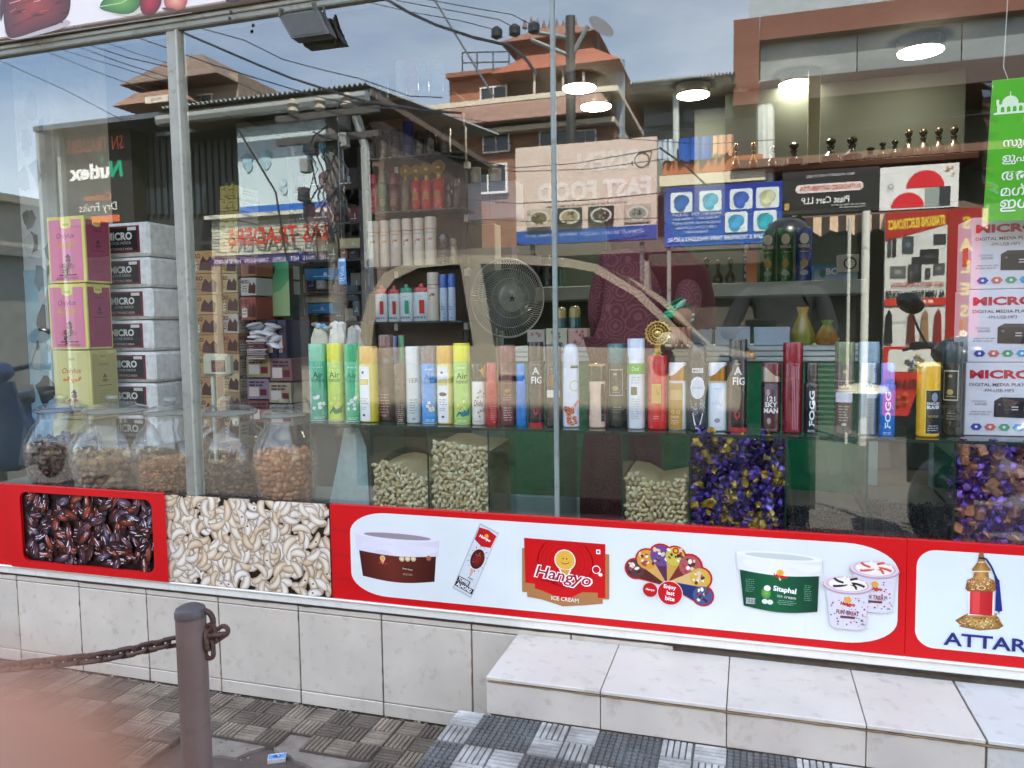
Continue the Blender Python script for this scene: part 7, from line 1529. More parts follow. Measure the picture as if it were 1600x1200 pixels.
# -- grey building with corrugated roof, washing and pipes
Y = 10; t = sthing('grey_building', 'grey two storey building with a corrugated roof and white drain pipes', 'building', 1080, Y)
sp(t, 'wall', 1006, 132, 1192, 700, Y, 5, '7a7e76', 'wl', z0=GZ); b = B(); x0, x1 = sx(984, 120, Y-.5), sx(1150, 120, Y-.5); z1 = szz(1066, 131, Y-.5)
n_ = 30
for k in range(n_):
    a0, a1 = x0+(x1-x0)*k/n_, x0+(x1-x0)*(k+1)/n_; am = (a0+a1)/2
    for (p, q, h0, h1) in ((a0, am, 0, .05), (am, a1, .05, 0)): b.mesh([(p, -Y+.7, z1+h0), (q, -Y+.7, z1+h1), (q, -Y-3.5, z1+1.0+h1), (p, -Y-3.5, z1+1.0+h0)], [(0, 1, 2, 3)], 'a8aca8', 'mp')
b.box((x0, -Y-3.5, z1-.1), (x1, -Y+.6, z1-.02), '5a4c44', 'mt'); part(b, 'roof', t)
sp(t, 'upper_window_band', 1010, 150, 1188, 190, Y-.02, .06, '4a4e48', 'pl'); sp(t, 'parapet', 1035, 246, 1192, 268, Y-.5, .5, 'b06a44', 'wl'); sp(t, 'cream_ledge', 1030, 269, 1196, 286, Y-.6, .6, 'd8ccb0', 'mt')
for px in (1056, 1192, 1200): b = B(); b.tube([V(px, 128, Y-.4), V(px, 300, Y-.4)], .05 if px < 1100 else .09, 'c8ccc4', 'pl', 8); part(b, 'drain_pipe', t)
for k, (px0, px1, py1, c_, lab) in enumerate([(1060, 1112, 250, '2a5cb0', 'blue cloth hanging from the balcony of the grey building'), (1114, 1146, 244, 'e0b090', 'peach cloth hanging beside the blue one on the balcony'), (1028, 1056, 248, 'c0ccd4', 'white and blue cloth hanging left on the balcony')]):
    b = B(); R = random.Random(k); n_ = 10; x0, x1 = sx(px0, 230, Y-.55), sx(px1, 230, Y-.55); zt, zb = szz(1085, 214, Y-.55), szz(1085, py1, Y-.55); vs = []
    for i in range(n_+1): x = x0+(x1-x0)*i/n_; dy = .06*sin(i*1.9+k); vs += [(x, -Y+.55, zt), (x, -Y+.56+dy, zb+R.uniform(-.03, .03))]
    b.mesh(vs+[(v[0], v[1]-.02, v[2]) for v in vs], [(2*i, 2*i+1, 2*i+3, 2*i+2) for i in range(n_)]+[(2*i+2*n_+2, 2*i+2*n_+4, 2*i+2*n_+5, 2*i+2*n_+3) for i in range(n_)], c_, 'cl', True); solo(b, 'hanging_cloth', lab, 'cloth', 'washing on the balcony')
# -- brown framed building at the right
Y = 9.5; t = sthing('panelled_building', 'building clad in grey panels inside a broad brown frame, upper right', 'building', 1400, Y)
z0, z1 = szz(1300, 150, Y), szz(1300, 12, Y); x0, x1 = sx(1146, 80, Y), 12.0
b = B(); b.box((x0, -Y-5, z0), (x0+.35, -Y, z1), '6e3e2e', 'mt'); part(b, 'frame_side', t); b = B(); b.box((x0+.36, -Y-5, z1-.32), (x1, -Y, z1), '6e3e2e', 'mt'); part(b, 'frame_top', t); b = B(); b.box((x0+.36, -Y-5, z0), (x1, -Y, z0+.3), '4a3c34', 'mt'); part(b, 'frame_foot', t)
for k in range(8): b = B(); a0 = x0+.37+k*1.28; b.box((a0, -Y-.5, z0+.31), (a0+1.265, -Y-.18, z1-.33), shade('7a807e', random.uniform(.9, 1.08)), 'pl'); part(b, 'cladding_panel', t)
b = B(); b.box((x0+.2, -Y-5, z1+.01), (x1, -Y-1.5, z1+1.6), '9aa4aa', 'mp'); part(b, 'roof_room', t)
b = B(); b.box((x0+.1, -Y-5, GZ), (x1, -Y-1.4, z0-.01), '4c5048', 'wl'); part(b, 'lower_wall', t)
b = B(); b.box((x0, -Y-1.4, szz(1300, 256, Y)), (x1, -Y+.2, szz(1300, 244, Y)), '6a4a3c', 'wl'); part(b, 'canopy_slab', t)
# -- distributor board, red round sign, awning and shutter
Y = 8.3; h = thing('distributor_board', 'dark grey board reading AUTHORISED DISTRIBUTOR, mirrored upper right', 'signboard', (sx(1300, 300, Y), -Y, szz(1300, 335, Y)))
sp(h, 'board', 1223, 264, 1374, 332, Y, .1, '2c2a28', 'pr')
def d_dis(pr, W, H):
    pr.text('MOB: 9746869777, 9497 2214866', W*.5, H*.86, H*.07, 'c8c8c4', W*.5); pr.rr(W*.16, H*.48, W*.86, H*.68, H*.09, 'd8ccc4'); pr.text('AUTHORISED DISTRIBUTOR', W*.5, H*.58, H*.11, 'a83a34', W*.64, bold=.03); pr.text('Plast Cart LLP', W*.55, H*.30, H*.16, 'd8d8d4', W*.5, bold=.02); pr.lines(W*.3, H*.15, W*.4, 2, H*.06, '9a9a94', .5); pr.rect(W*.93, H*.1, W*.98, H*.26, 'b89a4a')
sprint_(h, 1223, 264, 1374, 332, Y, d_dis)
h = thing('red_dome_board', 'white board printed with two red half discs beside the distributor board', 'signboard', (sx(1435, 300, Y), -Y, szz(1435, 325, Y)))
sp(h, 'board', 1375, 258, 1498, 326, Y, .1, 'd4d4ce', 'pr')
def d_red(pr, W, H):
    for (u, v, r_) in ((.42, .48, .24), (.64, .04, .21)): pr.poly([(W*u+W*r_*cos(a), H*v+W*r_*1.0*sin(a)) for a in [pi*i/16 for i in range(17)]], 'c8222a')
    pr.rect(W*.1, H*.04, W*.24, H*.48, '33363a'); pr.rect(W*.24, H*.04, W*.42, H*.46, '8a948c'); flowers(pr, W*.1, H*.82, W*.05, ['c88a4a', 'a8622a'], 5, 2); pr.ring(W*.86, H*.54, W*.03, W*.04, '4a4a4a')
sprint_(h, 1375, 258, 1498, 326, Y, d_red)
Y = 8.1; t = thing('striped_awning', 'cream and brown striped awning edge below the right hand signboards', 'awning', (sx(1400, 350, Y), -Y, szz(1400, 400, Y)))
for k in range(22):
    px = 1258+k*13; b = B(); x0, x1 = sx(px, 350, Y), sx(px+13, 350, Y); zt, zb = szz(1400, 333, Y), szz(1400, 352, Y); zp = szz(1400, 366 if k % 4 in (1, 2) else 360, Y)
    f = [(x0, zb-(zb-zp)*(.3 if k % 2 else .9)), (x1, zb-(zb-zp)*(.9 if k % 2 else .3))]
    v_ = [(x0, -Y, zt), (x1, -Y, zt), (x1, -Y, f[1][1]), (x0, -Y, f[0][1])]; b.mesh(v_+[(p[0], -Y-.02, p[2]) for p in v_], [(0, 1, 2, 3), (7, 6, 5, 4), (0, 4, 5, 1), (2, 6, 7, 3), (0, 3, 7, 4), (1, 5, 6, 2)], 'd8b898' if k % 2 else '3a2c26', 'cl'); part(b, 'valance_strip', t)
b = B(); x0, x1 = sx(1255, 340, Y), sx(1545, 340, Y); b.mesh([(x0, -Y, szz(1400, 333, Y)), (x1, -Y, szz(1400, 333, Y)), (x1, -Y-1.1, szz(1400, 326, Y)+.2), (x0, -Y-1.1, szz(1400, 326, Y)+.2)], [(0, 1, 2, 3)], '5a463a', 'cl'); part(b, 'canopy_cloth', t)
Y = 9.2; t = thing('roller_shutter', 'dark brown roller shutter under the striped awning', 'shutter', (sx(1310, 450, Y), -Y, GZ))
zt = szz(1310, 330, Y); n_ = 40
for k in range(n_): b = B(); x0, x1 = sx(1236, 450, Y), sx(1385, 450, Y); za, zb2 = GZ+(zt-GZ)*k/n_, GZ+(zt-GZ)*(k+1)/n_-.012; b.mesh([(x0, -Y-.008, za), (x1, -Y-.008, za), (x1, -Y, (za+zb2)/2), (x0, -Y, (za+zb2)/2), (x1, -Y-.008, zb2), (x0, -Y-.008, zb2)], [(0, 1, 2, 3), (3, 2, 4, 5)], '2a2420', 'mp'); part(b, 'shutter_slat', t)
b = B(); b.box((sx(1236, 450, Y), -Y-3, GZ), (12, -Y-.06, zt), '3c342e', 'wl'); part(b, 'bay_wall', t)
Y = 7.4; t = thing('awning_pole', 'white pole on a round foot holding the striped awning', 'pole', (sx(1352, 500, Y), -Y, GZ))
b = B(); q = V(1352, 430, Y); b.tube([(q.x, -Y, GZ), (q.x, -Y, szz(1352, 330, Y))], .045, 'd0d0c4', 'pl', 10); part(b, 'shaft', t); b = B(); b.tube([(q.x-.16, -Y-.1, GZ), (q.x-.16, -Y-.1, szz(1352, 338, Y))], .02, 'b8b8ac', 'pl', 8); part(b, 'thin_shaft', t); b = B(); b.lathe([(.28, GZ+.62), (.26, GZ+.68), (.05, GZ+.72)], 20, 'c8c4ac', 'pl', (q.x, -Y, 0)); b.lathe([(.05, GZ), (.05, GZ+.62)], 10, 'a8a498', 'pl', (q.x, -Y, 0)); part(b, 'table_top', t)
# -- electronics panel and red sales strip
Y = 8.0; h = thing('electronics_sign', 'tall white and red electronics sign mirrored left of the media player boxes', 'sign', (sx(1430, 460, Y), -Y, szz(1430, 640, Y)))
sp(h, 'board', 1381, 330, 1477, 650, Y, .1, 'c4c4bc', 'pr')
def d_star2(pr, W, H):
    pr.poly([(0, H*.93), (W, H*.86), (W, H), (0, H)], 'a02a1c'); pr.text('STARSONS ELECTRONICS', W*.5, H*.945, H*.05, 'd8c43a', None, -.06, bold=.04, wfix=W*.92)
    for (u, v, a, c, k) in ((.12, .86, .10, .025, '2c2c2c'), (.28, .78, .15, .035, '262626'), (.48, .72, .08, .06, '2e2e30'), (.57, .70, .05, .045, '3a3a3a'), (.78, .71, .13, .028, '5a5c58'), (.63, .84, .09, .04, '3c4448'), (.85, .83, .03, .045, '2a2a2a'), (.93, .83, .03, .045, '3a3a3a'), (.12, .72, .09, .025, '4a4a48'), (.30, .70, .04, .025, '3a3a3a')): pr.rect(W*(u-a), H*(v-c), W*(u+a), H*(v+c), k); pr.ell(W*u, H*v, W*a*.5, H*c*.4, shade(k, 2.2), 10)
    pr.text('SALES, SERVICE & INSTALLATION', W*.46, H*.645, H*.026, '9a2a20', W*.84, bold=.02); pr.text('AL UMM PARDHA HOUSE', W*.5, H*.60, H*.038, '1c1c1c', W*.96, bold=.04); pr.rect(0, H*.545, W, H*.58, 'b8362a'); pr.lines(W*.5, H*.555, W*.6, 1, H*.02, 'e0b8a8', .8)
    for (u, c) in ((.12, '7a2420'), (.33, '8a6a4a'), (.55, '5a2a24'), (.92, '1c1c1c')): pr.poly([(W*(u-.07), H*.36), (W*(u+.07), H*.36), (W*(u+.05), H*.50), (W*u, H*.53), (W*(u-.05), H*.50)], c)
    pr.rect(0, H*.0, W, H*.345, 'b02c22'); pr.rr(W*.06, H*.22, W*.92, H*.33, W*.06, 'c8c8c0'); flowers(pr, W*.45, H*.27, W*.15, ['3a4a6a', 'a08a4a', '2a3040'], 8, 3); pr.text('DRY FRUITS & NUTS', W*.5, H*.16, H*.045, '1c1412', W*.92, bold=.03); flowers(pr, W*.7, H*.07, W*.12, ['8a4a2a', 'b87a3a'], 6, 5)
sprint_(h, 1381, 330, 1477, 650, Y, d_star2)
h = thing('sales_strip', 'narrow red sign strip with yellow letters SALES and an ampersand', 'sign', (sx(1503, 460, Y), -Y, szz(1503, 640, Y)))
sp(h, 'board', 1478, 325, 1530, 650, Y+.02, .1, '94201c', 'pr')
sprint_(h, 1478, 325, 1530, 650, Y+.02, lambda pr, W, H: ([pr.text(c, W*.45, H*(.93-.105*k), H*.062, 'c8a428', None, bold=.05) for k, c in enumerate('SALES')], pr.text('&', W*.5, H*.385, H*.065, 'd8d0c8', bold=.05), pr.rect(W*.3, H*.26, W*.62, H*.32, 'b07a5a')))
# far neighbours so the street goes on
for k, (x, w_, d, h_, c_, lab) in enumerate([(-30, 14, 9, 5.5, 'a8a294', 'plain cream building far to the left across the street'), (-22, 5, 6, 3.4, '8a8a84', 'low grey building left of the dark shop across the street'), (17.5, 8, 8, 7.5, 'b0a08c', 'tan building to the right across the street'), (28, 12, 9, 5, 'a0a09a', 'grey building far to the right across the street')]):
    t = thing('street_building', lab, 'building', (x, -10-d/2, GZ), 'buildings continuing the street'); b = B(); b.box((x-w_/2, -10-d, GZ), (x+w_/2, -10, h_), c_, 'wl'); part(b, 'wall', t); b = B(); b.box((x-w_/2-.3, -10-d-.3, h_+.002), (x+w_/2+.3, -9.6, h_+.25), shade(c_, .7), 'wl'); part(b, 'roof_slab', t)
    for i in range(max(1, int(w_/2.5))):
        b = B(); xx = x-w_/2+1+i*2.4; b.box((xx, -9.99, .1), (xx+1.4, -9.93, 2.3), '3a3e40', 'pl'); part(b, 'shop_door', t)

# -- electricity pole, transformer clutter, wires
Y = 7.0; t = sthing('electric_pole', 'concrete electricity pole crowded with fuse boxes and cables', 'pole', 523, Y)
q = V(523, 300, Y); b = B(); b.tube([(q.x, -Y, GZ), (q.x, -Y, szz(523, 182, Y))], [.14, .10], '6a6862', 'st', 10); part(b, 'shaft', t)
for z_ in (szz(523, 188, Y), szz(523, 225, Y)): b = B(); b.box((q.x-.75, -Y+.11, z_), (q.x+.75, -Y+.19, z_+.08), '4a4844', 'mp'); part(b, 'cross_arm', t)
R = random.Random(15)
for k in range(7): b = B(); xx = q.x+R.uniform(-.4, .3); zz = szz(520, R.uniform(200, 330), Y); b.box((xx-.06, -Y+.12, zz-.09), (xx+.06, -Y+.24, zz+.09), R.choice(['2a2a2c', '3c3c3a', '8a8c88', '4a4440']), 'mp', .01); part(b, 'fuse_box', t)
b = B()
for k in range(26):
    p = Vector((q.x+R.uniform(-.35, .3), -Y+R.uniform(.15, .4), szz(520, R.uniform(200, 330), Y))); pts = [p]
    for j in range(4): pts.append(pts[-1]+Vector((R.uniform(-.15, .15), R.uniform(-.05, .05), -R.uniform(.05, .3))))
    b.tube(pts, R.uniform(.006, .014), R.choice(['141414', '1c1c20', '2a2a2a']), 'pl', 5)
props(part(b, 'cable_tangle', t), kind='stuff')
for k in range(3): b = B(); b.lathe([(.05, 0), (.08, .04), (.05, .09), (.08, .13), (.03, .2)], 10, 'b0a898', 'pl', (q.x-.5+.4*k, -Y+.15, szz(523, 188, Y)+.085)); part(b, 'insulator', t)
t = sthing('steel_pole', 'thin steel pole with brackets standing beside the tiled house reflection', 'pole', 885, 15); q = V(893, 300, 15); b = B(); b.tube([(q.x, -15, GZ), (q.x, -15, szz(893, 25, 15))], .11, '3c3a38', 'mp', 8); part(b, 'shaft', t)
b = B()
for (a, c) in (((830, 62), (893, 88)), ((893, 88), (918, 40)), ((836, 50), (893, 60))): b.tube([V(*a, 15), V(*c, 15)], .05, '7a8084', 'mp', 6)
part(b, 'cross_bracket', t)
for k, px in enumerate((776, 804, 834)): b = B(); b.lathe([(.04, -.15), (.13, -.1), (.13, .05), (.05, .12)], 10, '1c1c1e', 'pl', V(px, 50-k*4, 14.5)); part(b, 'insulator', t)
WIRES = [([(0, 95), (100, 140), (195, 190)], 1.2, 'lowest wire at the far left sky'), ([(72, 80), (150, 112), (228, 140)], 1.2, 'second wire at the far left sky'), ([(98, 78), (180, 103), (262, 128), (300, 150)], 1.1, 'third wire at the far left sky'), ([(122, 73), (190, 98), (262, 120)], 1.4, 'fourth wire crossing the left mullion'), ([(138, 70), (200, 90), (262, 104)], 1.6, 'fifth wire crossing the left mullion'), ([(165, 66), (215, 84), (262, 98)], 1.0, 'sixth faint wire left of the mullion'),
 ([(205, 55), (262, 75), (330, 100), (400, 122), (500, 152), (580, 168), (690, 172)], 1.8, 'long cable sagging from the left mullion to the tiled house'), ([(280, 48), (340, 74), (400, 100), (455, 122), (530, 146), (580, 160), (660, 172), (720, 176)], 3.4, 'thick black bundle of cables across the left sky'), ([(300, 40), (380, 62), (440, 92), (500, 108), (560, 122), (640, 150), (690, 152)], 1.5, 'thin twisted wire above the thick bundle'),
 ([(596, -6), (640, 20), (680, 38), (740, 58), (795, 70), (820, 90), (838, 115)], 4.2, 'very thick black cable sweeping to the tiled house roof'), ([(570, 2), (640, 18), (720, 32), (770, 45)], 1.2, 'thin wire above the thick cable reaching the first insulator'), ([(618, 0), (700, 15), (780, 30), (806, 44)], 1.2, 'thin wire reaching the second insulator'), ([(664, -2), (740, 12), (800, 22), (834, 40)], 1.2, 'thin wire reaching the third insulator'), ([(676, -5), (700, 35), (735, 92), (770, 150)], 3.0, 'grey stay wire slanting down over the roof'),
 ([(640, 235), (720, 246), (806, 262), (900, 255), (1030, 232)], 1.1, 'wire crossing the top of the pink hoarding'), ([(640, 250), (806, 268), (920, 264), (1040, 248)], 1.1, 'second wire crossing the pink hoarding'), ([(700, 308), (806, 318), (920, 312), (1046, 300)], 1.4, 'wire crossing the middle of the pink hoarding'), ([(700, 340), (820, 346), (1040, 340)], 1.0, 'wire crossing the foot of the pink hoarding'), ([(860, 205), (960, 215), (1100, 225), (1250, 215), (1420, 190), (1600, 170)], 1.0, 'wire crossing the grey building'), ([(370, 200), (430, 300), (450, 420)], 3.0, 'black lamp cable hanging down over the BAS TRADERS sign'), ([(1030, 230), (1075, 262), (1106, 292)], 2.4, 'dark rod slanting to the blue hoarding'),
 ([(690, 180), (760, 190), (840, 186), (960, 198), (1010, 205)], 1.0, 'wire crossing the tile band of the tall house')]
for k, (pts, w_, lab) in enumerate(WIRES):
    Yw_ = 6.5 if k not in (14, 15, 16, 17) else 7.3
    q = []
    for (a, c) in zip(pts, pts[1:]):
        for j in range(4): q.append(V(a[0]+(c[0]-a[0])*j/4, a[1]+(c[1]-a[1])*j/4, Yw_))
    q.append(V(*pts[-1], Yw_)); r_ = w_*(CD+Yw_)/F/2*1.25
    b = B(); b.tube(q, r_, '17181a' if k != 13 else '5a6068', 'pl', 5); solo(b, 'overhead_wire', lab, 'wire', 'wires mirrored in the sky')

# -- parked car, seen mirrored across the middle of the window
Yc_ = 2.75; W_ = 1.5
def cp(px, py): p = V(px, py, Yc_); return (p.x, p.z)
t = thing('parked_car', 'silver beige hatchback parked behind the photographer, mirrored across the window', 'car', (cp(830, 600)[0], -Yc_-W_/2, GZ))
PC = '978f7e'; yn, yf = -Yc_, -Yc_-W_
def ext(b, poly, y0, y1, col, m='pl'):
    n = len(poly); v = [(x, y0, z) for x, z in poly]+[(x, y1, z) for x, z in poly]
    b.mesh(v, [tuple(range(n)), tuple(range(2*n-1, n-1, -1))]+[(i, i+n, (i+1) % n+n, (i+1) % n) for i in range(n)], col, m)
low = [cp(556, 545), cp(553, 640), cp(556, 700)]+[(cp(556, 700)[0], .12), (cp(1275, 720)[0], .12), cp(1275, 690), cp(1268, 625), cp(1240, 592), cp(1180, 566), cp(1092, 546), cp(900, 542), cp(700, 540)]
b = B(); ext(b, low, yn, yf, PC); part(b, 'body', t)
roof_o = [cp(562, 500), cp(572, 462), cp(596, 426), cp(640, 406), cp(720, 398), cp(800, 398), cp(880, 402), cp(930, 412)]; roof_i = [cp(928, 425), cp(880, 416), cp(800, 412), cp(720, 411), cp(650, 418), cp(612, 436), cp(590, 466), cp(582, 502)]
b = B(); ext(b, roof_o+roof_i, yn-.03, yf+.03, PC); part(b, 'roof', t)
for nm, poly in (('rear_pillar', [cp(556, 546), cp(561, 501), cp(581, 503), cp(577, 546)]), ('middle_pillar', [cp(738, 543), cp(716, 411), cp(748, 410), cp(770, 543)]), ('windscreen_pillar', [cp(930, 412), cp(1000, 455), cp(1092, 546), cp(1078, 546), cp(990, 462), cp(926, 425)])):
    for y0 in (yn-.02, yf+.07): b = B(); ext(b, poly, y0, y0-.05, PC if nm != 'middle_pillar' else '8a8478'); part(b, nm, t)
MAT['cg'] = glassy('car glass', .06, (.34, .36, .36), .0, '000000')
for poly in ([cp(577, 546), cp(582, 502), cp(590, 466), cp(612, 436), cp(650, 418), cp(716, 411), cp(738, 543)], [cp(770, 543), cp(748, 410), cp(800, 412), cp(880, 416), cp(926, 425), cp(990, 462), cp(1078, 546)]):
    for y0 in (yn-.04, yf+.05): b = B(); ext(b, poly, y0, y0-.006, 'ffffff', 'cg'); part(b, 'side_window', t)
b = B(); a, c = cp(932, 414), cp(1088, 546); b.mesh([(a[0], yn-.08, a[1]), (c[0], yn-.08, c[1]), (c[0], yf+.08, c[1]), (a[0], yf+.08, a[1])], [(0, 1, 2, 3)], 'ffffff', 'cg'); part(b, 'windscreen', t)
for (px, col) in ((700, '2a2826'), (880, '2a2826')):
    for dy in (.4, 1.1): b = B(); x, z = cp(px, 560); b.box((x-.1, yn-dy-.22, z-.3), (x+.12, yn-dy+.22, z+.42), col, 'cl', .06); part(b, 'seat', t)
for px in (640, 1160):
    x = cp(px, 700)[0]
    for y0, s_ in ((yn+.012, 1), (yf-.012, -1)):
        b = B(); b.lathe([(.16, -.1), (.29, -.09), (.30, -.0), (.27, .012), (.19, .012)], 28, '1a1a1a', 'pl', (x, y0-.02*s_, GZ+.30), (0, s_, 0)); w = part(b, 'wheel', t); b = B(); b.lathe([(.19, .0), (.19, .014), (.06, .022), (.0001, .024)], 20, '9a9c9c', 'me', (x, y0-.02*s_, GZ+.30), (0, s_, 0)); part(b, 'hub_cap', w)
b = B(); x, z = cp(800, 585); b.box((x-.09, yn+.001, z-.015), (x+.09, yn+.03, z+.015), shade(PC, .9), 'pl', .008); part(b, 'door_handle', t); b = B(); x, z = cp(690, 588); b.box((x-.09, yn+.001, z-.015), (x+.09, yn+.03, z+.015), shade(PC, .9), 'pl', .008); part(b, 'door_handle', t)
b = B(); x, z = cp(1045, 538); b.blob((x, yn+.10, z+.02), (.07, .05, .06), PC, 'pl', 12, 8); part(b, 'wing_mirror', t)
b = B(); x0, z = cp(575, 655); x1, _ = cp(1230, 655); b.box((x0, yn+.001, z-.03), (x1, yn+.012, z+.03), '3a3a38', 'pl', .004); part(b, 'rubbing_strip', t)
b = B(); x, z = cp(1262, 640); b.blob((x+.0, yn-.18, z), (.06, .16, .09), 'd0d4d4', 'pl', 12, 8); part(b, 'headlight', t)

# -- scooters parked in front of the window
def scooter(o_, col, label, plate=None, turn=0):
    t = thing('parked_scooter', label, 'scooter', (0, 0, 0), 'scooters parked at the kerb'); D = '121213'
    b = B(); b.mesh([(-.20, -.02, .30), (.20, -.02, .30), (.24, -.06, .62), (.16, -.10, .92), (-.16, -.10, .92), (-.24, -.06, .62), (-.18, -.16, .30), (.18, -.16, .30), (.22, -.18, .62), (.14, -.2, .92), (-.14, -.2, .92), (-.22, -.18, .62)], [(0, 1, 2, 3, 4, 5), (6, 11, 10, 9, 8, 7), (0, 6, 7, 1), (1, 7, 8, 2), (2, 8, 9, 3), (3, 9, 10, 4), (4, 10, 11, 5), (5, 11, 6, 0)], col, 'pl', True); part(b, 'front_apron', t)
    b = B(); b.blob((0, -.16, .99), (.16, .12, .09), col, 'pl', 14, 8); part(b, 'head_cowl', t); b = B(); b.blob((0, -.06, .985), (.09, .04, .055), '2c2e30', 'pl', 12, 8); part(b, 'headlight', t)
    for s_ in (-1, 1):
        b = B(); b.tube([(s_*.10, -.2, 1.0), (s_*.24, -.24, 1.03), (s_*.36, -.30, 1.02)], [.02, .02, .026], D, 'pl', 8); part(b, 'handlebar', t)
        b = B(); b.tube([(s_*.24, -.23, 1.03), (s_*.28, -.21, 1.12), (s_*.31, -.21, 1.19)], .007, D, 'pl', 6); b.blob((s_*.33, -.21, 1.26), (.085, .022, .058), D, 'pl', 14, 8, Matrix.Rotation(-.35*s_, 3, 'Y')); part(b, 'mirror', t)
        b = B(); b.tube([(s_*.22, -.18, 1.03), (s_*.34, -.17, 1.0)], .008, D, 'pl', 6); part(b, 'brake_lever', t)
    b = B(); b.blob((0, .0, .36), (.085, .17, .06), col, 'pl', 12, 6); part(b, 'mudguard', t)
    for y_ in (0, -1.22): b = B(); b.lathe([(.12, -.05), (.21, -.05), (.24, -.02), (.24, .02), (.21, .05), (.12, .05)], 24, '1a1a1a', 'pl', (0, y_, .24), (1, 0, 0)); w = part(b, 'wheel', t); b = B(); b.lathe([(.12, -.03), (.12, .03)], 16, '8a8c8c', 'me', (0, y_, .24), (1, 0, 0)); part(b, 'rim', w)
    b = B(); b.box((-.17, -.75, .24), (.17, -.14, .30), '2a2a2a', 'pl', .02); part(b, 'footboard', t)
    b = B(); b.blob((0, -1.05, .52), (.21, .48, .22), col, 'pl', 14, 8); part(b, 'rear_body', t); b = B(); b.blob((0, -.98, .76), (.15, .42, .07), '1c1a1a', 'pl', 14, 8); part(b, 'seat', t)
    if plate: b = B(); b.box((-.11, -.035, .66), (.11, -.028, .73), '9a9ca0', 'mt'); pr = Pr(b, plane((.11, -.028, .66), (-1, 0, 0), (0, 0, 1), (0, 1, 0)), dl=.0004); pr.text(plate, .11, .035, .045, '2a2a2c', .19); part(b, 'number_plate', t)
    t.location = o_; t.rotation_euler[2] = turn; return t
q = V(1416, 480, 2.5); sct = scooter((q.x+.22, q.y-.1, -.02), '17171a', 'black scooter facing the window, its mirror seen over the yellow can', '34 20 2', .75); sct.scale = (1.1, 1.1, 1.1)
q = V(-14, 610, 2.0); scooter((q.x-.1, q.y, -.02), '2a4a94', 'blue scooter mirrored at the far left edge of the window', None, -.5)

# -- the photographer, mirrored at the phone; a fingertip lies over the corner of the lens
def cf(r_, u_, f_): return CAM+RT*r_+UP*u_+FW*f_
tcen = cf(-.0154, -.0135, .020); tip = tcen
head = Vector((.20, -2.50, 1.70))
J = {'pelvis': (Vector((.17, -2.56, .92)), (.15, .12)), 'belly': (Vector((.17, -2.55, 1.10)), (.145, .12)), 'chest': (Vector((.18, -2.55, 1.32)), (.165, .12)), 'collar': (Vector((.19, -2.54, 1.47)), (.09, .08)), 'neck': (Vector((.195, -2.52, 1.54)), .055), 'jaw': (Vector((.2, -2.50, 1.61)), (.062, .07)), 'head': (Vector((.2, -2.50, 1.70)), (.078, .092)), 'crown': (Vector((.2, -2.505, 1.775)), (.06, .07)),
     'shl': (Vector((-.02, -2.55, 1.43)), .062), 'ell_': (Vector((-.13, -2.46, 1.19)), .044), 'wrl': (cf(-.105, -.055, -.06), .028), 'pal': (cf(-.075, -.045, -.024), (.030, .018)),
     'shr': (Vector((.38, -2.55, 1.43)), .062), 'elr': (Vector((.44, -2.46, 1.18)), .044), 'wrr': (cf(.185, -.05, -.06), .028), 'par': (cf(.165, -.035, -.026), (.030, .018)),
     'hipl': (Vector((.08, -2.56, .86)), .10), 'knl': (Vector((.06, -2.54, .48)), .066), 'anl': (Vector((.05, -2.57, .09)), .045), 'tol': (Vector((.03, -2.42, .035)), (.04, .028)),
     'hipr': (Vector((.27, -2.56, .86)), .10), 'knr': (Vector((.29, -2.54, .48)), .066), 'anr': (Vector((.30, -2.57, .09)), .045), 'tor': (Vector((.33, -2.42, .035)), (.04, .028))}
E_ = [('pelvis', 'belly'), ('belly', 'chest'), ('chest', 'collar'), ('collar', 'neck'), ('neck', 'jaw'), ('jaw', 'head'), ('head', 'crown'), ('chest', 'shl'), ('shl', 'ell_'), ('ell_', 'wrl'), ('wrl', 'pal'), ('chest', 'shr'), ('shr', 'elr'), ('elr', 'wrr'), ('wrr', 'par'), ('pelvis', 'hipl'), ('hipl', 'knl'), ('knl', 'anl'), ('anl', 'tol'), ('pelvis', 'hipr'), ('hipr', 'knr'), ('knr', 'anr'), ('anr', 'tor')]
bw = skin_mesh(J, E_, lambda p: lin('1b1c22'), 'cl')
SK = '8c5f4a'
def near(p, k, r): return (p-J[k][0]).length < r
for i, f in enumerate(bw.f):
    c = sum((bw.v[j] for j in f), Vector())/len(f)
    if c.z > 1.535 or near(c, 'pal', .07) or near(c, 'par', .07) or near(c, 'wrl', .045) or near(c, 'wrr', .045): bw.m[i] = 'sk'; bw.c[i] = lin(SK)
    elif c.z < .94: bw.c[i] = lin('1e222a')
    if c.z < .10: bw.m[i] = 'pl'; bw.c[i] = lin('151312')
def finger(b, pts, r): b.tube(pts, r, SK, 'sk', 12)
pl = J['pal'][0]
dirf = (tip-pl).normalized()
finger(bw, [pl, pl+(tip-pl)*.35+FW*.008, pl+(tip-pl)*.7+FW*.006, tip-dirf*.010+FW*.001, tip, tip+dirf*.0026, tip+dirf*.0046, tip+dirf*.0056, tip+dirf*.006], [.0082, .008, .0074, .0068, .0060, .0055, .0038, .0020, .0004])
for k in range(3): o_ = pl-UP*(.014+.012*k); finger(bw, [o_, o_+RT*.022+FW*.014, o_+RT*.036+FW*.004, o_+RT*.040-FW*.006], [.0098, .009, .0085, .004])
finger(bw, [pl-FW*.01, pl+RT*.02-FW*.012+UP*.02, pl+RT*.045-FW*.010+UP*.028], [.012, .0105, .006])
pr_ = J['par'][0]
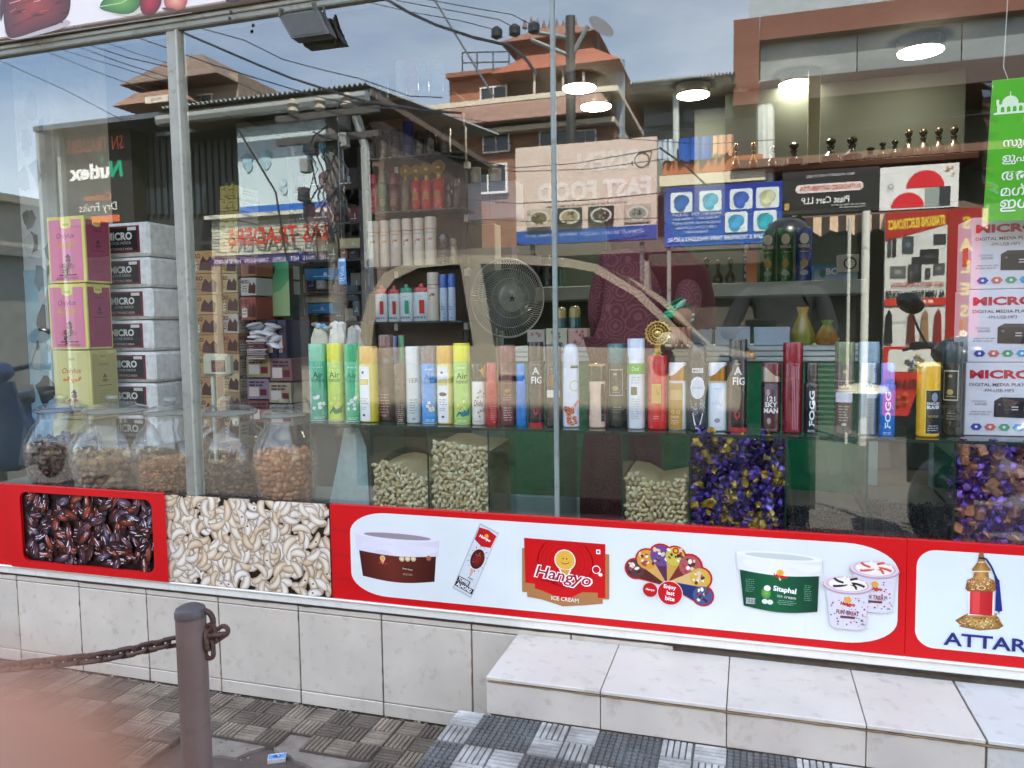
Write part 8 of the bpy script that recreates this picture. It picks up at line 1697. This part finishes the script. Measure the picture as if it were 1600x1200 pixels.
for k in range(4): o_ = pr_+UP*(.024-.014*k); finger(bw, [o_, o_-RT*.022+FW*.014, o_-RT*.036+FW*.006, o_-RT*.040-FW*.004], [.0098, .009, .0085, .004])
finger(bw, [pr_-FW*.01, pr_-RT*.02-FW*.012+UP*.02, pr_-RT*.045-FW*.010+UP*.026], [.012, .0105, .006])
for s_ in (-1, 1): bw.blob(head+Vector((s_*.032, .083, .005)), (.013, .008, .008), 'dcd4cc', 'sk', 8, 5); bw.blob(head+Vector((s_*.032, .090, .004)), (.006, .004, .006), '20140f', 'sk', 8, 5); bw.blob(head+Vector((s_*.085, 0, -.01)), (.012, .022, .034), SK, 'sk', 8, 6)
bw.blob(head+Vector((0, .095, -.025)), (.014, .018, .024), SK, 'sk', 8, 6); bw.blob(head+Vector((0, .078, -.065)), (.024, .012, .009), '7a4038', 'sk', 8, 5)
t = thing('person', 'photographer in dark clothes and black helmet holding a phone, mirrored behind the crisp tubes', 'person', (.17, -2.56, -.02))
part(bw, 'figure', t)
b = B(); b.lathe([(.105, -.13), (.128, -.06), (.134, .02), (.126, .075), (.10, .118), (.055, .142), (.0001, .15)], 26, '0b0c0e', 'pl', head+Vector((0, -.005, 0)), sq=1.1); part(b, 'helmet', t)
b = B(); vs = [head+Vector((.137*cos(a), .151*sin(a)-.005, z)) for z in (-.035, .055) for a in [pi*.18+pi*.64*k/10 for k in range(11)]]; b.mesh(vs, [(k, k+1, k+12, k+11) for k in range(10)], '15181c', 'pl', True); part(b, 'visor', t)
ph = thing('phone', 'dark phone held sideways in both hands of the photographer', 'phone', cf(.055, 0, -.01))
b = B(); b.box((-.085, -.039, -.0045), (.085, .039, .0045), '3c4044', 'pl', .004)
for v_ in b.v: v_[:] = cf(.058+v_.x, v_.y-.012, -.0105+v_.z)
part(b, 'phone_body', ph)
b = B()
for k in range(4): b.lathe([(.006, 0), (.006, .002), (.0045, .0022)], 12, '101418', 'pl', cf(.012+.018*(k % 2), .012-.02*(k//2), -.0058), FW)
props(part(b, 'lens_cluster', ph), kind='stuff')
